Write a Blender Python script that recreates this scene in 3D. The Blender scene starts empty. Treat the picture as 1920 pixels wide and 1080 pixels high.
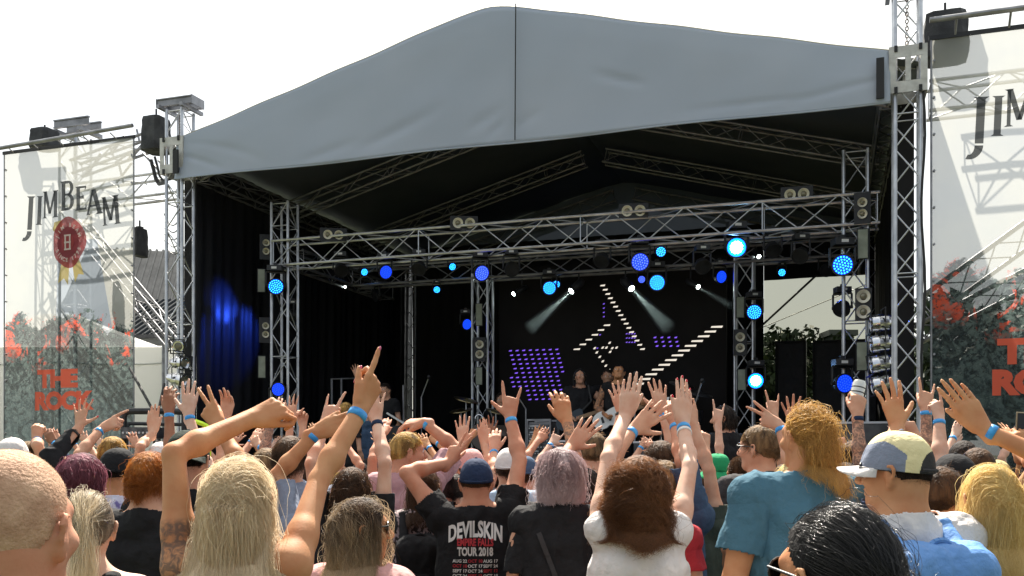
import bpy, math, random, time
import numpy as np
from mathutils import Vector, Matrix
from mathutils.bvhtree import BVHTree
T0 = time.time()
random.seed(7); RNG = np.random.default_rng(7)
R = math.radians
sc = bpy.context.scene
COL = sc.collection

# ---------------------------------------------------------------- camera
F, CX, HY, EYE = 1800.0, 960.0, 850.0, 1.65       # focal length in photo pixels, principal column, horizon row, eye height
cam_d = bpy.data.cameras.new('camera'); cam = bpy.data.objects.new('camera', cam_d); COL.objects.link(cam)
cam.location = (0, 0, EYE); cam.rotation_euler = (R(90), 0, 0)
cam_d.sensor_width = 36; cam_d.lens = 36 * F / 1920; cam_d.shift_y = (HY - 540) / 1920
cam_d.clip_start = 0.05; cam_d.clip_end = 2000
sc.camera = cam

# ---------------------------------------------------------------- sky, sun, exposure
SUN_EL, SUN_AZ = 51.0, -3.0                        # sun ahead of the camera, above the stage roof, slightly left
world = bpy.data.worlds.new('World'); sc.world = world; world.use_nodes = True
nt = world.node_tree; nt.nodes.clear()
out = nt.nodes.new('ShaderNodeOutputWorld'); bg = nt.nodes.new('ShaderNodeBackground')
sky = nt.nodes.new('ShaderNodeTexSky'); sky.sky_type = 'NISHITA'; sky.sun_disc = False
sky.sun_elevation = R(SUN_EL); sky.sun_rotation = R(SUN_AZ); sky.air_density = 1.0; sky.dust_density = 2.5
tc = nt.nodes.new('ShaderNodeTexCoord'); mp = nt.nodes.new('ShaderNodeMapping'); mp.inputs['Scale'].default_value = (1.0, 1.0, 2.6)
nz = nt.nodes.new('ShaderNodeTexNoise'); nz.inputs['Scale'].default_value = 2.2; nz.inputs['Detail'].default_value = 7; nz.inputs['Roughness'].default_value = 0.55
rp = nt.nodes.new('ShaderNodeValToRGB'); rp.color_ramp.elements[0].position = 0.30; rp.color_ramp.elements[1].position = 0.62
rp.color_ramp.elements[0].color = (0.55, 0.55, 0.55, 1); rp.color_ramp.elements[1].color = (0.97, 0.97, 0.97, 1)
mx = nt.nodes.new('ShaderNodeMix'); mx.data_type = 'RGBA'
# thin cloud, brighter towards the sun, in sky texture units
dt = nt.nodes.new('ShaderNodeVectorMath'); dt.operation = 'DOT_PRODUCT'; nmz = nt.nodes.new('ShaderNodeVectorMath'); nmz.operation = 'NORMALIZE'
dt.inputs[1].default_value = (math.sin(R(SUN_AZ)) * math.cos(R(SUN_EL)), math.cos(R(SUN_AZ)) * math.cos(R(SUN_EL)), math.sin(R(SUN_EL)))
cr = nt.nodes.new('ShaderNodeValToRGB'); cr.color_ramp.elements[0].position = .30; cr.color_ramp.elements[1].position = .95
cr.color_ramp.elements[0].color = (.19, .21, .24, 1); cr.color_ramp.elements[1].color = (.62, .62, .58, 1); e_ = cr.color_ramp.elements.new(.66); e_.color = (.43, .445, .44, 1)
mr_ = nt.nodes.new('ShaderNodeMapRange'); mr_.inputs['From Min'].default_value = -1; vs_ = nt.nodes.new('ShaderNodeVectorMath'); vs_.operation = 'SCALE'; nsc = nt.nodes.new('ShaderNodeMapRange'); nsc.inputs['From Min'].default_value = .3; nsc.inputs['From Max'].default_value = .7; nsc.inputs['To Min'].default_value = 9.6; nsc.inputs['To Max'].default_value = 12.4
L = nt.links.new
L(nz.outputs['Fac'], nsc.inputs['Value']); L(nsc.outputs[0], vs_.inputs['Scale'])
L(tc.outputs['Generated'], nmz.inputs[0]); L(nmz.outputs[0], dt.inputs[0]); L(dt.outputs['Value'], mr_.inputs['Value']); L(mr_.outputs[0], cr.inputs['Fac']); L(cr.outputs['Color'], vs_.inputs[0]); L(vs_.outputs[0], mx.inputs['B'])
L(tc.outputs['Generated'], mp.inputs['Vector']); L(mp.outputs['Vector'], nz.inputs['Vector']); L(nz.outputs['Fac'], rp.inputs['Fac'])
L(rp.outputs['Color'], mx.inputs['Factor']); L(sky.outputs['Color'], mx.inputs['A']); L(mx.outputs['Result'], bg.inputs['Color'])
bg.inputs['Strength'].default_value = 0.085
L(bg.outputs['Background'], out.inputs['Surface'])
sun_d = bpy.data.lights.new('sun', 'SUN'); sun_d.energy = 5.0; sun_d.angle = R(0.6); sun_d.color = (1.0, 0.93, 0.82)
sun = bpy.data.objects.new('sun', sun_d); COL.objects.link(sun)
sdir = Vector((math.sin(R(SUN_AZ)) * math.cos(R(SUN_EL)), math.cos(R(SUN_AZ)) * math.cos(R(SUN_EL)), math.sin(R(SUN_EL))))
sun.rotation_euler = (-sdir).to_track_quat('-Z', 'Y').to_euler()
sc.view_settings.view_transform = 'Standard'; sc.view_settings.look = 'None'; sc.view_settings.gamma = 1
sc.view_settings.exposure = 1.36
cy = sc.cycles
cy.max_bounces = 6; cy.diffuse_bounces = 3; cy.glossy_bounces = 3; cy.transmission_bounces = 4; cy.transparent_max_bounces = 12
cy.caustics_reflective = False; cy.caustics_refractive = False; cy.sample_clamp_indirect = 6
cy.use_denoising = True

# ---------------------------------------------------------------- frames of reference
def Wp(px, py, Y):
    return Vector(((px - CX) / F * Y, Y, EYE + (HY - py) / F * Y))
U0 = Vector((-4.926, 14.25, 0)); EU = Vector((0.9487, -0.3162, 0)); EV = Vector((0.3162, 0.9487, 0)); EZ = Vector((0, 0, 1))
def S(u, v, z):                                    # stage frame: u along the front, v to the back, z up
    return U0 + EU * u + EV * v + EZ * z
def PV(px, py, v):                                 # world point on the plane v seen at a photo pixel
    a = (px - CX) / F; d = Vector((a, 1, (HY - py) / F))
    n = EV; t = ((U0 + EV * v) - Vector((0, 0, EYE))).dot(n) / d.dot(n)
    return Vector((0, 0, EYE)) + d * t
def UZ(px, py, v):
    p = PV(px, py, v); return (p - U0).dot(EU), p.z

# ---------------------------------------------------------------- tagging
def tag(o, label=None, cat=None, group=None, kind=None):
    if label: o['label'] = label
    if cat: o['category'] = cat
    if group: o['group'] = group
    if kind: o['kind'] = kind
    return o
def empty(name, loc=(0, 0, 0), rz=0.0):
    o = bpy.data.objects.new(name, None); COL.objects.link(o); o.location = loc; o.rotation_euler.z = rz
    o.empty_display_size = .1
    return o
def adopt(child, parent):
    child.parent = parent
    return child
def kids(o): return list(o.children)
def copy_tree(o, parent=None):
    c = o.copy(); COL.objects.link(c)
    if parent is not None: c.parent = parent
    for ch in kids(o): copy_tree(ch, c)
    return c

# ---------------------------------------------------------------- materials
MATS = {}
def bsdf(name, col=(.5, .5, .5), rough=.6, metal=0.0, emit=None, estr=0.0, spec=.5, trans=0.0, sss=0.0):
    m = bpy.data.materials.new(name); m.use_nodes = True; n = m.node_tree.nodes; b = n['Principled BSDF']
    b.inputs['Base Color'].default_value = (*col, 1); b.inputs['Roughness'].default_value = rough
    b.inputs['Metallic'].default_value = metal; b.inputs['Specular IOR Level'].default_value = spec
    if emit: b.inputs['Emission Color'].default_value = (*emit, 1); b.inputs['Emission Strength'].default_value = estr
    if sss: b.inputs['Subsurface Weight'].default_value = sss; b.inputs['Subsurface Radius'].default_value = (.012, .005, .003); b.inputs['Subsurface Scale'].default_value = 1
    MATS[name] = m
    return m
def nn(m, t, **kw):
    x = m.node_tree.nodes.new(t)
    for k, v in kw.items():
        if k in x.inputs: x.inputs[k].default_value = v
        else: setattr(x, k, v)
    return x
def lk(m, a, b): m.node_tree.links.new(a, b)
def vary(m, c1, c2, scale=4, detail=5, lo=.35, hi=.65, rough=None, bump=0.0, bscale=None, coord='Object', stretch=None):
    """noise between two colours, optional roughness range and bump"""
    b = m.node_tree.nodes['Principled BSDF']
    t = nn(m, 'ShaderNodeTexCoord'); src = t.outputs[coord]
    if stretch:
        mpn = nn(m, 'ShaderNodeMapping'); mpn.inputs['Scale'].default_value = stretch; lk(m, src, mpn.inputs['Vector']); src = mpn.outputs['Vector']
    n = nn(m, 'ShaderNodeTexNoise', Scale=scale, Detail=detail); lk(m, src, n.inputs['Vector'])
    r = nn(m, 'ShaderNodeValToRGB'); e = r.color_ramp.elements
    e[0].position = lo; e[1].position = hi; e[0].color = (*c1, 1); e[1].color = (*c2, 1)
    lk(m, n.outputs['Fac'], r.inputs['Fac']); lk(m, r.outputs['Color'], b.inputs['Base Color'])
    if rough:
        q = nn(m, 'ShaderNodeMapRange'); q.inputs['To Min'].default_value = rough[0]; q.inputs['To Max'].default_value = rough[1]
        lk(m, n.outputs['Fac'], q.inputs['Value']); lk(m, q.outputs['Result'], b.inputs['Roughness'])
    if bump:
        n2 = nn(m, 'ShaderNodeTexNoise', Scale=bscale or scale * 8, Detail=4); lk(m, src, n2.inputs['Vector'])
        bp = nn(m, 'ShaderNodeBump', Strength=bump, Distance=.02); lk(m, n2.outputs['Fac'], bp.inputs['Height']); lk(m, bp.outputs['Normal'], b.inputs['Normal'])
    return m

# ---------------------------------------------------------------- mesh collector
class MB:
    def __init__(s): s.v = []; s.f = []
    def add(s, vs, fs):
        o = len(s.v); s.v += [tuple(p) for p in vs]; s.f += [tuple(i + o for i in f) for f in fs]; return s
    def box(s, c, sx, sy, sz, M=None):
        c = Vector(c); vs = []
        for z in (-.5, .5):
            for x, y in ((-.5, -.5), (.5, -.5), (.5, .5), (-.5, .5)):
                p = Vector((x * sx, y * sy, z * sz)); vs.append(c + (M @ p if M else p))
        return s.add(vs, [(3, 2, 1, 0), (4, 5, 6, 7), (0, 1, 5, 4), (1, 2, 6, 5), (2, 3, 7, 6), (3, 0, 4, 7)])
    def tube(s, a, b, r, r2=None, n=8, caps=True):
        a = Vector(a); b = Vector(b); r2 = r if r2 is None else r2
        d = (b - a)
        if d.length < 1e-6: return s
        d.normalize(); x = d.orthogonal().normalized(); y = d.cross(x); vs = []
        for p, q in ((a, r), (b, r2)):
            for i in range(n):
                t = 2 * math.pi * i / n; vs.append(p + x * math.cos(t) * q + y * math.sin(t) * q)
        fs = [(i, (i + 1) % n, n + (i + 1) % n, n + i) for i in range(n)]
        if caps: fs += [tuple(range(n - 1, -1, -1)), tuple(range(n, 2 * n))]
        return s.add(vs, fs)
    def path(s, pts, r, n=6):
        for a, b in zip(pts[:-1], pts[1:]): s.tube(a, b, r, n=n)
        return s
    def lathe(s, c, axis, prof, n=20, squash=None):
        """prof: list of (distance along axis, radius)"""
        c = Vector(c); d = Vector(axis).normalized(); x = d.orthogonal().normalized(); y = d.cross(x); vs = []; fs = []
        for (t, r) in prof:
            for i in range(n):
                a = 2 * math.pi * i / n; vs.append(c + d * t + x * math.cos(a) * r + y * math.sin(a) * r)
        m = len(prof)
        for j in range(m - 1):
            for i in range(n): fs.append((j * n + i, j * n + (i + 1) % n, (j + 1) * n + (i + 1) % n, (j + 1) * n + i))
        if prof[0][1] > 1e-4: fs.append(tuple(range(n - 1, -1, -1)))
        if prof[-1][1] > 1e-4: fs.append(tuple(range((m - 1) * n, m * n)))
        return s.add(vs, fs)
    def quad(s, a, b, c, d): return s.add([a, b, c, d], [(0, 1, 2, 3)])
    def build(s, name, mat, parent=None, smooth=False):
        me = bpy.data.meshes.new(name); me.from_pydata(s.v, [], s.f); me.update()
        for m in (mat if isinstance(mat, (list, tuple)) else [mat]): me.materials.append(m)
        if smooth: me.polygons.foreach_set('use_smooth', [True] * len(me.polygons))
        o = bpy.data.objects.new(name, me); COL.objects.link(o)
        if parent: o.parent = parent
        return o
def smooth_by_angle(o, deg=40):
    me = o.data; me.polygons.foreach_set('use_smooth', [True] * len(me.polygons))
    me.set_sharp_from_angle(angle=R(deg)) if hasattr(me, 'set_sharp_from_angle') else None
def text_mesh(body, size, bold=0.0, xscale=1.0, spacing=1.0, align='CENTER', shear=0):
    c = bpy.data.curves.new('lettering', 'FONT'); c.body = body; c.size = size; c.offset = bold; c.align_x = align; c.space_character = spacing; c.shear = shear
    c.fill_mode = 'FRONT'; c.resolution_u = 3
    o = bpy.data.objects.new('lettering', c); COL.objects.link(o)
    bpy.context.view_layer.update()
    me = bpy.data.meshes.new_from_object(o.evaluated_get(bpy.context.evaluated_depsgraph_get()))
    vs = [Vector((v.co.x * xscale, v.co.y, 0)) for v in me.vertices]; fs = [tuple(p.vertices) for p in me.polygons]
    bpy.data.objects.remove(o); bpy.data.curves.remove(c); bpy.data.meshes.remove(me)
    return vs, fs
# ================================================================ materials of the setting
alu = vary(bsdf('aluminium', (.62, .63, .65), .38, .85), (.50, .51, .53), (.72, .73, .75), 6, 4, rough=(.28, .5))
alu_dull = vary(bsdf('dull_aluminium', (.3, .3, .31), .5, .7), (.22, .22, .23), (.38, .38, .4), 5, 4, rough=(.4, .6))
chrome = bsdf('chrome', (.8, .8, .82), .16, 1.0)
blackm = vary(bsdf('black_metal', (.02, .02, .022), .5), (.012, .012, .013), (.03, .03, .033), 9, 3, rough=(.35, .6))
drapem = bsdf('black_drape', (.012, .012, .014), .85)
rubber = bsdf('black_rubber', (.015, .015, .015), .6)
whitem = vary(bsdf('white_sheet', (.78, .78, .76), .6), (.70, .70, .68), (.84, .84, .82), 3, 4)
speakercloth = vary(bsdf('speaker_cover', (.05, .052, .056), .8), (.03, .031, .035), (.075, .077, .082), 5, 4, bump=.4)

def struct(o, kind='structure'): o['kind'] = kind; return o

# ---------------------------------------------------------------- ground
gm = vary(bsdf('trodden_grass', (.06, .08, .03), .95), (.045, .065, .02), (.12, .11, .06), .8, 8, .35, .7, bump=.6, bscale=30)
g = MB(); g.quad((-400, -60, 0), (400, -60, 0), (400, 900, 0), (-400, 900, 0)); go = struct(g.build('ground', gm))

# ---------------------------------------------------------------- trusses
def frame_of(a, b, ref=EV):
    d = (b - a).normalized(); x = (ref - d * ref.dot(d))
    if x.length < .05: x = d.orthogonal()
    x.normalize(); return d, x, d.cross(x)
def truss(a, b, w=.29, h=None, bay=.42, mat=None, label='', cat='truss', group=None, ref=EV, rc=.024, rb=.0095, name='truss', parent=None, hbay=False):
    """box truss: four chords (the thing) with its zigzag bracing as a part"""
    a = Vector(a); b = Vector(b); h = h or w; mat = mat or alu; d, x, y = frame_of(a, b, ref); ln = (b - a).length
    C = [x * sx * w / 2 + y * sy * h / 2 for sx, sy in ((-1, -1), (1, -1), (1, 1), (-1, 1))]
    m = MB()
    for c in C: m.tube(a + c, b + c, rc, n=8)
    o = m.build(name, mat, parent); smooth_by_angle(o)
    k = MB(); n = max(2, round(ln / bay)); st = ln / n
    for q in range(4):
        c0, c1 = C[q], C[(q + 1) % 4]
        for i in range(n):
            p0 = a + d * (st * i + .01); p1 = a + d * (st * (i + 1) - .01)
            if (i + q) % 2: k.tube(p0 + c0, p1 + c1, rb, n=6, caps=False)
            else: k.tube(p0 + c1, p1 + c0, rb, n=6, caps=False)
            if i % 5 == 0 or hbay: k.tube(a + d * (st * i + .03) + c0, a + d * (st * i + .03) + c1, rb, n=6, caps=False)
        k.tube(b - d * .03 + c0, b - d * .03 + c1, rb, n=6, caps=False)
    k.build('bracing', mat, o, smooth=True)
    if cat and not parent: tag(o, label, cat, group)
    return o

# ---------------------------------------------------------------- stage deck
deckm = vary(bsdf('stage_deck_board', (.03, .03, .032), .6), (.02, .02, .021), (.05, .05, .052), 3, 5)
deck = empty('stage_deck', S(5, 4, 0)); tag(deck, 'black raised stage deck behind the crowd under the grey roof', 'stage')
def at_stage(o, parent):                          # children built in world coordinates, kept there
    o.parent = parent; o.matrix_parent_inverse = parent.matrix_basis.inverted(); return o
def wb(mb, name, mat, parent=None, smooth=False):
    o = mb.build(name, mat, None, smooth)
    if parent: at_stage(o, parent)
    return o
def sbox(m, u0, u1, v0, v1, z0, z1):
    P = [S(u, v, z) for z in (z0, z1) for u, v in ((u0, v0), (u1, v0), (u1, v1), (u0, v1))]
    return m.add(P, [(3, 2, 1, 0), (4, 5, 6, 7), (0, 1, 5, 4), (1, 2, 6, 5), (2, 3, 7, 6), (3, 0, 4, 7)])
DZ = 1.10
m = MB(); sbox(m, .35, 9.65, .35, 8.1, DZ - .1, DZ); wb(m, 'deck_board', deckm, deck)
m = MB(); sbox(m, .4, 9.6, .42, .46, .02, DZ - .1); wb(m, 'skirt', drapem, deck)
m = MB()
for u in np.linspace(.6, 9.4, 6):
    for v in (.8, 3, 5.5, 7.9): m.tube(S(u, v, 0), S(u, v, DZ - .1), .025)
wb(m, 'deck_legs', alu, deck)

# ---------------------------------------------------------------- four roof towers
def tower(u, v, ztop, label, seeblock=True, flip=1, mat=None):
    o = truss(S(u, v, 0.02), S(u, v, ztop), .27, mat=mat, bay=.36, label=label, cat='tower', group='roof towers of the stage', name='roof_tower', rc=.026)
    zs = 6.02
    if seeblock:
        # sleeve block: pierced plate cage around the tower
        m = MB(); w = .40
        M3 = Matrix((EU, EV, EZ)).transposed()
        for sv in (-1, 1):
            c = S(u, v + sv * w / 2, zs)
            for du, dz, sx, sz in ((0, .2, w, .13), (0, -.2, w, .13), (-.165, 0, .07, .28), (.165, 0, .07, .28), (0, 0, .06, .28)):
                m.box(c + EU * du + EZ * dz, sx, .008, sz, M3)
            for du in (-.11, .11):
                for dz in (-.02, .02): m.box(c + EU * du + EZ * dz * 12, .008, .02, .03, M3)
        for su in (-1, 1):
            c = S(u + su * w / 2, v, zs)
            for dv, dz, sy, sz in ((0, .2, w, .13), (0, -.2, w, .13), (-.165, 0, .07, .28), (.165, 0, .07, .28)):
                m.box(c + EV * dv + EZ * dz, .008, sy, sz, M3)
        wb(m, 'sleeve_block', plate, o)
        for du in (-.13, .13):
            for dz in (-.235, .235):
                m = MB(); m.box(S(u + du, v - w / 2 - .01, zs + dz), .035, .016, .07, M3); wb(m, 'roller', rubber, o)
    # head block beams and hoist chain
    M3 = Matrix((EU, EV, EZ)).transposed(); m = MB()
    for dv in (-.13, .13):
        m.box(S(u, v + dv, ztop + .06), .62, .05, .015, M3); m.box(S(u, v + dv, ztop + .16), .62, .05, .015, M3); m.box(S(u, v + dv, ztop + .11), .62, .012, .09, M3)
    for du in (-.2, .2):
        m.box(S(u + du, v, ztop + .02), .05, .50, .05, M3)
    for du in (-.31, .31): m.box(S(u + du, v, ztop + .11), .012, .30, .13, M3)
    wb(m, 'head_block', alu_dull, o)
    m = MB(); z = zs + .2; k = 0
    while z < ztop:
        a = R(90 * (k % 2)); c = S(u, v, z); x = EU * math.cos(a) + EV * math.sin(a)
        pts = [c + x * .016 * math.cos(t) + EZ * .028 * math.sin(t) for t in np.linspace(0, 2 * math.pi, 9)]
        m.path(pts, .006, 5); z += .042; k += 1
    wb(m, 'hoist_chain', rust, o)
    return o
plate = vary(bsdf('sleeve_plate', (.55, .54, .5), .5, .3), (.46, .45, .41), (.64, .63, .58), 9, 4)
rust = bsdf('chain_steel', (.12, .09, .07), .55, .6)
tl = tower(0.0, 0, 6.72, 'left front roof tower of the stage with sleeve block at the grey fascia corner')
tr = tower(10.0, 0, 6.97, 'right front roof tower of the stage beside the larger banner')
tower(0.0, 8.3, 6.5, 'left rear roof tower hidden behind the black side drape', False)
tower(10.0, 8.3, 6.5, 'right rear roof tower hidden behind the black side drape', False)
# cable running down the right tower
m = MB()
pts = [S(10 + .16 + .02 * math.sin(i * .9), -.17, 5.75 - i * .25) for i in range(20)]
m.path(pts, .014); tag(m.build('power_cable', rubber), 'black cable tied down the right front roof tower', 'cable')

# ---------------------------------------------------------------- roof
ZB, ZE, ZP = EYE + 4.00, EYE + 4.55, EYE + 5.87     # fascia bottom, eave, peak
def gable(u):
    """top edge of the front fascia, slightly sagging between its stays"""
    t = abs(u - 4.95) / 5.05; z = ZP - (ZP - ZE) * t
    z += -.012 * math.sin(math.pi * min(1, t)) + .006 * math.sin(u * 5.3)
    if t < .12: z -= .06 * (1 - t / .12) ** 2
    return z
fasm = bsdf('grey_vinyl', (.50, .54, .60), .55, spec=.4)
vary(fasm, (.395, .45, .535), (.44, .49, .57), .7, 6, .3, .7, bump=.04, bscale=14)
nt_ = fasm.node_tree; b = nt_.nodes['Principled BSDF']
trn = nn(fasm, 'ShaderNodeBsdfTranslucent', Color=(.42, .50, .62, 1)); mxs = nn(fasm, 'ShaderNodeMixShader', Fac=.10)
lk(fasm, b.outputs[0], mxs.inputs[1]); lk(fasm, trn.outputs[0], mxs.inputs[2]); lk(fasm, mxs.outputs[0], nt_.nodes['Material Output'].inputs['Surface'])
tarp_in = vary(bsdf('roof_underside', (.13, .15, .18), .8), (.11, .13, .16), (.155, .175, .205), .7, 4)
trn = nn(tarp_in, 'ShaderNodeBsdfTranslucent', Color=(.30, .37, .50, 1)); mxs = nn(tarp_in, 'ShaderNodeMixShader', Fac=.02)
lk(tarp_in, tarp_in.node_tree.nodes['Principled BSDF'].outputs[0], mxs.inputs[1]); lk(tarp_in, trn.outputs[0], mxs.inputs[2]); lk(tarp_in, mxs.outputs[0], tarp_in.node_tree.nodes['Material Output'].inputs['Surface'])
roof = empty('stage_roof', S(5, 4, 0)); tag(roof, 'pitched grey vinyl stage roof with a deep front fascia', 'roof')
def vnoise(x, y, s=0):
    return (math.sin(x * 1.7 + s) * math.cos(y * 2.3 + 1.3 * s) + .5 * math.sin(x * 4.1 + y * 3.3 + s * 2) + .3 * math.sin(x * 9.3 - y * 5.7 + s))
CRS = [((3.0, .10), (4.3, .34), .020, .05), ((2.1, .06), (3.1, .20), .014, .05), ((6.3, .52), (7.0, .42), .022, .035), ((4.6, .12), (5.15, .26), .018, .04), ((4.9, .06), (5.2, .18), .016, .03), ((5.25, .1), (5.7, .24), .014, .04), ((8.6, .1), (9.9, .5), .012, .06), ((.1, .6), (.9, .08), .016, .05), ((.3, .8), (1.6, .12), .012, .06), ((7.4, .12), (9.0, .22), .012, .04)]
def crease(u, t):
    s_ = 0
    for (a, b), (c, d), amp, w in CRS:
        L2 = (c - a) ** 2 + (d - b) ** 2; k = max(0, min(1, ((u - a) * (c - a) + (t - b) * (d - b)) / L2)); dd = math.hypot(u - a - k * (c - a), t - b - k * (d - b)); s_ += amp * math.exp(-(dd / w) ** 2) * math.sin(math.pi * min(1, max(0, k * .9 + .05)))
    return s_
m = MB(); NU, NZ = 200, 30; vs = []
for i in range(NU + 1):
    u = .07 + 9.74 * i / NU; zt = gable(u)
    zb = ZB + .012 * math.sin(u * 1.9)
    for j in range(NZ + 1):
        t = j / NZ; z = zb + (zt - zb) * t
        fold = .012 * vnoise(u * .6, z * .9, 1) * (1 - abs(2 * t - 1)) + .012 * math.sin((u * 1.1 + t * 2.2) * 1.6) * (1 - t) ** 2 + crease(u, t)
        bulge = -.30 - .05 * (1 - t) + fold
        if abs(u - 5.3) < .03: bulge += .0
        vs.append(S(u, bulge + .12, z))
fs = [(i * (NZ + 1) + j, (i + 1) * (NZ + 1) + j, (i + 1) * (NZ + 1) + j + 1, i * (NZ + 1) + j + 1) for i in range(NU) for j in range(NZ)]
m.add(vs, fs); fo = wb(m, 'fascia', fasm, roof, True)
sol = fo.modifiers.new('thickness', 'SOLIDIFY'); sol.thickness = .004
# seam, piped bottom edge, end straps
m = MB(); m.path([S(5.33, -.26 - .035 * (1 - t), ZB + .01 + (gable(5.33) - ZB) * t) for t in np.linspace(0, 1, 12)], .008); wb(m, 'seam', rubber, roof)
m = MB(); m.path([S(u, -.232, ZB + .012 * math.sin(u * 1.9) - .002) for u in np.linspace(.07, 9.81, 60)], .010)
wb(m, 'hem_rope', fasm, roof)
edge = bsdf('roof_edge', (.42, .40, .30), .6)
m = MB(); m.path([S(u, -.17, gable(u) + .004) for u in np.linspace(.07, 9.81, 90)], .012); wb(m, 'edge_piping', edge, roof)
M3 = Matrix((EU, EV, EZ)).transposed()
m = MB(); m.box(S(9.70, -.27, EYE + 4.27), .085, .03, .46, M3); m.box(S(.13, -.27, EYE + 4.24), .085, .03, .34, M3); wb(m, 'end_strap', rubber, roof)
# top skin: two pitches running back, and black side walls under the eaves
m = MB()
for (ua, ub) in ((-.14, 4.95), (4.95, 10.14)):
    N = 12; vs = []
    for i in range(N + 1):
        u = ua + (ub - ua) * i / N
        for v in (.0, 2.7, 5.4, 8.6): vs.append(S(u, v, gable(u) - .01 - (.02 if v > 0 else 0)))
    m.add(vs, [(i * 4 + j, i * 4 + j + 1, (i + 1) * 4 + j + 1, (i + 1) * 4 + j) for i in range(N) for j in range(3)])
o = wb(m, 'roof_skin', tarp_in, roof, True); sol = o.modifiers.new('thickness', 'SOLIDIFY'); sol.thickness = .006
# rafters and purlins
rg = 'roof rafters under the stage tarp'
for v, lab in ((.12, 'front roof rafter truss just behind the grey fascia'), (2.75, 'second roof rafter truss back from the fascia'), (5.45, 'third roof rafter truss back from the fascia'), (8.2, 'rearmost roof rafter truss above the back drape')):
    for s_, side in ((0, 'left'), (1, 'right')):
        ua, ub = (.15, 4.8) if s_ == 0 else (9.85, 5.2)
        truss(S(ua, v, ZE - .33), S(ub, v, ZP - .38), .24, mat=alu_dull, label=lab + ', ' + side + ' pitch', group=rg, name='rafter_truss', rc=.02, rb=.008, bay=.4, ref=EV)
for u, lab in ((.15, 'long eave truss along the left side under the roof'), (9.85, 'long eave truss along the right side under the roof')):
    truss(S(u, .3, ZE - .32), S(u, 8.1, ZE - .32), .24, mat=alu_dull, label=lab, group='eave trusses', name='eave_truss', rc=.02, rb=.008, ref=EU)

# ---------------------------------------------------------------- drapes (folded cloth)
def drape(p0, p1, z0, z1, label, folds=.09, amp=.05, name='drape', mat=None, holes=None, n=None):
    p0 = Vector(p0); p1 = Vector(p1); d = (p1 - p0); ln = d.length; d.normalize(); nrm = Vector((-d.y, d.x, 0)); n = n or int(ln / .035); m = MB(); vs = []
    rr = random.Random(hash(label) % 1000 if False else len(label)); ph = [rr.random() * 6 for _ in range(6)]
    K = 9
    for i in range(n + 1):
        x = ln * i / n
        for j in range(K + 1):
            z = z0 + (z1 - z0) * j / K; t = 1 - j / K
            a = amp * (math.sin(x / folds + ph[0] + .5 * math.sin(x * 1.3 + ph[1])) * (.35 + .65 * t) + .5 * math.sin(x / folds * .43 + ph[2] + t) * t + .25 * math.sin(x * 23 + t * 3 + ph[3]))
            vs.append(p0 + d * x + nrm * a + EZ * z)
    fs = []
    for i in range(n):
        for j in range(K):
            xm = ln * (i + .5) / n; zm = z0 + (z1 - z0) * (j + .5) / K
            if holes and any(h[0] < xm < h[1] and h[2] < zm < h[3] for h in holes): continue
            fs.append((i * (K + 1) + j, (i + 1) * (K + 1) + j, (i + 1) * (K + 1) + j + 1, i * (K + 1) + j + 1))
    m.add(vs, fs); o = m.build(name, mat or drapem, smooth=True)
    tag(o, label, 'drape'); return o
shiny = bsdf('shiny_black_tarp', (.016, .016, .02), .42, spec=.6)
ZD = ZE - .5
drape(S(.02, .35, 0), S(.02, 8.3, 0), .3, ZE - .05, 'glossy black tarp wall on the left side of the stage lit blue', .16, .045, name='side_drape', mat=shiny)
drape(S(9.98, 8.3, 0), S(9.98, .35, 0), .3, ZE - .05, 'black tarp wall on the right side of the stage', .16, .03, name='side_drape')
drape(S(-.15, .30, 0), S(.06, .30, 0), .3, ZE - .3, 'narrow black drape behind the left front tower', .1, .01, name='side_drape')
drape(S(9.90, .30, 0), S(10.10, .30, 0), .3, ZE - .3, 'narrow black drape behind the right front tower', .1, .01, name='side_drape')
# rear wall in panels round two openings
uL, _ = UZ(1432, 515, 8.2); uR, zt = UZ(1626, 515, 8.2); uA, zA = UZ(632, 712, 5.2); 
VB = 8.2
drape(S(.05, VB, 0), S(uL, VB, 0), .3, ZP + .0 - 1.2, 'wide black back drape behind the screen at the rear of the stage', .2, .04, name='back_drape')
drape(S(uL, VB + .01, 0), S(uR, VB + .01, 0), zt, ZE - .1, 'short black valance above the bright rear opening', .2, .02, name='back_drape')
if uR < 9.9: drape(S(uR, VB, 0), S(9.98, VB, 0), .3, ZE - .1, 'narrow black drape right of the bright rear opening', .1, .02, name='back_drape')
# black gable infill above the back drape
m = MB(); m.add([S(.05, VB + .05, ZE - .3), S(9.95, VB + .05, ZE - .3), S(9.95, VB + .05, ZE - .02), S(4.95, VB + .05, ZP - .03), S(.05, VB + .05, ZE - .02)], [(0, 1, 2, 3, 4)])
o = m.build('gable_sheet', tarp_in); tag(o, 'dark sheet closing the rear gable of the stage roof', 'sheet')
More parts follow.
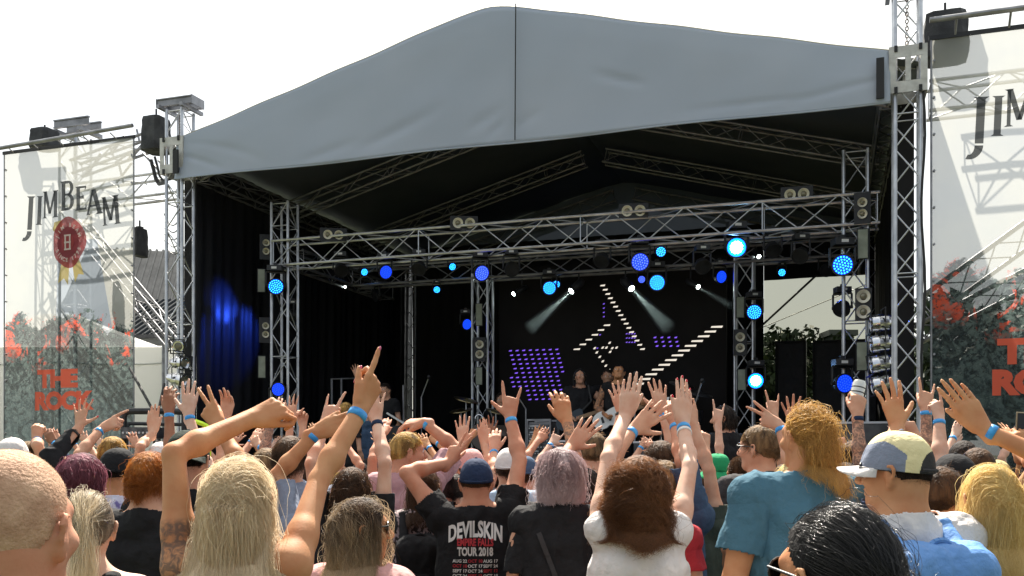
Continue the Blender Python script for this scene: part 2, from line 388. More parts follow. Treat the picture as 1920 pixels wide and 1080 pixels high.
# see-through scrim in the rear opening
scrim = bsdf('scrim_mesh', (.10, .11, .09), .9)
ntr = nn(scrim, 'ShaderNodeBsdfTransparent', Color=(.38, .38, .325, 1)); ms = nn(scrim, 'ShaderNodeMixShader', Fac=.93)
lk(scrim, scrim.node_tree.nodes['Principled BSDF'].outputs[0], ms.inputs[1]); lk(scrim, ntr.outputs[0], ms.inputs[2]); lk(scrim, ms.outputs[0], scrim.node_tree.nodes['Material Output'].inputs['Surface'])
m = MB(); NN = 24
for i in range(NN):
    ua, ub = uL + (uR - uL) * i / NN, uL + (uR - uL) * (i + 1) / NN
    m.quad(S(ua, VB + .05 + .012 * math.sin(i), .3), S(ub, VB + .05 + .012 * math.sin(i + 1), .3), S(ub, VB + .05 + .012 * math.sin(i + 1), zt + .02), S(ua, VB + .05 + .012 * math.sin(i), zt + .02))
tag(m.build('scrim', scrim), 'see-through mesh sheet in the bright rear opening of the stage', 'scrim')
# guy braces in the opening
m = MB(); m.tube(PV(1532, 515, 8.0), PV(1418, 620, 8.0), .022); o = m.build('brace_pole', blackm); tag(o, 'thick black diagonal pole across the bright rear opening', 'pole')
m = MB(); m.tube(PV(1632, 530, 8.0), PV(1410, 622, 8.0), .008); o = m.build('guy_wire', blackm); tag(o, 'thin diagonal wire across the bright rear opening', 'wire')
# black flight gear standing in the opening
for k, (x0, x1, y0) in enumerate(((1455, 1512, 643), (1524, 1650, 642))):
    u0, z1 = UZ(x0, y0, 7.6); u1, _ = UZ(x1, y0, 7.6)
    m = MB(); sbox(m, u0, u1, 7.3, 7.9, DZ, z1); o = m.build('backstage_screen', blackm)
    tag(o, ('narrow' if k == 0 else 'wide') + ' black masking flat standing in front of the bright rear opening', 'screen')
    m = MB()
    for uu in (u0 + .03, u1 - .03): sbox(m, uu - .02, uu + .02, 7.27, 7.297, DZ, z1)
    sbox(m, u0 + .055, u1 - .055, 7.27, 7.297, z1 - .05, z1 - .01); wb(m, 'frame_edge', rubber, None).parent = o

# ---------------------------------------------------------------- inner goal posts
V1 = 1.10; V2 = 3.22
u_a, z_a = UZ(534, 382, V1); u_b, z_b = UZ(1604, 286, V1)
gp = 'inner truss posts on the stage'
for u, z, lab in ((u_a, z_a, 'left inner truss post with a lit blue lamp half way up'), (u_b, z_b, 'right inner truss post carrying blue lamps and blinders')):
    truss(S(u, V1, DZ), S(u, V1, z), .29, mat=alu, label=lab, group=gp, name='truss_post')
u_c, _ = UZ(905, 600, V2); u_d, _ = UZ(1396, 600, V2)
for u, lab in ((u_c, 'rear truss post left of the screen with drum kit at its foot'), (u_d, 'rear truss post right of the screen with bright blue lamps')):
    truss(S(u, V2, DZ), S(u, V2, 4.66), .27, mat=alu, label=lab, group=gp, name='truss_post')
ZT = EYE + 3.28
wg = 'horizontal lighting trusses'
truss(S(u_a - .1, V1 - .02, ZT - .2), S(10.0 - .25, V1 - .02, ZT - .2), .38, .38, mat=alu, label='front lighting truss spanning the stage under the roof', group=wg, name='lighting_truss', ref=EZ, bay=.5, rc=.021, rb=.0095)
truss(S(1.2, V2, ZT - .2), S(9.6, V2, ZT - .2), .3, .3, mat=alu_dull, label='rear lighting truss above the screen', group=wg, name='lighting_truss', ref=EZ, bay=.5)
truss(S(u_a, V1 + .3, ZT - .2), S(u_a, V2 + 1.5, ZT - .2), .27, mat=alu_dull, label='side lighting truss running back from the left inner post', group=wg, name='lighting_truss', ref=EZ, bay=.5)
truss(S(u_b, V1 + .3, ZT - .2), S(u_b, V2 + 1.5, ZT - .2), .27, mat=alu_dull, label='side lighting truss running back from the right inner post', group=wg, name='lighting_truss', ref=EZ, bay=.5)

# ---------------------------------------------------------------- lamps
def emis(name, col, s):
    m = bsdf(name, (.02, .02, .02), .3, emit=col, estr=s); return m
led_cy = emis('led_cyan', (.02, .36, 1.0), 2.6); led_bl = emis('led_blue', (.01, .05, 1.0), 1.1); led_vi = emis('led_violet', (.06, .10, 1.0), 1.8)
led_hot = emis('led_hot', (.35, .75, 1.0), 14.0); lens_dk = emis('lens_face', (.0, .03, .75), .8)
lens_bl = emis('lens_blue_glow', (.0, .035, .8), .55); lens_hot = emis('lens_hot_glow', (.0, .10, 1.0), 4.0)
def lamp(pos, aim, r=.11, state='cyan', label='', group='blue stage wash lamps', hang=True, spot=None):
    """moving head: housing drum, yoke, base box, lens disc with its LED dots"""
    pos = Vector(pos); aim = Vector(aim).normalized()
    root = empty('stage_lamp', pos); tag(root, label, 'stage lamp', group)
    up = EZ if hang else -EZ
    m = MB(); m.lathe(pos - aim * r * 1.3, aim, [(0, r * .35), (r * .25, r * .8), (r * .9, r * 1.02), (r * 1.28, r * 1.06), (r * 1.32, r * 1.12), (r * 1.5, r * 1.12), (r * 1.5, r * .98), (r * 1.36, r * .96)], 24)
    for k in range(8):
        a = 2 * math.pi * k / 8; x = aim.orthogonal().normalized(); y = aim.cross(x); q = pos - aim * r * .5 + (x * math.cos(a) + y * math.sin(a)) * r * .96
        m.tube(q - aim * r * .3, q + aim * r * .3, r * .05, n=5)
    o = wb(m, 'housing', blackm, root); smooth_by_angle(o, 35)
    side = aim.cross(EZ); side = side.normalized() if side.length > .1 else EU
    m = MB()
    for s_ in (-1, 1):
        p = pos - aim * r * .4 + side * s_ * r * 1.2
        m.tube(p, p + up * r * 1.75, r * .14, n=6)
        m.tube(p - side * s_ * r * .25, p + side * s_ * r * .12, r * .22, n=10)
    c = pos - aim * r * .4 + up * r * 1.8
    m.tube(c - side * r * 1.2, c + side * r * 1.2, r * .15, n=6)
    wb(m, 'yoke', blackm, root)
    m = MB(); m.box(c + up * r * .5, r * 1.9, r * 1.6, r * .7); 
    if hang: m.box(c + up * r * 1.0, r * .5, r * .3, r * .5)
    wb(m, 'base_box', blackm, root)
    m = MB(); m.box(c + up * r * .5 - Vector((0, r * .81, 0)), r * .7, .004, r * .3); wb(m, 'display', whitem, root)
    cf = pos + aim * r * .085
    m = MB(); m.lathe(cf, aim, [(0, r * .95), (.002, r * .95)], 24)
    face = wb(m, 'lens', {'cyan': lens_dk, 'blue': lens_bl, 'violet': lens_dk, 'hot': lens_hot, 'off': blackm}[state], root)
    if state != 'off':
        m = MB(); x = aim.orthogonal().normalized(); y = aim.cross(x); q = cf + aim * .004
        rings = ((0, 1), (.28, 6), (.55, 12), (.82, 18)) if r > .08 else ((0, 1), (.42, 6), (.80, 12))
        ds = r * .082 if r > .08 else r * .13
        if state == 'hot': ds *= 1.6; rings = rings[:-1]
        for (rad, n) in rings:
            for k in range(n):
                a = 2 * math.pi * k / n; m.lathe(q + (x * math.cos(a) + y * math.sin(a)) * r * rad, aim, [(0, ds), (.004, ds * .8)], 8)
        o = wb(m, 'leds', {'cyan': led_cy, 'blue': led_bl, 'violet': led_vi, 'hot': led_hot}[state], root)
    if spot:
        l = bpy.data.lights.new('lamp_light', 'SPOT'); l.energy = spot[0]; l.color = spot[1]; l.spot_size = R(spot[2]); l.spot_blend = .6; l.shadow_soft_size = r * .8
        lo = bpy.data.objects.new('lamp_light', l); COL.objects.link(lo); lo.location = pos + aim * r * .25; lo.rotation_euler = aim.to_track_quat('-Z', 'Y').to_euler(); at_stage(lo, root)
    return root
def toward(px, py, v, dx=0, dz=0):
    p = PV(px, py, v); d = (Vector((0, 0, EYE)) - p).normalized(); return (d + EU * dx + EZ * dz).normalized()
BL = (.03, .10, 1.0)
LAMPS = [ # px, py, v, radius, state, dx, dz, hang, label
 (517, 537, V1 - .3, .115, 'cyan', .15, -.2, True, 'round cyan lamp on the left inner truss post'),
 (521, 730, V1 - .3, .10, 'blue', .5, -.1, False, 'dim blue lamp at the foot of the left inner truss post'),
 (683, 510, V2 - .2, .06, 'cyan', .5, -.3, True, 'small cyan lamp hung leftmost under the lighting truss'),
 (723, 510, V1, .10, 'blue', .75, -.3, True, 'dim blue lamp turned sideways near the left end of the front truss'),
 (819, 543, V2 - .2, .055, 'cyan', .1, -.2, True, 'small cyan lamp hanging low left of the centre post'),
 (848, 500, V2 - .2, .06, 'cyan', .6, -.4, True, 'small tilted cyan lamp left of the centre post under the truss'),
 (903, 512, V1, .11, 'violet', .6, -.25, True, 'tilted violet lamp above the rear post left of the screen'),
 (1030, 540, V2 - .3, .105, 'cyan', .1, -.1, True, 'cyan lamp above the screen, first from its left'),
 (1043, 533, V2 + .1, .06, 'cyan', .1, -.1, True, 'small cyan lamp tucked behind the first lamp over the screen'),
 (1200, 491, V1, .12, 'violet', .15, -.1, True, 'speckled violet lamp under the middle of the front truss'),
 (1239, 472, V1 + .6, .07, 'cyan', .1, 0, True, 'small cyan lamp inside the front truss right of the middle'),
 (1203, 524, V2, .055, 'violet', .1, 0, True, 'small violet lamp just under the speckled violet lamp'),
 (1232, 530, V2 - .3, .12, 'cyan', .05, 0, True, 'cyan lamp above the right half of the screen'),
 (1381, 464, V1, .125, 'hot', 0, 0, True, 'dazzling white-blue lamp on the front truss'),
 (1352, 519, V2 - .1, .095, 'blue', .8, -.1, True, 'dim blue lamp above the right edge of the screen'),
 (1580, 497, V1 - .32, .125, 'cyan', .05, 0, True, 'large cyan lamp hung on the right inner truss post'),
 (1466, 511, V2 + .1, .055, 'cyan', .1, 0, True, 'small cyan lamp above the bright rear opening'),
 (1414, 585, V2 - .3, .11, 'cyan', .1, -.1, True, 'cyan lamp on the rear post right of the screen'),
 (1417, 714, V2 - .3, .115, 'hot', 0, 0, True, 'dazzling white-blue lamp low on the rear post right of the screen'),
 (1583, 719, V1 - .32, .115, 'blue', .6, 0, True, 'dim blue lamp low on the right inner truss post'),
 (875, 608, V2 + .1, .09, 'blue', .9, -.2, True, 'dim blue lamp turned away left of the centre post'),
]
for (px, py, v, r, st, dx, dz, hang, lab) in LAMPS:
    sp = None
    if st == 'hot': sp = (60, (.25, .5, 1.0), 60)
    lamp(PV(px, py, v), toward(px, py, v, dx, dz), r, st, lab, hang=hang, spot=sp)
# lamps throwing blue on the left tarp
lamp(S(u_a - .25, V1 + .6, 3.9), (S(.0, 1.1, 4.05) - S(u_a - .25, V1 + .6, 3.9)), .09, 'off', 'black lamp aimed at the blue-lit tarp wall', spot=(40, BL, 42))
lamp(S(u_a + .5, V2, 4.4), (S(.0, 1.3, 3.4) - S(u_a + .5, V2, 4.4)), .09, 'off', 'black lamp hung behind the left post aimed at the tarp', spot=(48, BL, 30))
lamp(S(9.1, V2, 4.4), (S(9.98, .5, 3.4) - S(9.1, V2, 4.4)), .09, 'off', 'black lamp aimed at the right front tower', spot=(90, BL, 40))
# black unlit heads along the front truss
for k, (px, py) in enumerate(((640, 508), (785, 505), (960, 505), (1128, 490), (1318, 500), (1500, 480), (1450, 470), (1578, 580))):
    lamp(PV(px, py, V1 + .1), toward(px, py, V1, .3 * (-1) ** k, -.9 + .2 * (k % 3)), .10, 'off', ('unlit black lamp hanging from the front truss, ' + ['far left beside the post', 'left of the centre', 'above the screen edge', 'next to the speckled violet lamp', 'left of the dazzling lamp', 'right of the dazzling lamp', 'just beside the dazzling lamp', 'under the large cyan lamp'][k]), group='unlit black lamps')
# profile spots with visible beams over the screen
warmw = emis('beam_lens', (.85, 1.0, .95), 9.0)
SP = [(963, 551, V2, (-.55, -.25), .035), (1071, 546, V2 - .2, (-.55, -.45), .05), (1184, 541, V2 - .2, (.5, -.55), .05), (1309, 538, V2, (.55, -.35), .035), (1423, 481, V2, (.2, -.3), .03), (647, 538, V2, (.1, -.1), .022), (898, 520, V2, (.1, -.2), .03)]
SPL = ['white spot lamp left of the screen', 'white spot lamp with a beam down to the left', 'white spot lamp with a beam down to the right', 'white spot lamp right of the screen', 'white spot lamp near the dazzling lamp', 'tiny white spot lamp far left', 'tiny white spot lamp by the centre post']
for k, (px, py, v, (dx, dz), r) in enumerate(SP):
    p = PV(px, py, v); aim = (toward(px, py, v) * .55 + EU * dx + EZ * dz).normalized()
    root = empty('spot_lamp', p); tag(root, SPL[k], 'spot lamp', 'white spot lamps')
    m = MB(); m.lathe(p - aim * .3, aim, [(0, r * .9), (.05, r * 1.4), (.2, r * 1.4), (.22, r * 1.1), (.3, r * 1.15)], 16); m.tube(p - aim * .2, p - aim * .2 + EZ * .3, .012); smooth_by_angle(wb(m, 'housing', blackm, root))
    m = MB(); m.lathe(p + aim * .001, aim, [(0, r), (.01, r * .8), (.015, 0)], 14); wb(m, 'lens', warmw, root)
# two-cell blinders
cream = bsdf('blinder_reflector', (.95, .90, .74), .5, .0); bulb = bsdf('blinder_glass', (.30, .28, .2), .1, .2)
def blinder(px, py, v, vertical, label, r=.085):
    p = PV(px, py, v); aim = toward(px, py, v); side = aim.cross(EZ).normalized(); ax = EZ if vertical else side
    root = empty('blinder_lamp', p); tag(root, label, 'blinder', 'two-cell blinders')
    m = MB(); M_ = Matrix((side, aim, EZ)).transposed()
    m.box(p - aim * .06, (.20 if vertical else .40), .09, (.40 if vertical else .20), M_); m.tube(p - aim * .06, p - aim * .2, .015)
    wb(m, 'case', blackm, root)
    for s_ in (-1, 1):
        c = p + ax * s_ * (r + .012)
        m = MB(); m.lathe(c - aim * .01, aim, [(0, r * .96), (.02, r), (.03, r * .97), (.022, r * .80), (.0, r * .55)], 20); o = wb(m, 'reflector', cream, root); smooth_by_angle(o, 50)
        m = MB(); m.lathe(c - aim * .005, aim, [(0, r * .5), (.012, r * .34), (.02, .001)], 12); wb(m, 'bulb', bulb, root, True)
    return root
for (px, py, v, ve, lab, r) in (
 (625, 440, V1 - .2, False, 'pair of round blinders on the left end of the front truss', .07), (870, 418, V1 - .2, False, 'pair of round blinders on the front truss left of the middle', .075),
 (1188, 395, V1 - .2, False, 'pair of round blinders on the front truss right of the middle', .075), (1494, 364, V1 - .2, False, 'pair of round blinders at the right end of the front truss', .072),
 (499, 463, V1 + .1, True, 'upright pair of blinders high beside the left inner post', .055), (498, 619, V1 + .1, True, 'upright pair of blinders low beside the left inner post', .055),
 (899, 655, V2 - .25, True, 'upright pair of blinders on the rear post left of the screen', .07), (1388, 642, V2 - .25, True, 'upright pair of blinders on the rear post right of the screen', .07),
 (1617, 390, V1 - .25, True, 'upright pair of blinders high on the right inner post', .06), (1619, 570, V1 - .25, True, 'bright upright pair of blinders half way up the right inner post', .085)):
    blinder(px, py, v, ve, lab, r)
# pale strip panels on the posts
olive = vary(bsdf('strip_panel_face', (.33, .36, .27), .4), (.28, .31, .23), (.38, .41, .31), 9, 3)
for k, (px, py, v, w, h) in enumerate(((490, 526, V1, 12, 42), (491, 688, V1, 12, 40), (898, 590, V2 - .2, 11, 40), (898, 705, V2 - .2, 11, 32), (1388, 576, V2 - .2, 13, 38), (1391, 712, V2 - .2, 14, 38), (1618, 457, V1 - .22, 17, 54), (1616, 668, V1 - .22, 17, 52))):
    p = PV(px, py, v); s_ = p.y / F; aim = toward(px, py, v); side = aim.cross(EZ).normalized(); M_ = Matrix((side, aim, EZ)).transposed()
    m = MB(); m.box(p, w * s_, .03, h * s_, M_); o = m.build('strip_panel', olive)
    tag(o, 'pale olive strip panel ' + ['high beside the left inner post', 'low beside the left inner post', 'high on the rear post left of the screen', 'low on the rear post left of the screen', 'high on the rear post right of the screen', 'beside the low dazzling lamp on the rear post', 'high on the right inner post', 'low on the right inner post'][k], 'light panel', 'pale strip panels on the posts')
    m = MB(); m.box(p - aim * .04, w * s_ * 1.25, .04, h * s_ * 1.06, M_); wb(m, 'casing', blackm, None).parent = o
# chrome par cans by the towers
def par(pos, aim, label, r=.105):
    pos = Vector(pos); aim = Vector(aim).normalized(); root = empty('par_can', pos); tag(root, label, 'stage lamp', 'chrome par cans')
    m = MB(); m.lathe(pos - aim * .34, aim, [(0, .02), (.01, r * .55), (.05, r * .72), (.12, r * .8), (.14, r * .99), (.24, r), (.25, r * 1.05), (.26, r), (.33, r), (.335, r * .9), (.30, r * .85)], 28)
    smooth_by_angle(wb(m, 'can', chrome, root), 30)
    side = aim.cross(EZ).normalized(); m = MB()
    for s_ in (-1, 1): m.tube(pos - aim * .15 + side * s_ * r * 1.1, pos - aim * .15 + side * s_ * r * 1.1 + EZ * .17, .008)
    m.tube(pos - aim * .15 - side * r * 1.1 + EZ * .17, pos - aim * .15 + side * r * 1.1 + EZ * .17, .008)
    wb(m, 'bracket', blackm, root)
    up = side.cross(aim); m = MB(); M_ = Matrix((side, aim, up)).transposed()
    for s1, s2 in ((0, 1), (0, -1), (1, 0), (-1, 0)): m.box(pos + aim * .012 + side * s1 * r * 1.12 + up * s2 * r * 1.12, r * (2.4 if s1 == 0 else .18), .006, r * (2.4 if s2 == 0 else .18), M_)
    wb(m, 'gel_frame', blackm, root)
    m = MB(); m.lathe(pos - aim * .05, aim, [(0, r * .92), (.015, r * .5), (.02, .001)], 18); wb(m, 'lens', bulb, root, True)
for k, (px, py) in enumerate(((1632, 607), (1632, 646), (1632, 685), (1634, 724))):
    par(PV(px, py, .35), (-EU * .95 - EV * .15 - EZ * (.05 + .05 * k)), 'chrome par can on the right tower, ' + ['topmost', 'second from the top', 'third from the top', 'lowest'][k] + ' of the four')
for k, (px, py, a) in enumerate(((333, 650, (.4, -.9, -.2)), (348, 681, (1, -.3, -.1)), (346, 714, (1, -.15, -.2)))):
    par(PV(px, py, -.25), EU * a[0] + EV * a[1] + EZ * a[2], 'chrome par can on the left tower, ' + ['facing the crowd', 'middle one', 'lowest one'][k], .09)

# ---------------------------------------------------------------- screen
scrm = vary(bsdf('screen_face', (.010, .008, .008), .7, spec=.2), (.008, .0065, .006), (.013, .0105, .01), 2, 3)
VS = 3.6
su0, sz1 = UZ(936, 532, VS); su1, _ = UZ(1362, 532, VS)
m = MB(); sbox(m, su0, su1, VS, VS + .12, DZ + .25, sz1 + .25); scr = m.build('led_screen', scrm); tag(scr, 'large dark video screen showing white dashes and violet dots', 'screen')
dash = emis('screen_white', (1.0, .90, .76), .36); viol = emis('screen_violet', (.26, .11, 1.0), .38); viold = emis('screen_violet_dim', (.25, .12, .9), .35)
def dashes(pts, w, h, mat, slant=.25, name='lit_pattern'):
    m = MB()
    for (px, py) in pts:
        a = PV(px - w / 2, py + h / 2 + slant * h * .0, VS - .006); b_ = PV(px + w / 2 - h * .6, py + h / 2, VS - .006); c = PV(px + w / 2, py - h / 2 - 1, VS - .006); d = PV(px - w / 2 + h * .6, py - h / 2 + .0, VS - .006)
        m.quad(a, b_, c, d)
    o = m.build(name, mat); o.parent = scr; return o
dashes([(1130 + i * 4.75 + (i * i) * .015, 535.5 + i * 7.95) for i in range(16)], 10, 2.4, dash)
dashes([(1138 - i * 11.3, 610 + i * 9) for i in range(6)], 13, 2.2, dash)
dashes([(1344 - i * 12.3, 613 + i * 8.9) for i in range(14)], 23, 2.9, dash)
dashes([(1119 + i * 5.6, 661 + i * 8.3) for i in range(5)] + [(1115, 653), (1137, 652), (1143, 643), (1156, 652), (1144, 660), (1130, 652), (1148, 653)], 6, 3.4, dash)
pts = []
for r_ in range(12):
    for c in range(8):
        x = 957 + (c * 12.4 + r_ * 2.2) % 98; y = 658 + r_ * 8.4 - (x - 957) * .03
        if not (r_ > 8 and x < 985): pts.append((x, y))
dashes(pts, 6.5, 1.8, viol)
dashes([(1228 + c * 13 + r_ * 2, 633 + r_ * 8) for r_ in range(3) for c in range(4)], 6, 2.2, viol)
dashes([(1175 + c * 5, 626 + r_ * 8) for r_ in range(3) for c in range(4)] + [(1132, 570 + 8 * i) for i in range(4)] + [(1125, 628), (1120, 653)], 4, 1.6, viold)

# smoke lit by the two white spots: small closed puffs of thin smoke round each beam
def beam(k, length, r0, r1, dens, energy):
    px, py, v, (dx, dz), r = SP[k]; p = PV(px, py, v); aim = (toward(px, py, v) * .55 + EU * dx + EZ * dz).normalized()
    m = MB(); m.lathe(p + aim * .05, aim, [(0, r0), (length * .5, (r0 + r1) / 2), (length, r1)], 18); o = m.build('smoke', smokem); tag(o, 'thin lit smoke below the ' + SPL[k], 'smoke', 'smoke in the spot beams', 'stuff')
    l = bpy.data.lights.new('beam_light', 'SPOT'); l.energy = energy; l.color = (.8, 1, .95); l.spot_size = 2 * math.atan(r1 * .9 / length); l.spot_blend = .5; l.shadow_soft_size = .01
    lo = bpy.data.objects.new('beam_light', l); COL.objects.link(lo); lo.location = p + aim * .04; lo.rotation_euler = aim.to_track_quat('-Z', 'Y').to_euler()
smokem = bpy.data.materials.new('smoke'); smokem.use_nodes = True; n_ = smokem.node_tree.nodes; n_.remove(n_['Principled BSDF'])
pv = n_.new('ShaderNodeVolumePrincipled'); pv.inputs['Density'].default_value = .35; pv.inputs['Color'].default_value = (.9, .95, .93, 1); pv.inputs['Anisotropy'].default_value = .2
smokem.node_tree.links.new(pv.outputs[0], n_['Material Output'].inputs['Volume'])
beam(1, 1.0, .05, .13, .3, 60); beam(2, 1.1, .05, .14, .3, 60); beam(3, .8, .035, .07, .3, 15)
# ================================================================ banners
def banner_mat():
    m = bsdf('banner_mesh', (.7, .7, .66), .7); nt_ = m.node_tree; b = nt_.nodes['Principled BSDF']
    uv = nn(m, 'ShaderNodeUVMap'); sx = nn(m, 'ShaderNodeSeparateXYZ'); lk(m, uv.outputs[0], sx.inputs[0])
    def math_(op, a, b_=None, c=None):
        q = nn(m, 'ShaderNodeMath', operation=op)
        for i, v in enumerate((a, b_, c)):
            if v is None: continue
            if isinstance(v, (int, float)): q.inputs[i].default_value = v
            else: lk(m, v, q.inputs[i])
        return q.outputs[0]
    def mix(f, a, c):
        q = nn(m, 'ShaderNodeMix', data_type='RGBA')
        lk(m, f, q.inputs['Factor'])
        for k, v in (('A', a), ('B', c)):
            if isinstance(v, tuple): q.inputs[k].default_value = (*v, 1)
            else: lk(m, v, q.inputs[k])
        return q.outputs['Result']
    def ramp(v, lo, hi):
        q = nn(m, 'ShaderNodeMapRange', interpolation_type='SMOOTHSTEP'); q.inputs['From Min'].default_value = lo; q.inputs['From Max'].default_value = hi; lk(m, v, q.inputs['Value']); return q.outputs['Result']
    x, y = sx.outputs[0], sx.outputs[1]                    # metres across, metres down from the top
    def noise(scale, detail=5, rough=.6, dist=0.0):
        q = nn(m, 'ShaderNodeTexNoise', Scale=scale, Detail=detail, Roughness=rough, Distortion=dist); lk(m, uv.outputs[0], q.inputs['Vector']); return q.outputs['Fac']
    # printed skyline of trees: starts ~3.2 m down, higher clumps by noise
    nA = noise(1.1, 3); nB = noise(15, 6, .7, .8); nC = noise(26, 4, .7, .6)
    edge = math_('ADD', y, math_('MULTIPLY_ADD', nA, 1.3, -.65)); edge = math_('ADD', edge, math_('MULTIPLY_ADD', nB, .55, -.28))
    tree = ramp(edge, 2.66, 2.73)
    leaf = ramp(nB, .42, .58)
    fol = mix(leaf, (.016, .024, .026), (.12, .16, .15)); fol = mix(ramp(nC, .56, .68), fol, (.24, .27, .25))
    fol = mix(math_('MULTIPLY', ramp(y, 3.0, 4.6), .6), fol, (.05, .08, .088)); fol = mix(math_('MULTIPLY', ramp(noise(3.2, 3, .5, 2.5), .52, .60), .7), fol, (.012, .018, .02))
    nR = noise(2.6, 4, .65, .8); redm = math_('MULTIPLY', ramp(nR, .54, .59), math_('SUBTRACT', 1.0, ramp(edge, 2.95, 3.4)))
    redm = math_('MULTIPLY', redm, ramp(edge, 2.60, 2.68)); redm = math_('MULTIPLY', redm, ramp(nC, .36, .5))
    # grey bottle-neck shape in the middle of the sheet
    rt_ = math_('MULTIPLY_ADD', math_('SUBTRACT', y, 1.50), .20, 1.84)
    neck = math_('MULTIPLY', math_('MULTIPLY', math_('GREATER_THAN', x, 1.05), math_('LESS_THAN', x, rt_)), ramp(y, 1.47, 1.49))
    base = mix(ramp(noise(1.3, 3), .3, .7), (.50, .51, .49), (.56, .56, .51))
    base = mix(neck, base, (.30, .345, .40))
    col = mix(tree, base, fol); col = mix(redm, col, (.80, .10, .045))
    lk(m, col, b.inputs['Base Color'])
    tr = nn(m, 'ShaderNodeBsdfTranslucent'); lk(m, col, tr.inputs['Color']); s1 = nn(m, 'ShaderNodeMixShader', Fac=.46); lk(m, b.outputs[0], s1.inputs[1]); lk(m, tr.outputs[0], s1.inputs[2])
    tp = nn(m, 'ShaderNodeBsdfTransparent'); s2 = nn(m, 'ShaderNodeMixShader'); lk(m, math_('MULTIPLY_ADD', tree, -.16, .30), s2.inputs[0]); lk(m, s1.outputs[0], s2.inputs[1]); lk(m, tp.outputs[0], s2.inputs[2])
    lk(m, s2.outputs[0], nt_.nodes['Material Output'].inputs['Surface'])
    return m
banm = banner_mat()
def print_mat(name, col, transp=.22):
    m = bsdf(name, col, .6); b = m.node_tree.nodes['Principled BSDF']; tr = nn(m, 'ShaderNodeBsdfTranslucent', Color=(*col, 1)); s1 = nn(m, 'ShaderNodeMixShader', Fac=.3)
    tp = nn(m, 'ShaderNodeBsdfTransparent'); s2 = nn(m, 'ShaderNodeMixShader', Fac=transp)
    lk(m, b.outputs[0], s1.inputs[1]); lk(m, tr.outputs[0], s1.inputs[2]); lk(m, s1.outputs[0], s2.inputs[1]); lk(m, tp.outputs[0], s2.inputs[2]); lk(m, s2.outputs[0], m.node_tree.nodes['Material Output'].inputs['Surface'])
    return m
ink = print_mat('banner_ink', (.022, .028, .032), .12); redink = print_mat('banner_red', (.95, .15, .075), .05); sealr = print_mat('seal_red', (.42, .05, .05), .12)
seald = print_mat('seal_dark_red', (.26, .02, .03), .1); gold = print_mat('ribbon_gold', (.70, .52, .14), .15); cream_i = print_mat('seal_cream', (.85, .75, .68), .1)

# condensed western letters with wedge serifs, drawn on a 1 x 1.6 cell
def slab(x, y0, y1, w, sw=.10, ser=.13):                    # one upright stem with flared feet
    return [[(x - w / 2, y0 + ser * .6), (x + w / 2, y0 + ser * .6), (x + w / 2, y1 - ser * .6), (x - w / 2, y1 - ser * .6)],
            [(x - w / 2 - sw, y0), (x + w / 2 + sw, y0), (x + w / 2, y0 + ser * .6), (x - w / 2, y0 + ser * .6)],
            [(x - w / 2, y1 - ser * .6), (x + w / 2, y1 - ser * .6), (x + w / 2 + sw, y1), (x - w / 2 - sw, y1)]]
def bar(a, b, w):
    (x0, y0), (x1, y1) = a, b
    return [(x0 - w / 2, y0), (x0 + w / 2, y0), (x1 + w / 2, y1), (x1 - w / 2, y1)]
def arc(cx, cy, rx, ry, a0, a1, w, n=10):
    P = []
    for i in range(n):
        t0, t1 = R(a0 + (a1 - a0) * i / n), R(a0 + (a1 - a0) * (i + 1) / n)
        P.append([(cx + (rx - w) * math.cos(t0), cy + (ry - w * .6) * math.sin(t0)), (cx + rx * math.cos(t0), cy + ry * math.sin(t0)), (cx + rx * math.cos(t1), cy + ry * math.sin(t1)), (cx + (rx - w) * math.cos(t1), cy + (ry - w * .6) * math.sin(t1))])
    return P
def glyph(ch):
    H_ = 1.6
    if ch == 'I': return slab(.22, 0, H_, .24), .48
    if ch == 'J': return slab(.36, .12, H_ + .0, .24)[:1] + slab(.36, .12, H_, .24)[2:] + arc(.10, .14, .38, .42, -105, 0, .24), .62
    if ch == 'M': return slab(.16, 0, H_, .13) + slab(.92, 0, H_, .24) + [bar((.52, .25), (.18, H_), .20), bar((.52, .25), (.88, H_), .16)], 1.15
    if ch == 'B': return slab(.22, 0, H_, .24) + [[(.3, H_ - .15), (.52, H_ - .15), (.52, H_), (.3, H_)], [(.3, .80), (.52, .80), (.52, .92), (.3, .92)], [(.3, 0), (.52, 0), (.52, .15), (.3, .15)]] + arc(.50, 1.2, .33, .40, -90, 90, .2) + arc(.50, .45, .38, .45, -90, 90, .22), .98
    if ch == 'E': return slab(.22, 0, H_, .24) + [[(.3, H_ - .14), (.72, H_ - .14), (.76, H_), (.3, H_)], [(.66, H_ - .36), (.76, H_ - .14), (.76, H_), (.70, H_)], [(.3, .78), (.60, .74), (.60, .98), (.3, .92)], [(.3, 0), (.78, 0), (.74, .14), (.3, .14)], [(.70, .1), (.78, 0), (.78, .34), (.72, .34)]], .88
    if ch == 'A': return [bar((.10, .08), (.42, H_), .12), bar((.78, .08), (.46, H_), .26), [(.0, 0), (.26, 0), (.18, .1), (.06, .1)], [(.56, 0), (1.0, 0), (.92, .1), (.64, .1)], [(.22, .5), (.64, .5), (.62, .62), (.24, .62)]], 1.0
def put_polys(name, polys, mat, to, parent):
    m = MB()
    for k, P in enumerate(polys):
        a = sum((P[i][0] * P[(i + 1) % len(P)][1] - P[(i + 1) % len(P)][0] * P[i][1]) for i in range(len(P)))
        if a < 0: P = P[::-1]
        m.add([to(x, y, k) for x, y in P], [tuple(range(len(P)))])
    o = m.build(name, mat); o.parent = parent; o.matrix_parent_inverse = parent.matrix_basis.inverted(); return o
def clip_union(polys): return polys
_k = 1 / 124.0
